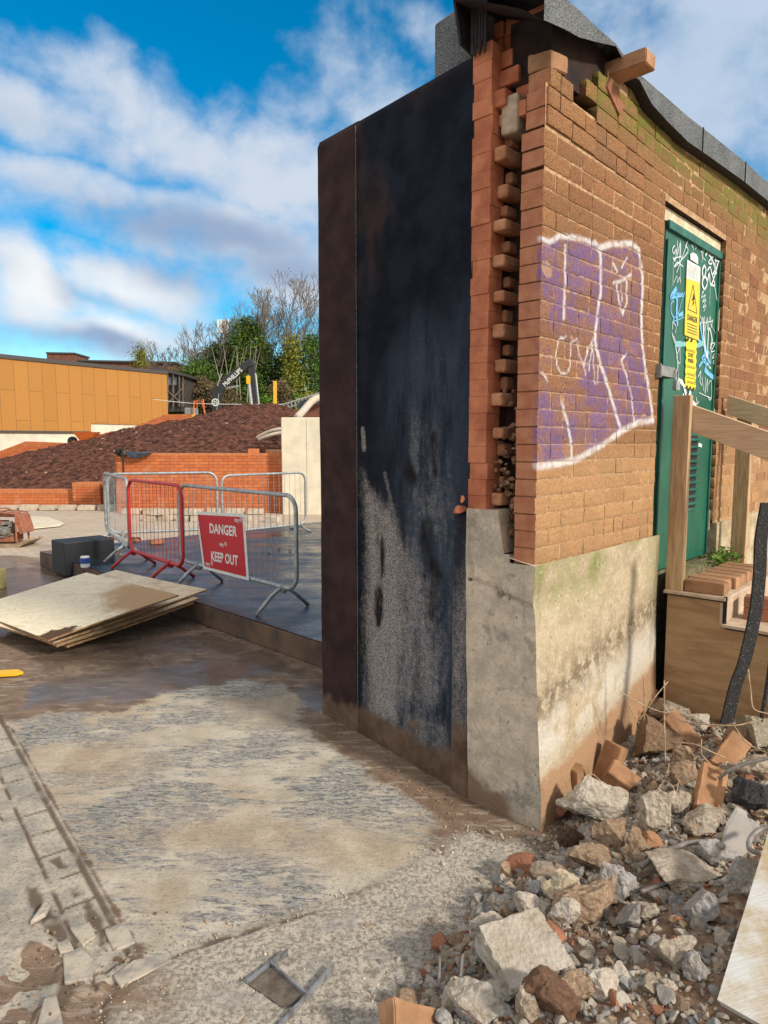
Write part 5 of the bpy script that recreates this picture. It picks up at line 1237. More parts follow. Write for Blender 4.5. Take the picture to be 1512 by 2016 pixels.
# wires, rods, pipes
def pxline(pts, lift=.0): return [on_heap(x, y, l)[0] for (x, y, l) in pts]
def smoothp(P, n=6):
    Q = []
    for i in range(len(P)-1):
        p0 = P[max(i-1, 0)]; p1 = P[i]; p2 = P[i+1]; p3 = P[min(i+2, len(P)-1)]
        for k in range(n):
            u = k/n; Q.append(.5*((2*p1)+(-p0+p2)*u+(2*p0-5*p1+4*p2-p3)*u*u+(-p0+3*p1-3*p2+p3)*u**3))
    Q.append(P[-1]); return Q
def wire(pts, r, m, name, label, cat, group=None, depth=None):
    P = [gy(x, y, Y) for x, y, Y in pts]; mb = MB(); mb.tube(smoothp(P), r, 7); o = obj(name, mb, m, smooth=True); c = np.mean(P, 0); origin_to(o, c); return tag(o, label, cat, group)
wg = 'tie wires sticking out of the heap'
wire([(1308, 1340, 3.22), (1308, 1420, 3.20), (1310, 1500, 3.12)], .0035, M_WIRE, 'wire', 'thickest straight vertical tie wire standing in front of the rough brown block', 'wire', wg)
wire([(1268, 1328, 3.3), (1268, 1375, 3.28), (1268, 1420, 3.28)], .003, M_WIRE, 'wire', 'short vertical tie wire left of the main bundle', 'wire', wg)
wire([(1221, 1362, 3.2), (1260, 1385, 3.2), (1305, 1402, 3.18), (1340, 1398, 3.2), (1357, 1396, 3.22)], .0028, M_WIRE, 'wire', 'tie wire crossing left to right over the top of the block', 'wire', wg)
wire([(1315, 1342, 3.25), (1290, 1372, 3.2), (1268, 1405, 3.2), (1258, 1418, 3.2)], .0028, M_WIRE, 'wire', 'slanting tie wire crossing behind the vertical ones', 'wire', wg)
wire([(1238, 1385, 3.2), (1248, 1410, 3.2), (1258, 1424, 3.2)], .0025, M_WIRE, 'wire', 'short tie wire near the plinth side of the bundle', 'wire', wg)
wire([(1335, 1412, 3.1), (1345, 1420, 3.08), (1400, 1427, 3.0), (1450, 1428, 2.95), (1500, 1416, 2.95)], .0032, M_WIRE, 'wire', 'long tie wire running right across to the bright cream lump', 'wire', wg)
wire([(1340, 1462, 2.95), (1370, 1466, 2.92), (1400, 1480, 2.9), (1428, 1492, 2.9)], .003, M_WIRE, 'wire', 'double bent tie wire below the cream middle lump', 'wire', wg)
wire([(1381, 1456, 2.9), (1382, 1485, 2.88), (1400, 1505, 2.86), (1421, 1523, 2.84)], .0028, M_WIRE, 'wire', 'curved tie wire falling into the dark hole', 'wire', wg)
wire([(1512, 1405, 2.9), (1484, 1395, 2.92), (1478, 1360, 2.95), (1473, 1318, 2.97)], .003, M_WIRE, 'wire', 'tie wire rising in front of the plywood beside the black strip', 'wire', wg)
wire([(1446, 1430, 2.85), (1470, 1462, 2.8), (1500, 1478, 2.75), (1530, 1490, 2.7)], .003, M_WIRE, 'wire', 'tie wire sagging under the bright cream lump', 'wire', wg)
wire([(1317, 1503, 2.95), (1312, 1530, 2.9), (1298, 1550, 2.85), (1285, 1568, 2.82)], .0032, M_WIRE, 'wire', 'tie wire hanging down from the rough brown block', 'wire', wg)
wire([(1303, 1540, 2.78), (1312, 1538, 2.78), (1325, 1550, 2.76), (1331, 1562, 2.75), (1336, 1540, 2.78)], .002, M_WIRE, 'wire', 'thin looped tie wire in the middle hole', 'wire', wg)
wire([(1155, 1560, 2.7), (1153, 1540, 2.72), (1165, 1524, 2.74), (1185, 1540, 2.72)], .002, M_WIRE, 'wire', 'thin looped tie wire beside the brick standing on end', 'wire', wg)
wire([(1415, 1532, 2.75), (1440, 1515, 2.72), (1480, 1500, 2.7), (1540, 1488, 2.66)], .0075, M_PIPE, 'steel_rod', 'grey rod lying below the sagging wire at the right', 'rod')
wire([(1262, 1708, 2.28), (1290, 1685, 2.31), (1320, 1672, 2.33), (1360, 1659, 2.34), (1395, 1658, 2.33), (1425, 1668, 2.28)], .0095, M_PIPE, 'bent_pipe', 'long arched grey pipe lying on the brown earth', 'pipe')
wire([(1262, 1756, 2.16), (1310, 1738, 2.19), (1357, 1713, 2.22)], .0085, M_PIPE, 'steel_rod', 'straight dull rod lying just below the arched pipe', 'rod')
wire([(1540, 1625, 2.25), (1500, 1632, 2.28), (1478, 1650, 2.25), (1476, 1672, 2.2), (1500, 1680, 2.15)], .009, M_PIPE, 'bent_pipe', 'hooked grey pipe end by the whitewashed board', 'pipe')
wire([(1225, 1775, 2.08), (1245, 1795, 2.06), (1253, 1835, 2.03)], .006, M_PIPE, 'bent_pipe', 'short hooked conduit beside the grey sliver', 'pipe')
wire([(866, 1880, 1.97), (864, 1945, 1.86)], .005, M_PIPE, 'steel_rod', 'short upright rod at the left edge of the heap', 'rod')
wire([(912, 1880, 1.95), (908, 1925, 1.88)], .005, mat('pale_batten', (.5, .46, .4), .8, bump=.2), 'small_batten', 'pale narrow batten beside the pale left lump', 'batten')
# triangular grey board piece
mb = MB(); mb.prism([gy(x, y, 2.30+(1690-y)*.0008) for x, y in [(1420, 1682), (1432, 1632), (1452, 1598), (1470, 1606), (1484, 1640), (1478, 1672), (1450, 1696)]], np.array([.0, .012, .012])); o = obj('board_offcut', mb, mat('grey_board', (.40, .37, .35), .8, dark=(.32, .30, .28), bump=.2)); origin_to(o, gy(1450, 1650, 2.35)); tag(o, 'smooth grey pointed board offcut below the black tarry lump', 'board')
# whitewashed board bottom right
mb = MB(); a = gy(1518, 1620, 2.15); b = gy(1412, 1968, 1.62); c = gy(1530, 2035, 1.50); d = gy(1660, 1700, 1.95); mb.prism([a, b, c, d], np.array([.012, .0, -.018])); o = obj('white_board', mb, M_WHITEPLY); origin_to(o, (np.array(a)+c)/2); tag(o, 'whitewashed board lying slanted at the bottom right corner', 'board')
# black strips leaning
mb = MB(); ctr = [(1512, 990, 3.30), (1500, 1060, 3.28), (1497, 1130, 3.27), (1488, 1210, 3.25), (1468, 1300, 3.22), (1450, 1350, 3.2), (1432, 1425, 3.18)]
P = smoothp([gy(*q) for q in ctr], 4); R_ = 12.5
for i in range(len(P)-1):
    d = P[i+1]-P[i]; sd_ = np.array([1., .12, .0]); wv = .031*(1-.0*i)
    a, b = P[i], P[i+1]
    i0 = len(mb.v)
    for q in (a, b):
        mb.v += [tuple(q-sd_*wv), tuple(q+sd_*wv), tuple(q+sd_*wv+[0, .016, 0]), tuple(q-sd_*wv+[0, .016, 0])]
    for f in ((0, 1, 5, 4), (1, 2, 6, 5), (2, 3, 7, 6), (3, 0, 4, 7)): mb.f.append(tuple(i0+k for k in f)); mb.m.append(0)
o = obj('bitumen_strip', mb, M_BARTAR); origin_to(o, P[-1]); tag(o, 'long black speckled felt strip leaning over the plywood steps', 'felt strip')
mb = MB(); P = smoothp([gy(1518, 1290, 3.2), gy(1510, 1350, 3.18), gy(1498, 1420, 3.15)]); mb.tube(P, .009, 6); o = obj('bitumen_strip', mb, M_BARTAR); origin_to(o, P[-1]); tag(o, 'short thin black strip at the right edge beside the long one', 'felt strip')

# ================================================================== STEPS
ST = thing('plywood_steps', 'plywood steps with timber handrails leading up to the green door', 'steps', W(1.9, .5, 0))
SF, SB = 1.385, 2.52
steps = [(.045, .365, .80), (.365, .665, .655), (.665, .965, .505), (.965, 1.265, .355)]
for s_ in (SF, SB):
    pts = [W(s_, .06, -.1)] ; pts.append(W(s_, 1.265, -.1))
    for (a, b, z_) in reversed(steps): pts += [W(s_, b, z_-.018), W(s_, a, z_-.018)]
    pts[-1] = W(s_, .06, steps[0][2]-.018)
    mb = MB(); mb.prism(pts, D2*.018); obj('side_panel', mb, M_PANEL, ST)
for i, (a, b, z_) in enumerate(steps):
    mb = MB(); mb.box(W((SF+SB)/2, (a+b)/2+.006, z_-.008), (SB-SF+.05, b-a+.012, .017), (D2, WN, Z3)); obj('tread', mb, mat('tread_board', (.58, .47, .36), .85, dark=(.45, .33, .23), nscale=10, bump=.3) if i == 0 else bpy.data.materials['tread_board'], ST, bevel=.002)
    mb = MB(); mb.box(W((SF+SB)/2, b-.008, z_-.09), (SB-SF+.02, .014, .146), (D2, WN, Z3)); obj('riser', mb, bpy.data.materials['tread_board'], ST)
mb = MB(); mb.box(W(SF+.003, .20, .782), (.045, .33, .012), (D2, WN, Z3)); mb.box(W(SF-.003, .375, .73), (.012, .016, .15), (D2, WN, Z3)); mb.box(W(SF-.003, .53, .635), (.012, .3, .016), (D2, WN, Z3)); obj('black_edging', mb, M_FELTDARK, ST)
mb = MB(); mb.box(W(SF+.022, .092, 1.352), (.045, .095, 1.115), (D2, WN, Z3)); q = obj('post', mb, M_POST, ST, bevel=.004)
mb = MB(); mb.box(W(SB-.06, .13, 1.36), (.045, .095, 1.13), (D2, WN, Z3)); obj('post', mb, M_POST, ST, bevel=.004)
def rail(s_, t0, t1, z0t, z0b, z1t, z1b, wd=.045):
    mb = MB(); mb.prism([W(s_, t0, z0b), W(s_, t1, z1b), W(s_, t1, z1t), W(s_, t0, z0t)], D2*wd); return obj('handrail', mb, M_RAIL, ST, bevel=.003)
k_ = 2.6
rail(SF+.047, .035, 1.25, 1.895, 1.745, 1.42, 1.27); rail(SB-.13, .03, 1.25, 1.965, 1.835, 1.50, 1.37)
# bricks on the landing and step
rs = random.Random(2)
bmesh_l = brick_mesh(60, M_LOOSEBRICK); bmesh_r = brick_mesh(61, M_REDBRICKLOOSE)
labs = ['nearest', 'second', 'third', 'fourth', 'fifth', 'sixth', 'farthest']
for k in range(7):
    q = W(1.46+k*.118, .235+rs.uniform(-.012, .012), .834)
    place_mesh(bmesh_l, 'loose_brick', q, (.98, 1.02, 1), (0, 0, A_WN+rs.uniform(-.05, .05)), f'{labs[k]} tan brick from the front in the row lying on the top step', 'brick', 'bricks in a row on the top step')
place_mesh(bmesh_r, 'loose_brick', W(1.62, .52, .689), (1, 1, 1), (0, 0, A_WN+.1), 'red brick lying on the second step, lower of two', 'brick')
place_mesh(bmesh_r, 'loose_brick', W(1.63, .515, .752), (1, 1, .9), (0, 0, A_WN+.16), 'red brick stacked on the brick on the second step', 'brick')

# ================================================================== BARRIERS
def barrier(Pa, Pb, zb, zt, m_, label, lz, legs=(.18, .82), infill=19, r=.019, tilt=0, infm=None, rc=.13, leglen=.27):
    Pa = np.array([*Pa, 0.]); Pb = np.array([*Pb, 0.]); X = Pb-Pa; Lb = np.linalg.norm(X); X /= Lb; N = np.array([X[1], -X[0], 0])
    t = thing('crowd_barrier', label, 'barrier', (*((Pa+Pb)/2)[:2], lz), 'steel crowd barriers on the terrace')
    pts = []
    for (cx, cz, a0) in ((Lb-rc, zt-rc, 0), (rc, zt-rc, 90), (rc, zb+rc, 180), (Lb-rc, zb+rc, 270)):
        for k in range(7): a = math.radians(a0+k*15); pts.append(Pa+X*(cx+rc*math.cos(a))+Z3*(cz+rc*math.sin(a))+N*tilt*((cz-zb)/(zt-zb)))
    mb = MB(); mb.tube(pts, r, 10, closed=True); obj('frame', mb, m_, t, smooth=True)
    mb = MB()
    for k in range(1, infill+1):
        x = Lb*k/(infill+1); sh_ = 0
        if x < rc: sh_ = rc-math.sqrt(max(rc*rc-(rc-x)**2, 0))
        if x > Lb-rc: sh_ = rc-math.sqrt(max(rc*rc-(x-Lb+rc)**2, 0))
        mb.tube([Pa+X*(x+random.uniform(-.006, .006))+Z3*(zb+sh_), Pa+X*(x+random.uniform(-.004, .004))+Z3*(zt-sh_)+N*tilt], .0029, 5)
    obj('infill_bars', mb, infm or m_, t)
    for f in legs:
        for sgn in (-1, 1):
            mb = MB(); c = Pa+X*Lb*f; mb.tube([c+Z3*(zb+.01), c+N*sgn*leglen*.45+Z3*(zb-.075+.01), c+N*sgn*leglen+Z3*(lz+.012)], r*.95, 9); obj('leg', mb, m_, t, smooth=True)
    mb = MB()
    for f in legs: c = Pa+X*Lb*f; mb.tube([c+Z3*(zb-.03)-X*.03, c+Z3*(zb-.03)+X*.03], .024, 8)
    obj('leg_clamp', mb, m_, t)
    return t, Pa, Pb, X, N, Lb
fr, Pa, Pb, X, N, Lb = barrier((-2.13, 7.12), (-.73, 5.65), .41, 1.205, M_GALV, 'grey steel crowd barrier in front carrying the red danger sign', .2, (.18, .90), infill=21)
barrier((-2.97, 7.95), (-2.03, 6.85), .39, 1.215, M_REDBAR, 'red painted crowd barrier between the grey ones', .2, (.06, .78), infill=13, leglen=.26)
barrier((-3.98, 9.75), (-3.0, 8.0), .40, 1.215, M_GALV, 'grey crowd barrier seen almost edge on at the left end', .2, (.2, .85), infill=17, leglen=.25)
barrier((-3.90, 9.65), (-2.48, 10.15), .36, 1.20, M_GALV, 'grey crowd barrier at the back left, before the brick wall', .2, (.12, .85), infill=17)
barrier((-2.42, 10.2), (-1.30, 11.3), .30, 1.15, M_GALV, 'grey crowd barrier at the back right, in front of the concrete pillar', .2, (.12, .93), infill=14)
# red sign
sN = N if N[1] < 0 else -N
sa = .245; sb = .655
def SP(u, z, o_=.028): return Pa+X*(Lb*u)+Z3*z+sN*o_
mb = MB(); w0 = [SP(.215, 1.055), SP(.585, 1.035), SP(.600, .445), SP(.245, .41)]
# plate corners from the photograph, on the barrier plane
def sp_px(x, y, o_): return pl(x, y, Pa+sN*o_, sN)
cor = [(386, 1007), (481, 1012), (490, 1143), (400, 1120)]
base = [sp_px(x, y, .028) for x, y in cor]
mb.prism(base, -sN*.003, 1)
inner = [sp_px(x, y, .0288) for x, y in [(389, 1013), (477, 1018), (485, 1136), (403, 1115)]]
mb.poly(inner, 0)
dsn = tag(obj('danger_sign', mb, [M_SIGNRED, M_SIGNWHITE]), 'red danger keep out sign tied to the front barrier', 'sign'); origin_to(dsn, base[3])
Xs = (np.array(base[1])-base[0]+np.array(base[2])-base[3]); Xs /= np.linalg.norm(Xs); Ys = np.array(base[0])-base[3]+(np.array(base[1])-base[2]); Ys = Z3
tb = MB()
def stx(s, x, y, size, sx=1.0, bold=.03): put_text(tb, s, size, sp_px(x, y, .0296), Xs, Ys, 0, bold, sx)
stx('DANGER', 438, 1044, .128, .96); stx('KEEP OUT', 441, 1100, .128, .84)
for (x, y, sz) in [(468, 1024, .050), (438, 1072, .048), (411, 1110, .052)]:
    stx('dsm', x-2, y, sz, .95, .02)
    c = sp_px(x+6, y-1, .0296); n_ = 14; i0 = len(tb.v)
    for k in range(n_): a = 2*math.pi*k/n_; tb.v += [tuple(c+Xs*math.cos(a)*sz*.42+Z3*math.sin(a)*sz*.42), tuple(c+Xs*math.cos(a)*sz*.30+Z3*math.sin(a)*sz*.30)]
    for k in range(n_): a = i0+2*k; b = i0+2*((k+1) % n_); tb.f.append((a, b, b+1, a+1)); tb.m.append(0)
    tb.poly([c+Xs*sz*.16*dx+Z3*sz*.16*dz for dx, dz in ((-1, .2), (0, 1.4), (1, .2), (.5, .2), (.5, -1), (-.5, -1), (-.5, .2))])
    stx('demolition', x, y+5, sz*.22, 1, 0)
lt = obj('lettering', tb, M_SIGNWHITE, dsn)

# ================================================================== PLYWOOD PILE
def sheet(c4, th, label, seed, stain=None, muck=None):
    c4 = [np.array(q, float) for q in c4]; n = 36
    u, v = np.meshgrid(np.linspace(0, 1, n), np.linspace(0, 1, n)); P = ((1-u)*(1-v))[..., None]*c4[0]+(u*(1-v))[..., None]*c4[1]+(u*v)[..., None]*c4[2]+((1-u)*v)[..., None]*c4[3]
    P = P+Z3*(.012*np.sin(u*2.6+seed)*np.sin(v*2.2))[..., None]
    st = stain(u, v) if stain else u*0+.2; mk = muck(u, v) if muck else u*0
    root = thing('plywood_sheet', label, 'plywood', c4[3], 'plywood sheets piled on the ground')
    grid('sheet_face', P, M_PLY, dict(stain=clip(st), muck=clip(mk)), root)
    mb = MB(); bd = [P[0, i] for i in range(n)]+[P[i, -1] for i in range(1, n)]+[P[-1, i] for i in range(n-2, -1, -1)]+[P[i, 0] for i in range(n-2, 0, -1)]
    for i in range(len(bd)): a, b = bd[i], bd[(i+1) % len(bd)]; mb.quad(a, b, b-Z3*th, a-Z3*th)
    mb.poly([p-Z3*th for p in bd][::-1]); obj('sheet_edge', mb, M_PLYEDGE, root)
    return root
F0 = gz(95, 1262, .17); R0 = gz(352, 1170, .36); K0 = gz(170, 1127, .36); L0 = F0+K0-R0
sheet([L0, K0, R0, F0], .014, 'top sheet of plywood on the pile, pale with a brown stain at its corner', 1, lambda u, v: 1.2*(1-sst(np.hypot((u-1)*.9, (v-1)*.8), .15, .65)), lambda u, v: 1.1*(1-sst(np.hypot((u-.10)*.7, (v-1)*1.6), .05, .25))*0+.9*(1-sst(np.hypot((u-.06)*1.0, (v-.96)*2.5), .05, .30)))
F1 = gz(105, 1268, .125); R1 = gz(408, 1158, .30); K1 = gz(228, 1122, .34); sheet([F1+K1-R1, K1, R1, F1], .015, 'second sheet of plywood, its right tip sticking out furthest', 2, lambda u, v: .35+0*u)
F2 = gz(112, 1271, .10); R2 = gz(392, 1176, .255); K2 = gz(215, 1130, .31); sheet([F2+K2-R2, K2, R2, F2], .015, 'third sheet of plywood from the top of the pile', 3, lambda u, v: .5+0*u)
F3 = gz(132, 1270, .075); R3 = gz(382, 1186, .215); K3 = gz(205, 1135, .28); sheet([F3+K3-R3, K3, R3, F3], .015, 'fourth and lowest sheet of plywood in the pile', 4, lambda u, v: .5+0*u)
mb = MB(); c = (F3+R3+K3+(F3+K3-R3))/4; mb.box([c[0], c[1], .04], (.5, .1, .09)); mb.box([c[0]-.5, c[1]+.3, .06], (.5, .1, .12)); o = obj('timber_bearer', mb, M_POST); tag(origin_to(o, (c[0], c[1], 0)), 'timber bearer hidden under the plywood pile', 'timber')
# flat plywood sheet in the yard
a = gz(60, 1042, .02); b = gz(60, 1018, .02); c = gz(95, 1020, .02); d = gz(126, 1031, .03); e = gz(118, 1036, .02)
mb = MB(); mb.prism([a, b, c, d, e], Z3*.02); o = obj('plywood_sheet', mb, mat('pale_board', (.72, .66, .52), .85, dark=(.6, .52, .38), bump=.2)); origin_to(o, a); tag(o, 'single pale sheet lying flat on the yard behind the compactor', 'plywood')

# ================================================================== BLACK BOX + CAN + small things on terrace
M_ = PP(4.90, 0, 0); q0 = gz(127, 1072, .40)
c = gz(127, 1108, .2); bx0 = np.array([c[0], c[1], 0]);
bw_ = .62; bd_ = .42
mb = MB(); ctr = bx0+PE*bw_/2+PD*bd_/2; mb.box(ctr+Z3*.235, (bd_, bw_, .41), (PD, PE, Z3)); o = obj('black_sheeted_box', mb, M_BLKBOX, bevel=.012); origin_to(o, ctr+Z3*.03); tag(o, 'black bitumen covered box upstand at the terrace edge', 'box')
cn = thing('paint_can', 'small white can with blue label beside the black box', 'can', gz(168, 1117, .205)); p = np.array(cn.location)
mb = MB(); mb.lathe(p, [(.045, 0), (.05, .01), (.052, .11), (.048, .13)], 16); obj('can_body', mb, M_PAIL, cn, smooth=False)
mb = MB(); mb.lathe(p, [(.0535, .05), (.0535, .115)], 16); obj('label_band', mb, M_BLUELAB, cn)
for (x, y, l_) in [(548, 1080, 'dark clod on the terrace behind the sign'), (571, 1083, 'smaller dark clod on the terrace right of the first'), (530, 1088, 'tiny clod left of the others on the terrace'), (236, 1092, 'black clod at the foot of the edge on barrier')]:
    V, F_ = rock_verts(int(x), 2, 7); p = gz(x, y, .215); mb = MB(); mb.add(V*[.028, .025, .018]+p, F_); o = obj('clod', mb, M_CHUNKBROWN); origin_to(o, p); tag(o, l_, 'clod')
mb = MB(); a = gz(0, 1328, .012); b = gz(46, 1326, .012); mb.prism([gz(-30, 1334, .01), gz(30, 1331, .01), gz(46, 1327, .01), gz(35, 1322, .01), gz(-30, 1326, .01)], Z3*.018); o = obj('yellow_strip', mb, M_YELPAINT); origin_to(o, a); tag(o, 'yellow plastic strip lying on the wet ground at the left edge', 'strip')
mb = MB(); p = gz(-2, 1158, .0); mb.box(p+Z3*.11, (.13, .1, .22)); o = obj('timber_block', mb, mat('olive_block', (.42, .36, .14), .8, dark=(.3, .25, .1), bump=.2), bevel=.008); origin_to(o, p); tag(o, 'olive yellow block cut by the left edge of the photo', 'block')
rs = random.Random(8)
for k, (x, y, w_, yaw, lab) in enumerate([(248, 1054, .2, .3, 'orange brick piece lying behind the left barrier'), (272, 1062, .22, -.2, 'orange brick piece nearest the red barrier'), (312, 1066, .22, .5, 'flat orange offcut behind the red barrier'), (233, 1058, .15, .9, 'leftmost orange brick piece behind the barrier')]):
    me = brick_mesh(70+k, M_REDBRICKLOOSE, True); p = gz(x, y, .235); place_mesh(me, 'brick_fragment', p, (1.1, 1, .9), (0, 0, yaw), lab, 'brick', 'brick pieces behind the barriers')

# metal T profile set in the ground
mb = MB()
def bar2(p, q, wd, hh, m=0):
    p = np.array(p); q = np.array(q); d = q-p; Ln = np.linalg.norm(d); d /= Ln; s_ = np.array([-d[1], d[0], 0]); mb.box((p+q)/2+Z3*(hh/2-.008), (Ln, wd, hh), (d, s_, Z3), m)
bar2(gz(485, 1938), gz(566, 1876), .007, .022); bar2(gz(548, 2030), gz(655, 1908), .008, .024); bar2(gz(533, 1902), gz(601, 1962), .007, .024)
o = obj('steel_angle_frame', mb, mat('worn_steel_edge', (.36, .38, .40), .5, dark=(.16, .15, .14), nscale=25, metal=.5, bump=.4)); origin_to(o, gz(560, 1930)); tag(o, 'broken steel angle frame set into the ground at the front', 'steel frame')
mb = MB(); mb.poly([gz(488, 1937, .003), gz(535, 1903, .003), gz(600, 1960, .003), gz(560, 1985, .003)]); o = struct(obj('pit_floor', mb, mat('pit_mud', (.17, .14, .11), .95, dark=(.09, .07, .055), nscale=20, bump=.9, bscale=50, bdist=.01)))
# pale slabs on the ground (setts and loose stones at the lower left)
for k, (pts, lab) in enumerate([([(75, 1800), (88, 1782), (100, 1788), (90, 1806), (60, 1822)], 'thin white stone flake on the left paving'), ([(2, 1612), (14, 1606), (8, 1618)], 'tiny white flake at the left edge')]):
    mb = MB(); P = [gz(x, y, .002) for x, y in pts]; mb.prism(P, Z3*.016); o = obj('stone_flake', mb, M_CHUNKLIGHT, bevel=.003); origin_to(o, P[0]); tag(o, lab, 'stone')
sett = [([(122, 1888), (165, 1868), (188, 1900), (178, 1936), (128, 1945)], 0), ([(205, 1835), (247, 1822), (268, 1860), (222, 1878)], 0), ([(140, 1830), (175, 1818), (192, 1848), (160, 1868)], 0), ([(108, 1862), (135, 1855), (145, 1878), (118, 1885)], 0), ([(222, 1925), (260, 1895), (330, 1885), (338, 1900), (240, 1950)], 0), ([(72, 2030), (85, 1975), (108, 1965), (132, 2040)], 0)]
labs2 = ['rounded pale sett end in the brown dirt, biggest of the group', 'last square sett of the edging row', 'pale sett beside the end of the edging row', 'small pale sett chip left of the others', 'long narrow kerb piece tipped toward the dirt', 'pale sett at the bottom left edge of the photo']
M_SETT = mat('worn_sett', (.47, .41, .33), .9, dark=(.25, .23, .21), nscale=16, bump=.8, bscale=45, bdist=.006)
for (pts, k), lab in zip(sett, labs2):
    P = [gz(x, y, -.012)+np.array([(.006*math.sin(x*1.7)), .006*math.cos(y*2.1), 0]) for x, y in pts]; mb = MB(); mb.prism(P, Z3*.0135); o = obj('paving_sett', mb, M_SETT, bevel=.005, seg=3); origin_to(o, P[0]); tag(o, lab, 'sett', 'setts of the worn edging row')

# ================================================================== FAR YARD: walls, pillar, soil
YW = 17.5
def wall_box(name, x0, x1, y0, y1, z1, m_, label, cat='wall', cope=True, parts=None):
    r = thing(name, label, cat, ((x0+x1)/2, y0, 0)); mb = MB(); mb.box(((x0+x1)/2, (y0+y1)/2, z1/2-.05), (x1-x0, y1-y0, z1+.1-(.1 if cope else 0))); obj('brickwork', mb, m_, r)
    if cope:
        mb = MB(); n = int((x1-x0)/.075)
        for k in range(n): mb.box((x0+(k+.5)*(x1-x0)/n, (y0+y1)/2, z1-.05), ((x1-x0)/n-.008, y1-y0+.02, .102))
        c_ = obj('brick_on_edge_coping', mb, M_BRICKCOPE, r)
    return r
wall_box('low_brick_wall', -26, -7.9, 17.5, 17.83, .44, M_BRICKFAR, 'low orange brick retaining wall along the left of the soil bank')
wall_box('low_brick_pier', -7.9, -7.2, 17.35, 17.8, .62, M_BRICKFAR, 'short raised orange brick pier ending the low wall', 'pier')
tw = wall_box('tall_brick_wall', -6.22, -2.35, 15.9, 16.23, 1.33, M_BRICKFAR, 'taller orange brick retaining wall behind the barriers', cope=False)
mb = MB(); mb.box((-4.3, 16.065, 1.36), (3.84, .35, .06)); obj('top_course', mb, M_BRICKCOPE, tw)
mb = MB(); mb.box((-3.03, 16.05, 1.44), (.24, .2, .11)); obj('loose_top_brick', mb, M_BRICKCOPE, tw); mb = MB(); mb.box((-2.56, 16.05, 1.425), (.36, .2, .1)); obj('air_brick', mb, mat('pale_air_brick', (.62, .34, .20), .8, dark=(.4, .2, .1), nscale=25, bump=.2), tw)
mb = MB(); mb.box((-6.05, 17.2, .66), (.33, 2.2, 1.3)); obj('return_wall', mb, M_BRICKFAR, tw)
pr = thing('concrete_pillar', 'pale cast concrete pillar end at the right of the orange brick wall', 'pillar', (-1.8, 15.6, 0))
mb = MB(); mb.box((-1.45, 16.0, 1.05), (1.75, .8, 2.3)); obj('pillar_body', mb, M_PILLAR, pr, bevel=.02)
mb = MB()
for x in (-1.75, -1.25): mb.box((x, 15.598, 1.1), (.008, .006, 2.1))
obj('shutter_mark', mb, mat('concrete_line', (.45, .40, .30), .9, bump=0), pr)
# soil bank
rx = [-30, -13.4, -11.1, -9.35, -7.6, -5.8, -4.9, -3.9, -3.1, -2.3, 2]; rz = [.6, 1.03, 1.58, 2.02, 2.36, 2.72, 2.92, 2.97, 2.78, 2.5, 2.4]
SX, SY = np.meshgrid(np.linspace(-30, 1.5, 420), np.linspace(15.95, 34, 240))
front = np.where(SX < -6.2, .40, 1.28); y0 = np.where(SX < -6.2, 17.7, 16.1)
front = .40+(1.28-.40)*sst(SX, -6.5, -6.0); y0 = 17.7-1.6*sst(SX, -6.5, -6.0)
rz_ = np.interp(SX, rx, rz); u = np.clip((SY-y0)/(24-y0), 0, 1); SZ = front+(rz_-front)*(u**.85)
SZ = np.where(SY > 24.5, rz_-(SY-24.5)*.28, SZ)+.22*(fbm(SX*.9, SY*.9, 4, 3)-.5)*sst(SY, y0+.2, y0+1.2)+.16*(fbm(SX*4, SY*4, 4, 6)-.5)*sst(SY, y0, y0+.6)+.05*(fbm(SX*14, SY*14, 3, 9)-.5)
SZ = np.where(SY < y0-.05, -.3, SZ)
struct(grid('soil_bank', np.stack([SX, SY, SZ], -1), M_SOIL))
def reg_soil(rs):
    x = rs.uniform(-14, -2.6); y = rs.uniform(18, 25)
    j = np.argmin(abs(SX[0]-x)); i = np.argmin(abs(SY[:, 0]-y)); return x, y, SZ[i, j]-.02
crumbs('soil_clods', 900, reg_soil, [M_SOIL, M_SOIL, M_SOIL, M_CHUNKBROWN], (.02, .065), 51, 'clods and small stones over the soil bank')
def soil_at(x, y):
    f0 = .40+.88*float(sst(np.array(x), -6.5, -6.0)); yy = 17.7-1.6*float(sst(np.array(x), -6.5, -6.0)); r = float(np.interp(x, rx, rz)); u = min(max((y-yy)/(24-yy), 0), 1); return f0+(r-f0)*u**.85
# paver kerb row before the low wall, each block a thing
mats_p = M_PAVER; pm = brick_mesh(80, M_PAVER, size=(.40, .22, .13)); n = 0
for k in range(19):
    x = -11.4+k*.47
    place_mesh(pm, 'paver_block', (x, 16.5+.02*math.sin(k*2.1)-(.9 if x > -6.2 else 0), .07), (rs.uniform(.85, 1.05), 1, rs.uniform(.85, 1.1)), (0, 0, rs.uniform(-.06, .06)), 'pale paver block in the row along the foot of the brick walls', 'paver', 'pale paver blocks in a row')
for k, (x, y, z) in enumerate([(-4.9, 14.3, .06), (-4.6, 14.35, .06), (-4.75, 14.3, .19), (-4.2, 14.3, .06), (-3.9, 14.25, .06), (-4.05, 14.3, .19), (-2.9, 14.2, .06), (-2.3, 14.1, .06)]):
    place_mesh(pm, 'paver_block', (x, y, z), (.65, 1, .9), (0, 0, rs.uniform(-.3, .3)), 'small paver block in the loose stacks behind the barriers', 'paver', 'paver blocks stacked behind the barriers')
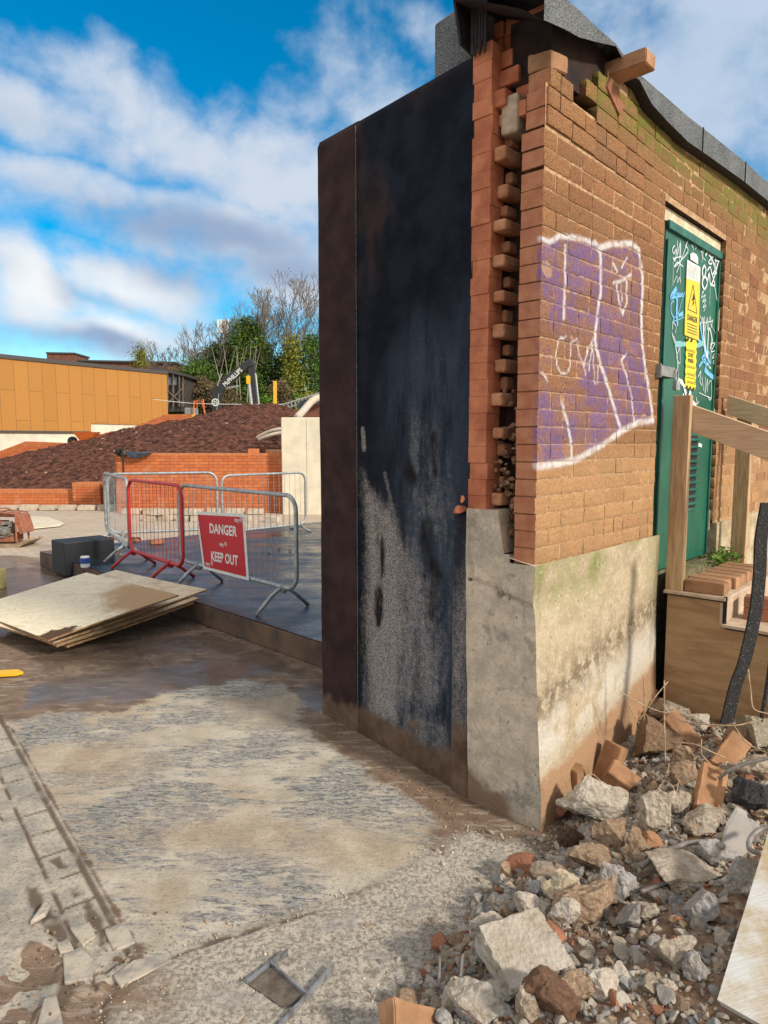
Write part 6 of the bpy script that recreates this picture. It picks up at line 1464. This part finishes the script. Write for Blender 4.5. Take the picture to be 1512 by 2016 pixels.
# ochre clad building
ob = thing('clad_building', 'long ochre panelled building with cream base at the left', 'building', (-14, 33, 0))
A1 = np.array([-26.5, 22.5, 0]); B1_ = gy(327, 800, 36.6); B1_[2] = 0; A2 = gy(0, 800, 30.0); A2[2] = 0; dirb = B1_-A2; Lb2 = np.linalg.norm(dirb); dirb /= Lb2; A1 = A2-dirb*9
ztop = lambda p: 5.32
def zz_of(px, py): # height on the facade plane
    nrm = np.cross(dirb, Z3); q = pl(px, py, A2, nrm); return float((q-A2)@dirb), float(q[2])
t0 = zz_of(0, 703); t1 = zz_of(327, 737); b0 = zz_of(0, 850); b1 = zz_of(178, 851); b2 = zz_of(178, 834); b3 = zz_of(327, 838)
mk = lambda s, z, o_=0: A2+dirb*s+Z3*z-np.cross(dirb, Z3)*0+np.cross(dirb, Z3)*(-o_)
nrm = np.cross(dirb, Z3)
if nrm@(O-A2) < 0: nrm = -nrm
mk = lambda s, z, o_=0: A2+dirb*s+Z3*z+nrm*o_
pts = [(-9, b0[1]), (b1[0], b1[1]), (b2[0], b2[1]), (t1[0], b3[1]), (t1[0], t1[1]), (0, t0[1]), (-9, t0[1]+.0)]
me = bpy.data.meshes.new('cladding'); loc = np.array(ob.location)
me.from_pydata([tuple(mk(s, z, .06)-loc) for s, z in pts], [], [tuple(range(len(pts)))]); uv = me.uv_layers.new(name='UVMap')
for i, (s, z) in enumerate(pts): uv.data[i].uv = (s, z)
me.materials.append(M_CLAD); o = bpy.data.objects.new('cladding', me); COL.objects.link(o); o.parent = ob
mb = MB(); mb.prism([mk(-9, -.5), mk(t1[0], -.5), mk(t1[0], t1[1]-.02), mk(-9, t0[1]-.02)], -nrm*.3); obj('base_wall', mb, M_BASEWALL, ob)
mb = MB(); mb.prism([mk(t1[0], -.5), mk(t1[0], t1[1]-.02), mk(t1[0], t1[1]-.02)-nrm*9, mk(t1[0], -.5)-nrm*9], dirb*-.3); obj('gable_wall', mb, M_CLAD, ob)
mb = MB(); mb.prism([mk(-9, t0[1], .12), mk(t1[0]+.05, t1[1], .12), mk(t1[0]+.05, t1[1]+.16, .12), mk(-9, t0[1]+.20, .12)], -nrm*.6); obj('capping', mb, M_CAP, ob)
mb = MB(); mb.prism([mk(-9, t0[1]+.01, -.1), mk(t1[0], t1[1]+.01, -.1), mk(t1[0], t1[1]+.01, -9), mk(-9, t0[1]+.01, -9)], Z3*.05); obj('flat_roof', mb, M_FELT, ob)
mb = MB(); mb.prism([mk(-9, b0[1]-.05, .065), mk(b1[0], b1[1]-.05, .065), mk(b1[0], b1[1]+.04, .065), mk(-9, b0[1]+.04, .065)], nrm*.03); obj('drip_trim', mb, M_CAP, ob)
# brick ramps in front of it
def farpoly(name, pts, Y, th, m_, label, cat):
    P = [gy(x, y, Y) for x, y in pts]; mb = MB(); mb.prism(P, np.array([0, th, 0])); o = obj(name, mb, m_); c = np.mean(P, 0); origin_to(o, c); return tag(o, label, cat)
farpoly('brick_ramp_wall', [(-160, 980), (0, 905-17), (50, 869), (122, 872), (132, 882), (132, 930), (-160, 1010)], 26.0, .35, M_BRICKFAR, 'sloping brick wall at the foot of the ochre building, far left', 'wall')
farpoly('brick_ramp_wall', [(225, 856), (325, 816), (374, 815), (374, 850), (225, 890)], 27.5, .35, M_BRICKFAR, 'sloping brick wall rising beside the end of the ochre building', 'wall')
# wheelbarrow
wbp = gy(165, 862, 23.6); wbt = thing('wheelbarrow', 'orange wheelbarrow tipped on the soil bank below the ochre building', 'wheelbarrow', wbp)
mb = MB(); p = wbp; i0 = [p+np.array(q) for q in ((-.38, 0, .2), (.38, 0, .2), (.38, .5, .2), (-.38, .5, .2))]; j0 = [p+np.array(q) for q in ((-.2, .1, -.08), (.22, .1, -.08), (.22, .4, -.08), (-.2, .4, -.08))]
for k in range(4): mb.quad(i0[k], i0[(k+1) % 4], j0[(k+1) % 4], j0[k])
mb.poly(j0); obj('tray', mb, M_ORANGE, wbt)
mb = MB(); mb.tube([p+[.9, .05, .2], p+[.1, .1, -.1], p+[-.5, .2, -.12]], .018, 6); mb.tube([p+[.9, .45, .2], p+[.1, .4, -.1], p+[-.5, .3, -.12]], .018, 6); obj('handles', mb, M_ORANGE, wbt)
mb = MB(); mb.lathe(p+[-.5, .2, -.12], [(.05, 0), (.17, .01), (.17, .08), (.05, .09)], 14, axis=(0, 1, 0)); obj('wheel', mb, M_BLACK, wbt)
# plastic sheet and stake, blue bucket
mb = MB(); p = gy(242, 905, 15.7); mb.tube([[p[0], 15.7, .9], [p[0], 15.7, 1.55]], .022, 6); o = obj('metal_stake', mb, M_FELTDARK); origin_to(o, [p[0], 15.7, .9]); tag(o, 'dark stake standing in front of the tall brick wall', 'stake')
mb = MB(); P = [gy(x, y, 15.75) for x, y in [(246, 889), (262, 893), (300, 891), (283, 899), (262, 903), (250, 898)]]; mb.prism(P, np.array([0, .12, .02])); o = obj('plastic_sheet', mb, M_TARP); origin_to(o, P[0]); tag(o, 'blue black plastic sheet draped over the brick wall top', 'plastic sheet')
mb = MB(); V, F_ = rock_verts(333, 2, 4, .15); p = gy(232, 888, 15.8); mb.add(V*[.10, .08, .09]+p, F_); mb.add(V*[.14, .05, .03]+p-[-.08, 0, .1], F_); o = obj('plastic_bag', mb, M_FELTDARK); origin_to(o, p); tag(o, 'crumpled black plastic on the top left corner of the tall wall', 'plastic')
p = gy(158, 928, 20.0); bk = thing('bucket', 'dark blue bucket sitting on the soil bank', 'bucket', p); mb = MB(); mb.lathe(p, [(.12, -.15), (.17, .12), (.155, .12), (.11, -.12)], 16); obj('bucket_body', mb, M_TARP, bk); mb = MB(); mb.tube([p+[-.17, 0, .1], p+[-.1, -.1, .02], p+[.1, -.1, .02], p+[.17, 0, .1]], .012, 6); obj('handle', mb, M_BLACK, bk)
# excavator
YE = 40.0
ex = thing('excavator', 'black excavator arm rising behind the soil bank', 'excavator', gy(425, 840, YE))
def E(x, y, o_=0): return gy(x, y, YE+o_)
mb = MB(); mb.prism([E(*q) for q in [(418, 822), (415, 782), (422, 762), (440, 743), (482, 711), (491, 706), (499, 711), (497, 720), (486, 725), (455, 752), (440, 768), (434, 785), (432, 822)]], np.array([0, .45, 0])); bm_ = obj('boom', mb, M_DARKSTEEL, ex, bevel=.03)
tb = MB(); d_ = (E(484, 728)-E(441, 768)); d_ /= np.linalg.norm(d_); up_ = np.array([-d_[2], 0, d_[0]]); put_text(tb, 'McPHILLIPS', .36, E(458, 743, -.012), d_, up_, 0, .02, .78)
c = E(424, 792, -.012); i0 = len(tb.v)
for k in range(16): a = 2*math.pi*k/16; tb.v += [tuple(c+np.array([math.cos(a), 0, math.sin(a)])*.22), tuple(c+np.array([math.cos(a), 0, math.sin(a)])*.16)]
for k in range(16): a = i0+2*k; b = i0+2*((k+1) % 16); tb.f.append((a, b, b+1, a+1)); tb.m.append(0)
put_text(tb, 'M', .26, c, np.array([1., 0, 0]), Z3, 0, .02); obj('boom_lettering', tb, M_SIGNWHITE, bm_)
mb = MB(); mb.prism([E(*q, .08) for q in [(486, 714), (498, 708), (501, 716), (503, 760), (507, 800), (499, 800), (494, 765), (489, 735)]], np.array([0, .3, 0])); obj('stick', mb, M_DARKSTEEL, ex, bevel=.02)
mb = MB(); mb.tube([E(488, 740, .0), E(495, 796, .0)], .10, 8); obj('bucket_ram', mb, M_GALV, ex); mb = MB(); mb.box(E(489, 748, -.02), (.2, .2, .45)); obj('yellow_band', mb, M_YELPAINT, ex)
mb = MB(); mb.tube([E(503, 735, .1), E(510, 798, .1)], .05, 6); obj('hydraulic_pipe', mb, M_GALV, ex); mb = MB(); mb.tube([E(424, 768, .2), E(470, 760, .2)], .06, 6); obj('hydraulic_pipe', mb, M_GALV, ex)
mb = MB(); mb.tube([E(438, 735-0, -.05), E(432, 747, -.05), E(428, 760, -.05)], .03, 6); mb.tube([E(431, 775, .05), E(426, 818, .05)], .06, 6); obj('boom_ram', mb, M_GALV, ex)
c = E(425, 850, .2); mb = MB(); mb.box((c[0]-1.2, YE+.3, 1.2), (3.4, 2.4, 1.1)); obj('upper_body', mb, M_DARKSTEEL, ex, bevel=.08); mb = MB(); mb.box((c[0]-.9, YE-.8, .35), (3.4, .5, .7)); mb.box((c[0]-.9, YE+1.3, .35), (3.4, .5, .7)); obj('track', mb, M_BLACK, ex, bevel=.2)
mb = MB(); mb.prism([E(*q, .1) for q in [(490, 800), (512, 796), (520, 812), (508, 828), (488, 820)]], np.array([0, .6, 0])); obj('bucket', mb, M_DARKSTEEL, ex)
# orange frame machine
YO = 32.
mr = thing('dumper_frame', 'small orange roll frame machine on top of the soil bank', 'machine', gy(395, 830, YO))
mb = MB()
q = lambda x, y, o_=0: gy(x, y, YO+o_)
mb.tube([q(380, 830), q(382, 790), q(400, 787), q(404, 828)], .035, 6); mb.tube([q(386, 832, .8), q(388, 792, .8), q(397, 790, .8), q(408, 828, .8)], .035, 6); mb.tube([q(382, 790), q(388, 792, .8)], .03, 6); mb.tube([q(400, 787), q(397, 790, .8)], .03, 6); obj('roll_frame', mb, M_ORANGE, mr)
mb = MB(); mb.box(q(390, 822, .3), (.75, .8, .22)); obj('yellow_base', mb, M_YELPAINT, mr, bevel=.03); mb = MB(); mb.box(q(377, 812, .4), (.5, .6, .42)); obj('seat_block', mb, M_STEELP, mr, bevel=.05); mb = MB(); mb.box(q(403, 825, -.1), (.14, .2, .36)); obj('orange_lamp_post', mb, M_ORANGE, mr)
o = farpoly('yellow_post', [(538, 750), (544, 750), (544, 812), (538, 812)], 26., .12, M_YELPAINT, 'tall yellow post standing on top of the soil bank', 'post')
wire([(300, 786, 34), (380, 794, 34), (470, 796, 34), (560, 796, 34)], .014, M_PAIL, 'rope_line', 'pale rope line strung behind the soil bank', 'rope')
mb = MB()
for k in range(12): P0 = gy(560+k*7, 806-k*2.5, 30); P1 = gy(560+k*7, 794-k*2.2, 30); mb.tube([P0, P1], .025, 5)
mb.tube([gy(556, 797, 30), gy(650, 768, 30)], .04, 5); mb.tube([gy(556, 806, 30), gy(650, 778, 30)], .03, 5)
o = obj('site_fence', mb, M_GALV); origin_to(o, gy(600, 795, 30)); tag(o, 'low grey mesh fencing at the top right of the soil bank', 'fence')
farpoly('brick_wall_stub', [(590, 822), (590, 812), (612, 797), (660, 790), (660, 832)], 18.5, .3, M_OLDRED, 'dark red brick stub beyond the concrete pillar', 'wall')
farpoly('black_sheet', [(583, 800), (590, 790), (615, 783), (640, 780), (640, 792), (610, 798), (592, 806)], 19.5, .4, M_TARP, 'black sheeting beside the pale duct', 'sheet')
wire([(585, 822, 17.2), (598, 808, 17.6), (612, 792, 18), (626, 784, 18.2), (660, 780, 18.5)], .10, M_HOSE, 'duct_hose', 'thick pale duct hose above the concrete pillar', 'hose')
hg = 'pale duct hoses left of the pillar'
wire([(506, 862, 17.4), (525, 852, 17.3), (545, 846, 17.2), (580, 842, 17.2)], .05, M_HOSE, 'duct_hose', 'upper pale duct lying on the soil left of the pillar', 'hose', hg)
wire([(510, 866, 17.1), (528, 858, 17.0), (548, 853, 17.0), (580, 850, 17.0)], .05, M_HOSE, 'duct_hose', 'lower pale duct lying on the soil left of the pillar', 'hose', hg)
# plate compactor at left
pc_ = gz(20, 1074, .0); cp_ = thing('plate_compactor', 'muddy orange plate compactor standing on the yard at the left edge', 'compactor', pc_)
def Q(dx, dy, dz): return pc_+np.array([dx, dy, dz])
mb = MB(); i0 = [Q(-.45, -.22, .0), Q(.25, -.22, 0), Q(.42, -.2, .09), Q(.42, .25, .09), Q(.25, .25, 0), Q(-.45, .25, 0)]; mb.prism(i0[:1]+i0[1:2]+[Q(.42, -.22, .10), Q(.40, -.22, .13), Q(.22, -.22, .05), Q(-.45, -.22, .05)], np.array([0, .45, 0])); obj('base_plate', mb, mat('muddy_steel', (.36, .27, .17), .85, dark=(.2, .14, .09), nscale=12, bump=.6), cp_)
mb = MB(); mb.box(Q(-.1, 0, .14), (.5, .3, .14)); mb.box(Q(-.15, .02, .3), (.2, .22, .2)); obj('exciter_housing', mb, M_DIRTYORANGE, cp_, bevel=.02)
mb = MB(); mb.box(Q(-.05, -.05, .28), (.26, .24, .16)); mb.lathe(Q(-.16, -.14, .32), [(.08, 0), (.08, .06)], 14, axis=(0, -1, 0)); mb.box(Q(.05, -.12, .36), (.12, .1, .08)); mb.lathe(Q(.02, -.17, .24), [(.05, 0), (.05, .04)], 12, axis=(0, -1, 0)); mb.tube([Q(-.2, -.16, .2), Q(0, -.18, .16), Q(.14, -.16, .2)], .012, 6); obj('engine', mb, M_ENGINE, cp_, bevel=.01)
mb = MB(); mb.box(Q(-.02, 0, .50), (.34, .26, .06)); mb.prism([Q(.17, -.16, .52), Q(.25, -.16, .50), Q(.32, -.16, .22), Q(.24, -.16, .20)], np.array([0, .34, 0])); obj('engine_cover', mb, M_DIRTYORANGE, cp_, bevel=.012)
mb = MB()
for dy in (-.17, .2): mb.tube([Q(-.4, dy, .1), Q(-.35, dy, .5), Q(-.1, dy, .55), Q(.2, dy, .53), Q(.2, dy, .08)], .016, 7)
mb.tube([Q(-.25, 0, .55), Q(-.15, 0, .6), Q(.0, 0, .6), Q(.08, 0, .55)], .012, 6); mb.tube([Q(-.4, 0, .4), Q(-.8, 0, .9)], .02, 7); obj('guard_frame', mb, M_DIRTYORANGE, cp_)
# houses behind
YH = 62.
hs_ = thing('brick_house', 'old red brick flat roofed block behind the ochre building', 'building', gy(230, 760, YH))
def hp(x, y, o_=0): return gy(x, y, YH+o_)
mb = MB(); mb.prism([hp(100, 800), hp(100, 718), hp(150, 712), hp(345, 716), hp(345, 800)], np.array([0, 6, 0])); obj('wall', mb, M_OLDRED, hs_)
mb = MB(); mb.prism([hp(92, 715, 0), hp(92, 695, 0), hp(146, 696, 0), hp(146, 715, 0)], np.array([0, 3, 0])); obj('stair_tower', mb, M_OLDRED, hs_)
mb = MB(); mb.prism([hp(90, 696, -.1), hp(90, 693, -.1), hp(147, 694, -.1), hp(147, 697, -.1)], np.array([0, 3.2, 0])); mb.prism([hp(150, 711, -.2), hp(150, 708, -.2), hp(346, 712, -.2), hp(346, 716, -.2)], np.array([0, 6.3, 0])); obj('roof_edge', mb, M_CAP, hs_)
mb = MB(); mb.prism([hp(269, 716, -.4), hp(269, 693, -.4), hp(280, 690, -.4), hp(281, 716, -.4)], np.array([0, .8, 0])); obj('chimney', mb, mat('mossy_chimney', (.30, .22, .08), .9, dark=(.15, .14, .04), nscale=3, bump=.3), hs_)
YB = 50.
ts = thing('timber_building', 'dark timber framed building end beside the ochre block', 'building', gy(343, 800, YB))
tp = lambda x, y, o_=0: gy(x, y, YB+o_)
mb = MB(); mb.prism([tp(316, 810), tp(316, 726), tp(362, 738), tp(362, 810)], np.array([0, 4, 0])); obj('wall', mb, mat('dark_timber', (.07, .06, .05), .9, dark=(.03, .025, .02), nscale=3, bump=.4), ts)
mb = MB(); mb.prism([tp(300, 722, -.4), tp(300, 727, -.4), tp(366, 741, -.4), tp(366, 736, -.4)], np.array([0, 4.8, 0])); obj('roof', mb, M_CAP, ts)
for x in (334, 345): mb = MB(); mb.prism([tp(x-3, 758, -.03), tp(x-3, 742, -.03), tp(x+3, 743, -.03), tp(x+3, 758, -.03)], np.array([0, .05, 0])); obj('window', mb, mat('grey_window', (.25, .30, .34), .3, bump=0) if x == 334 else bpy.data.materials['grey_window'], ts)
mb = MB()
for x in (329, 340, 352, 359): mb.prism([tp(x, 800, -.3), tp(x, 735, -.3), tp(x+2, 735, -.3), tp(x+2, 800, -.3)], np.array([0, .1, 0]))
mb.tube([tp(330, 770, -.3), tp(358, 795, -.3)], .06, 5); mb.tube([tp(330, 795, -.3), tp(358, 765, -.3)], .06, 5); obj('timber_frame', mb, M_BARK, ts)
# phone mast
YM = 95.
ms = thing('phone_mast', 'pale lattice phone mast among the bare trees', 'mast', gy(440, 800, YM)); mp = lambda x, y, o_=0: gy(x, y, YM+o_)
mb = MB()
for (dx, dy) in ((-.5, 0), (.5, 0), (0, .8)): a = mp(440, 800); b = mp(440, 632); mb.tube([a+[dx, dy, 0], b+[dx*.6, dy*.6, 0]], .09, 5)
for k in range(14): y = 640+k*11; a = mp(440, y); mb.tube([a+[-.5, 0, 0], mp(440, y+11)+[.5, 0, 0]], .05, 4); mb.tube([a+[.5, 0, 0], mp(440, y+11)+[-.5, 0, 0]], .05, 4)
obj('lattice', mb, M_GALV, ms); mb = MB()
for x in (430, 436, 443, 449): mb.box(mp(x, 641, -.4), (.28, .25, 1.6))
mb.box(mp(440, 655, -.2), (2.0, .8, .1)); obj('antenna', mb, M_PAIL, ms)

# ================================================================== TREES
def bare_tree(base, height, spread, seed, lean=0, levels=7, label='', trunk_r=None, leaf=None, nleaf=0, name='bare_tree', grp='trees behind the site', first=.27, leafr=.16, up=.12):
    r = random.Random(seed); root = thing(name, label, 'tree', base, grp); segs = []; tips = []
    def grow(p, d, L_, rad, lev):
        n = 3; pts = [p]; rads = [rad]
        for k in range(n):
            d = (d+Vector((r.gauss(0, .13), r.gauss(0, .13), r.gauss(0, .08)+.05))).normalized(); p = p+d*(L_/n); pts.append(p); rads.append(rad*(1-.3*(k+1)/n))
        segs.append((pts, rads, lev))
        if lev >= levels: tips.append((p, d)); return
        if lev >= levels-2: tips.append((p, d))
        nb = 3 if lev == 0 else 2
        for b in range(nb):
            ax = Vector((r.gauss(0, 1), r.gauss(0, 1), r.gauss(0, .35))).normalized(); nd = (d*1.0+ax*spread*(.75+.5*r.random())+Vector((0, 0, up))).normalized()
            grow(p if b else pts[-1], nd, L_*r.uniform(.70, .90), rads[-1]*r.uniform(.55, .75), lev+1)
        if lev < levels-1:
            ax = Vector((r.gauss(0, 1), r.gauss(0, 1), .2)).normalized(); grow(pts[2], (d+ax*spread*1.3).normalized(), L_*.55, rads[2]*.5, lev+2)
    tr = trunk_r or height*.018
    grow(Vector(tuple(base)), Vector((lean, 0, 1)).normalized(), height*first, tr, 0)
    mt = MB(); mtw = MB()
    for pts, rads, lev in segs:
        (mt if lev < 2 else mtw).tube([tuple(q) for q in pts], [max(q, .0155) for q in rads], 6 if lev < 2 else 3, cap=False)
    obj('trunk', mt, M_BARK, root); obj('branches', mtw, M_TWIG, root)
    if leaf and nleaf:
        ml = MB(); leaves(ml, [tuple(r.choice(tips)[0]) for _ in range(nleaf//6)], 6, leafr, r, height*.035); obj('crown', ml, leaf, root)
    return root
def leaves(mb, centers, n, size, r, spread):
    for c in centers:
        for _ in range(n):
            p = np.array([c[0]+r.gauss(0, spread), c[1]+r.gauss(0, spread), c[2]+r.gauss(0, spread*.8)]); a = np.array([r.gauss(0, 1), r.gauss(0, 1), r.gauss(0, .7)]); a /= np.linalg.norm(a); b = np.cross(a, [r.gauss(0, 1), r.gauss(0, 1), r.gauss(0, 1)]); b /= np.linalg.norm(b); s = size*r.uniform(.6, 1.3)
            mb.quad(p-a*s*.5, p+b*s*.28, p+a*s*.5, p-b*s*.28)
def leafy(base, prof, label, leaf, seed, n=900, size=.22, name='ivy_tree', lean=0, dens=9, cl=.32):
    if name == 'ivy_tree': prof = [(a*.84, b_*.95) for a, b_ in prof]
    """prof: list of (height, radius)"""
    r = random.Random(seed); root = thing(name, label, 'tree', base, 'trees behind the site'); b = np.array(base)
    hs2 = [q[0] for q in prof]; rr = [q[1] for q in prof]; H_ = hs2[-1]
    mt = MB(); mt.tube([b, b+[lean*H_*.4, 0, H_*.4], b+[lean*H_*.85, 0, H_*.85]], [H_*.022, H_*.016, H_*.006], 7, cap=False)
    for k in range(12):
        h = r.uniform(.25, .85)*H_; a = r.uniform(0, 6.28); L_ = np.interp(h, hs2, rr)*.8; mt.tube([b+[lean*h, 0, h-.3], b+[lean*h+math.cos(a)*L_*.5, math.sin(a)*L_*.5, h+.1*L_], b+[lean*h+math.cos(a)*L_, math.sin(a)*L_, h+.5*L_]], [H_*.008, H_*.005, H_*.002], 4, cap=False)
    obj('trunk', mt, M_BARK, root); ml = MB(); cs = []
    for _ in range(n):
        h = r.uniform(hs2[0], H_); R_ = np.interp(h, hs2, rr)*(.75+.35*mn.noise(Vector((seed, h*1.1, 0)))*1.6); a = r.uniform(0, 6.28); k = R_*math.sqrt(r.uniform(.15, 1))*(1+.35*mn.noise(Vector((math.cos(a)*1.5+seed, math.sin(a)*1.5, h*.8))))
        cs.append((b[0]+lean*h+math.cos(a)*k, b[1]+math.sin(a)*k, b[2]+h+.3*mn.noise(Vector((a, h, seed)))))
    leaves(ml, cs, dens, size, r, cl); obj('crown', ml, leaf, root); return root
tz = 3.5
def base_at(px, Y): p = gy(px, 800, Y); return (p[0], p[1], tz+max(0, (Y-54)*.03))
bare_tree(base_at(350, 60), 6.6, .62, 1, -.05, 7, 'bare tree at the left end of the tree line over the timber building')
bare_tree(base_at(392, 58), 8.0, .5, 2, .02, 7, 'tall thin bare tree left of the phone mast')
bare_tree(base_at(372, 66), 7.2, .6, 3, -.15, 7, 'bare tree behind the two leftmost ones')
bare_tree(base_at(485, 64), 9.0, .5, 4, .0, 7, 'bare tree rising above the dark green crown')
bare_tree(base_at(505, 70), 9.6, .55, 5, .05, 7, 'bare tree between the round green crown and the tallest tree')
bare_tree(base_at(535, 60), 8.6, .5, 6, -.05, 7, 'slender bare tree left of the tallest one')
bare_tree(base_at(572, 58), 9.4, .5, 7, .0, 8, 'tallest bare tree with a broad fan of twigs at the right', leaf=M_LEAF3, nleaf=500, leafr=.14, trunk_r=.28)
bare_tree(base_at(610, 62), 8.2, .5, 8, .05, 7, 'bare tree half hidden by the black wall')
bare_tree(base_at(455, 75), 8.6, .6, 9, .0, 7, 'bare tree just right of the phone mast')
for k, (x, le) in enumerate([(447, -.18), (458, -.1), (466, .02), (476, -.05), (484, .08), (492, .1)]):   # pale leaning stems
    b = np.array(base_at(x, 53)); mb = MB(); mb.tube([b-[0, 0, .5], b+[le*2.5, 0, 2.6], b+[le*6, 0, 5.4]], [.045, .035, .015], 5); mb.tube([b+[le*3, 0, 3], b+[le*3+.6, 0, 5.2]], [.03, .01], 4); o = obj('sapling', mb, mat('pale_bark', (.30, .27, .21), .9, bump=.2) if k == 0 else bpy.data.materials['pale_bark']); origin_to(o, b); tag(o, 'pale slender leaning sapling stem behind the excavator arm', 'sapling', 'pale sapling stems behind the excavator arm')
leafy(base_at(490, 58), [(1.0, 1.5), (4, 2.1), (6, 2.3), (7.6, 2.0), (8.8, 1.5), (9.4, .4)], 'round topped green ivy clad tree above the excavator arm', M_LEAF, 11, 1300, lean=0)
leafy(base_at(430, 59), [(.5, 2.0), (3, 2.6), (5, 2.2), (6.4, 1.4), (7.0, .4)], 'dark green tree left of the round topped one', M_LEAF2, 12, 1300)
leafy(base_at(455, 62), [(.5, 2.2), (4, 2.7), (6.5, 2.0), (7.4, .5)], 'dark evergreen under the phone mast', M_LEAF2, 13, 1200)
leafy(base_at(392, 56), [(.3, 2.0), (2.5, 2.4), (4.2, 1.8), (5.2, .4)], 'lower green tree beside the timber building', M_LEAF, 14, 1000)
leafy(base_at(520, 62), [(.5, 1.3), (4, 1.5), (6.5, 1.1), (7.4, .4)], 'thin leaved green tree in the middle gap', M_LEAF4, 15, 800)
leafy(base_at(578, 57), [(.5, 1.7), (3, 1.3), (5, .8), (6.8, .5), (7.6, .2)], 'yellow green ivy climbing the trunk of the tallest tree', M_LEAF3, 16, 520, name='ivy_tree')
leafy(base_at(560, 60), [(.5, 1.6), (3, 1.8), (5.5, 1.2), (6.2, .4)], 'bright green bush crown below the tallest tree', M_LEAF4, 17, 800)
leafy(base_at(612, 58), [(.5, 1.3), (4, 1.4), (7, 1.0), (8, .3)], 'green ivy tree right against the black wall', M_LEAF, 18, 560)
leafy(base_at(640, 60), [(.5, 1.6), (4, 1.8), (7.5, 1.2), (8.4, .3)], 'green tree mostly hidden behind the black wall', M_LEAF, 19, 400)
for k, (px, m_, w_, h_, lab) in enumerate([(345, M_LEAF4, 1.6, 1.5, 'low green shrub under the timber building'), (375, M_LEAF, 1.7, 1.6, 'green shrub left of the orange machine'), (405, M_LEAF4, 1.5, 1.5, 'green shrub right behind the orange machine'), (440, M_SCRUB, 1.6, 2.4, 'brown scrub left of the excavator arm'), (472, M_LEAF, 1.5, 1.7, 'dark shrub under the excavator arm'), (505, M_LEAF4, 1.2, 1.4, 'bright green shrub right of the excavator stick'),
                                           (525, M_LEAF4, 1.5, 2.0, 'bright green shrub left of the yellow post'), (552, M_SCRUB, 1.6, 2.6, 'brown scrub right of the yellow post'), (582, M_LEAF4, 1.6, 2.3, 'green shrub left of the site fence'), (612, M_LEAF3, 1.6, 2.2, 'yellowish shrub above the duct hose'), (400, M_SCRUB, 1.8, 2.8, 'brown scrub behind the green shrubs at the left'), (330, M_LEAF, 1.8, 1.2, 'shrub behind the end of the ochre building')]):
    Y = 52+(k % 3); p = gy(px, 800, Y); leafy((p[0], p[1], 2.9+(.6 if m_ is M_SCRUB else 0)), [(0, w_), (h_*.5, w_*.9), (h_*.85, w_*.6), (h_, .2)], lab, m_, 40+k, 420, .18, 'shrub', dens=8, cl=.2)
# yellowish shrub on the old roof
leafy(tuple(gy(278, 722, 58)), [(0, .6), (.7, .9), (1.3, .5), (1.6, .1)], 'yellowish small tree beside the chimney', M_LEAF3, 90, 160, .14, 'small_tree')
# trees right, above the coping
bare_tree((12.0, 22.0, 0), 9.6, .55, 31, .02, 7, 'fine twigged bare tree showing above the coping at the right', leaf=M_SCRUB, nleaf=260, leafr=.08)
bare_tree((14.5, 24.0, 0), 9.0, .55, 32, -.05, 6, 'second bare tree behind the coping at the right edge')
# distant wood closing the horizon
r = random.Random(77); ml = MB(); cs = []
for _ in range(2600):
    a = r.uniform(-1.35, 1.35); Y = r.uniform(150, 190); X_ = math.tan(a)*Y
    if abs(X_) > 420: continue
    cs.append((X_, Y, ground_h(np.array(X_), np.array(Y))+r.uniform(0, 3.2+1.0*math.sin(X_*.13))))
leaves(ml, cs, 6, 1.3, r, 1.0); o = obj('distant_wood', ml, M_LEAF2); o['kind'] = 'stuff'; o['label'] = 'distant wood along the horizon'
# weeds at the threshold
r = random.Random(5); ml = MB(); cs = [tuple(W(2.28+r.gauss(0, .12), .05+abs(r.gauss(0, .05)), .86+abs(r.gauss(0, .03)))) for _ in range(60)]; leaves(ml, cs, 6, .028, r, .02); o = obj('weed_tuft', ml, M_LEAF4); origin_to(o, W(2.28, .05, .83)); tag(o, 'small green weeds at the hinge side foot of the door', 'weeds')
mb = MB(); mb.box(W(2.1, .02, .80), (1.0, .09, .14), (D2, WN, Z3)); o = obj('threshold_ledge', mb, bpy.data.materials['mossy_threshold'], bl)
# brick on the coping
for k, (px, py, t_, s0, lab, yaw) in enumerate([(1278, 118, .17, 0, 'brick lying across the wall top, its end jutting out past the coping', A_WN), (1105, 100, .0, 0, 'tilted brick at the very corner of the broken wall top', A_D2+.25)]):
    if k == 0:
        q = W(*[wt(1278, 117, .16)[0], .06, wt(1278, 117, .16)[1]]); me = brick_mesh(91, M_LOOSEBRICK); place_mesh(me, 'loose_brick', q, (1, 1.05, 1.0), (.0, 0, yaw), lab, 'brick')
    else:
        q = W(.10, -.052, 3.155+.060); me = brick_mesh(92, M_LOOSEBRICK); place_mesh(me, 'loose_brick', q, (.75, 1, 1), (0.1, -.22, yaw-.2), lab, 'brick')
q = W(.62, -.03, 3.235); place_mesh(brick_mesh(93, M_REDBRICKLOOSE, True), 'loose_brick', q, (1, 1, .9), (.2, .5, A_D2), 'red brick stub wedged under the jutting brick', 'brick')
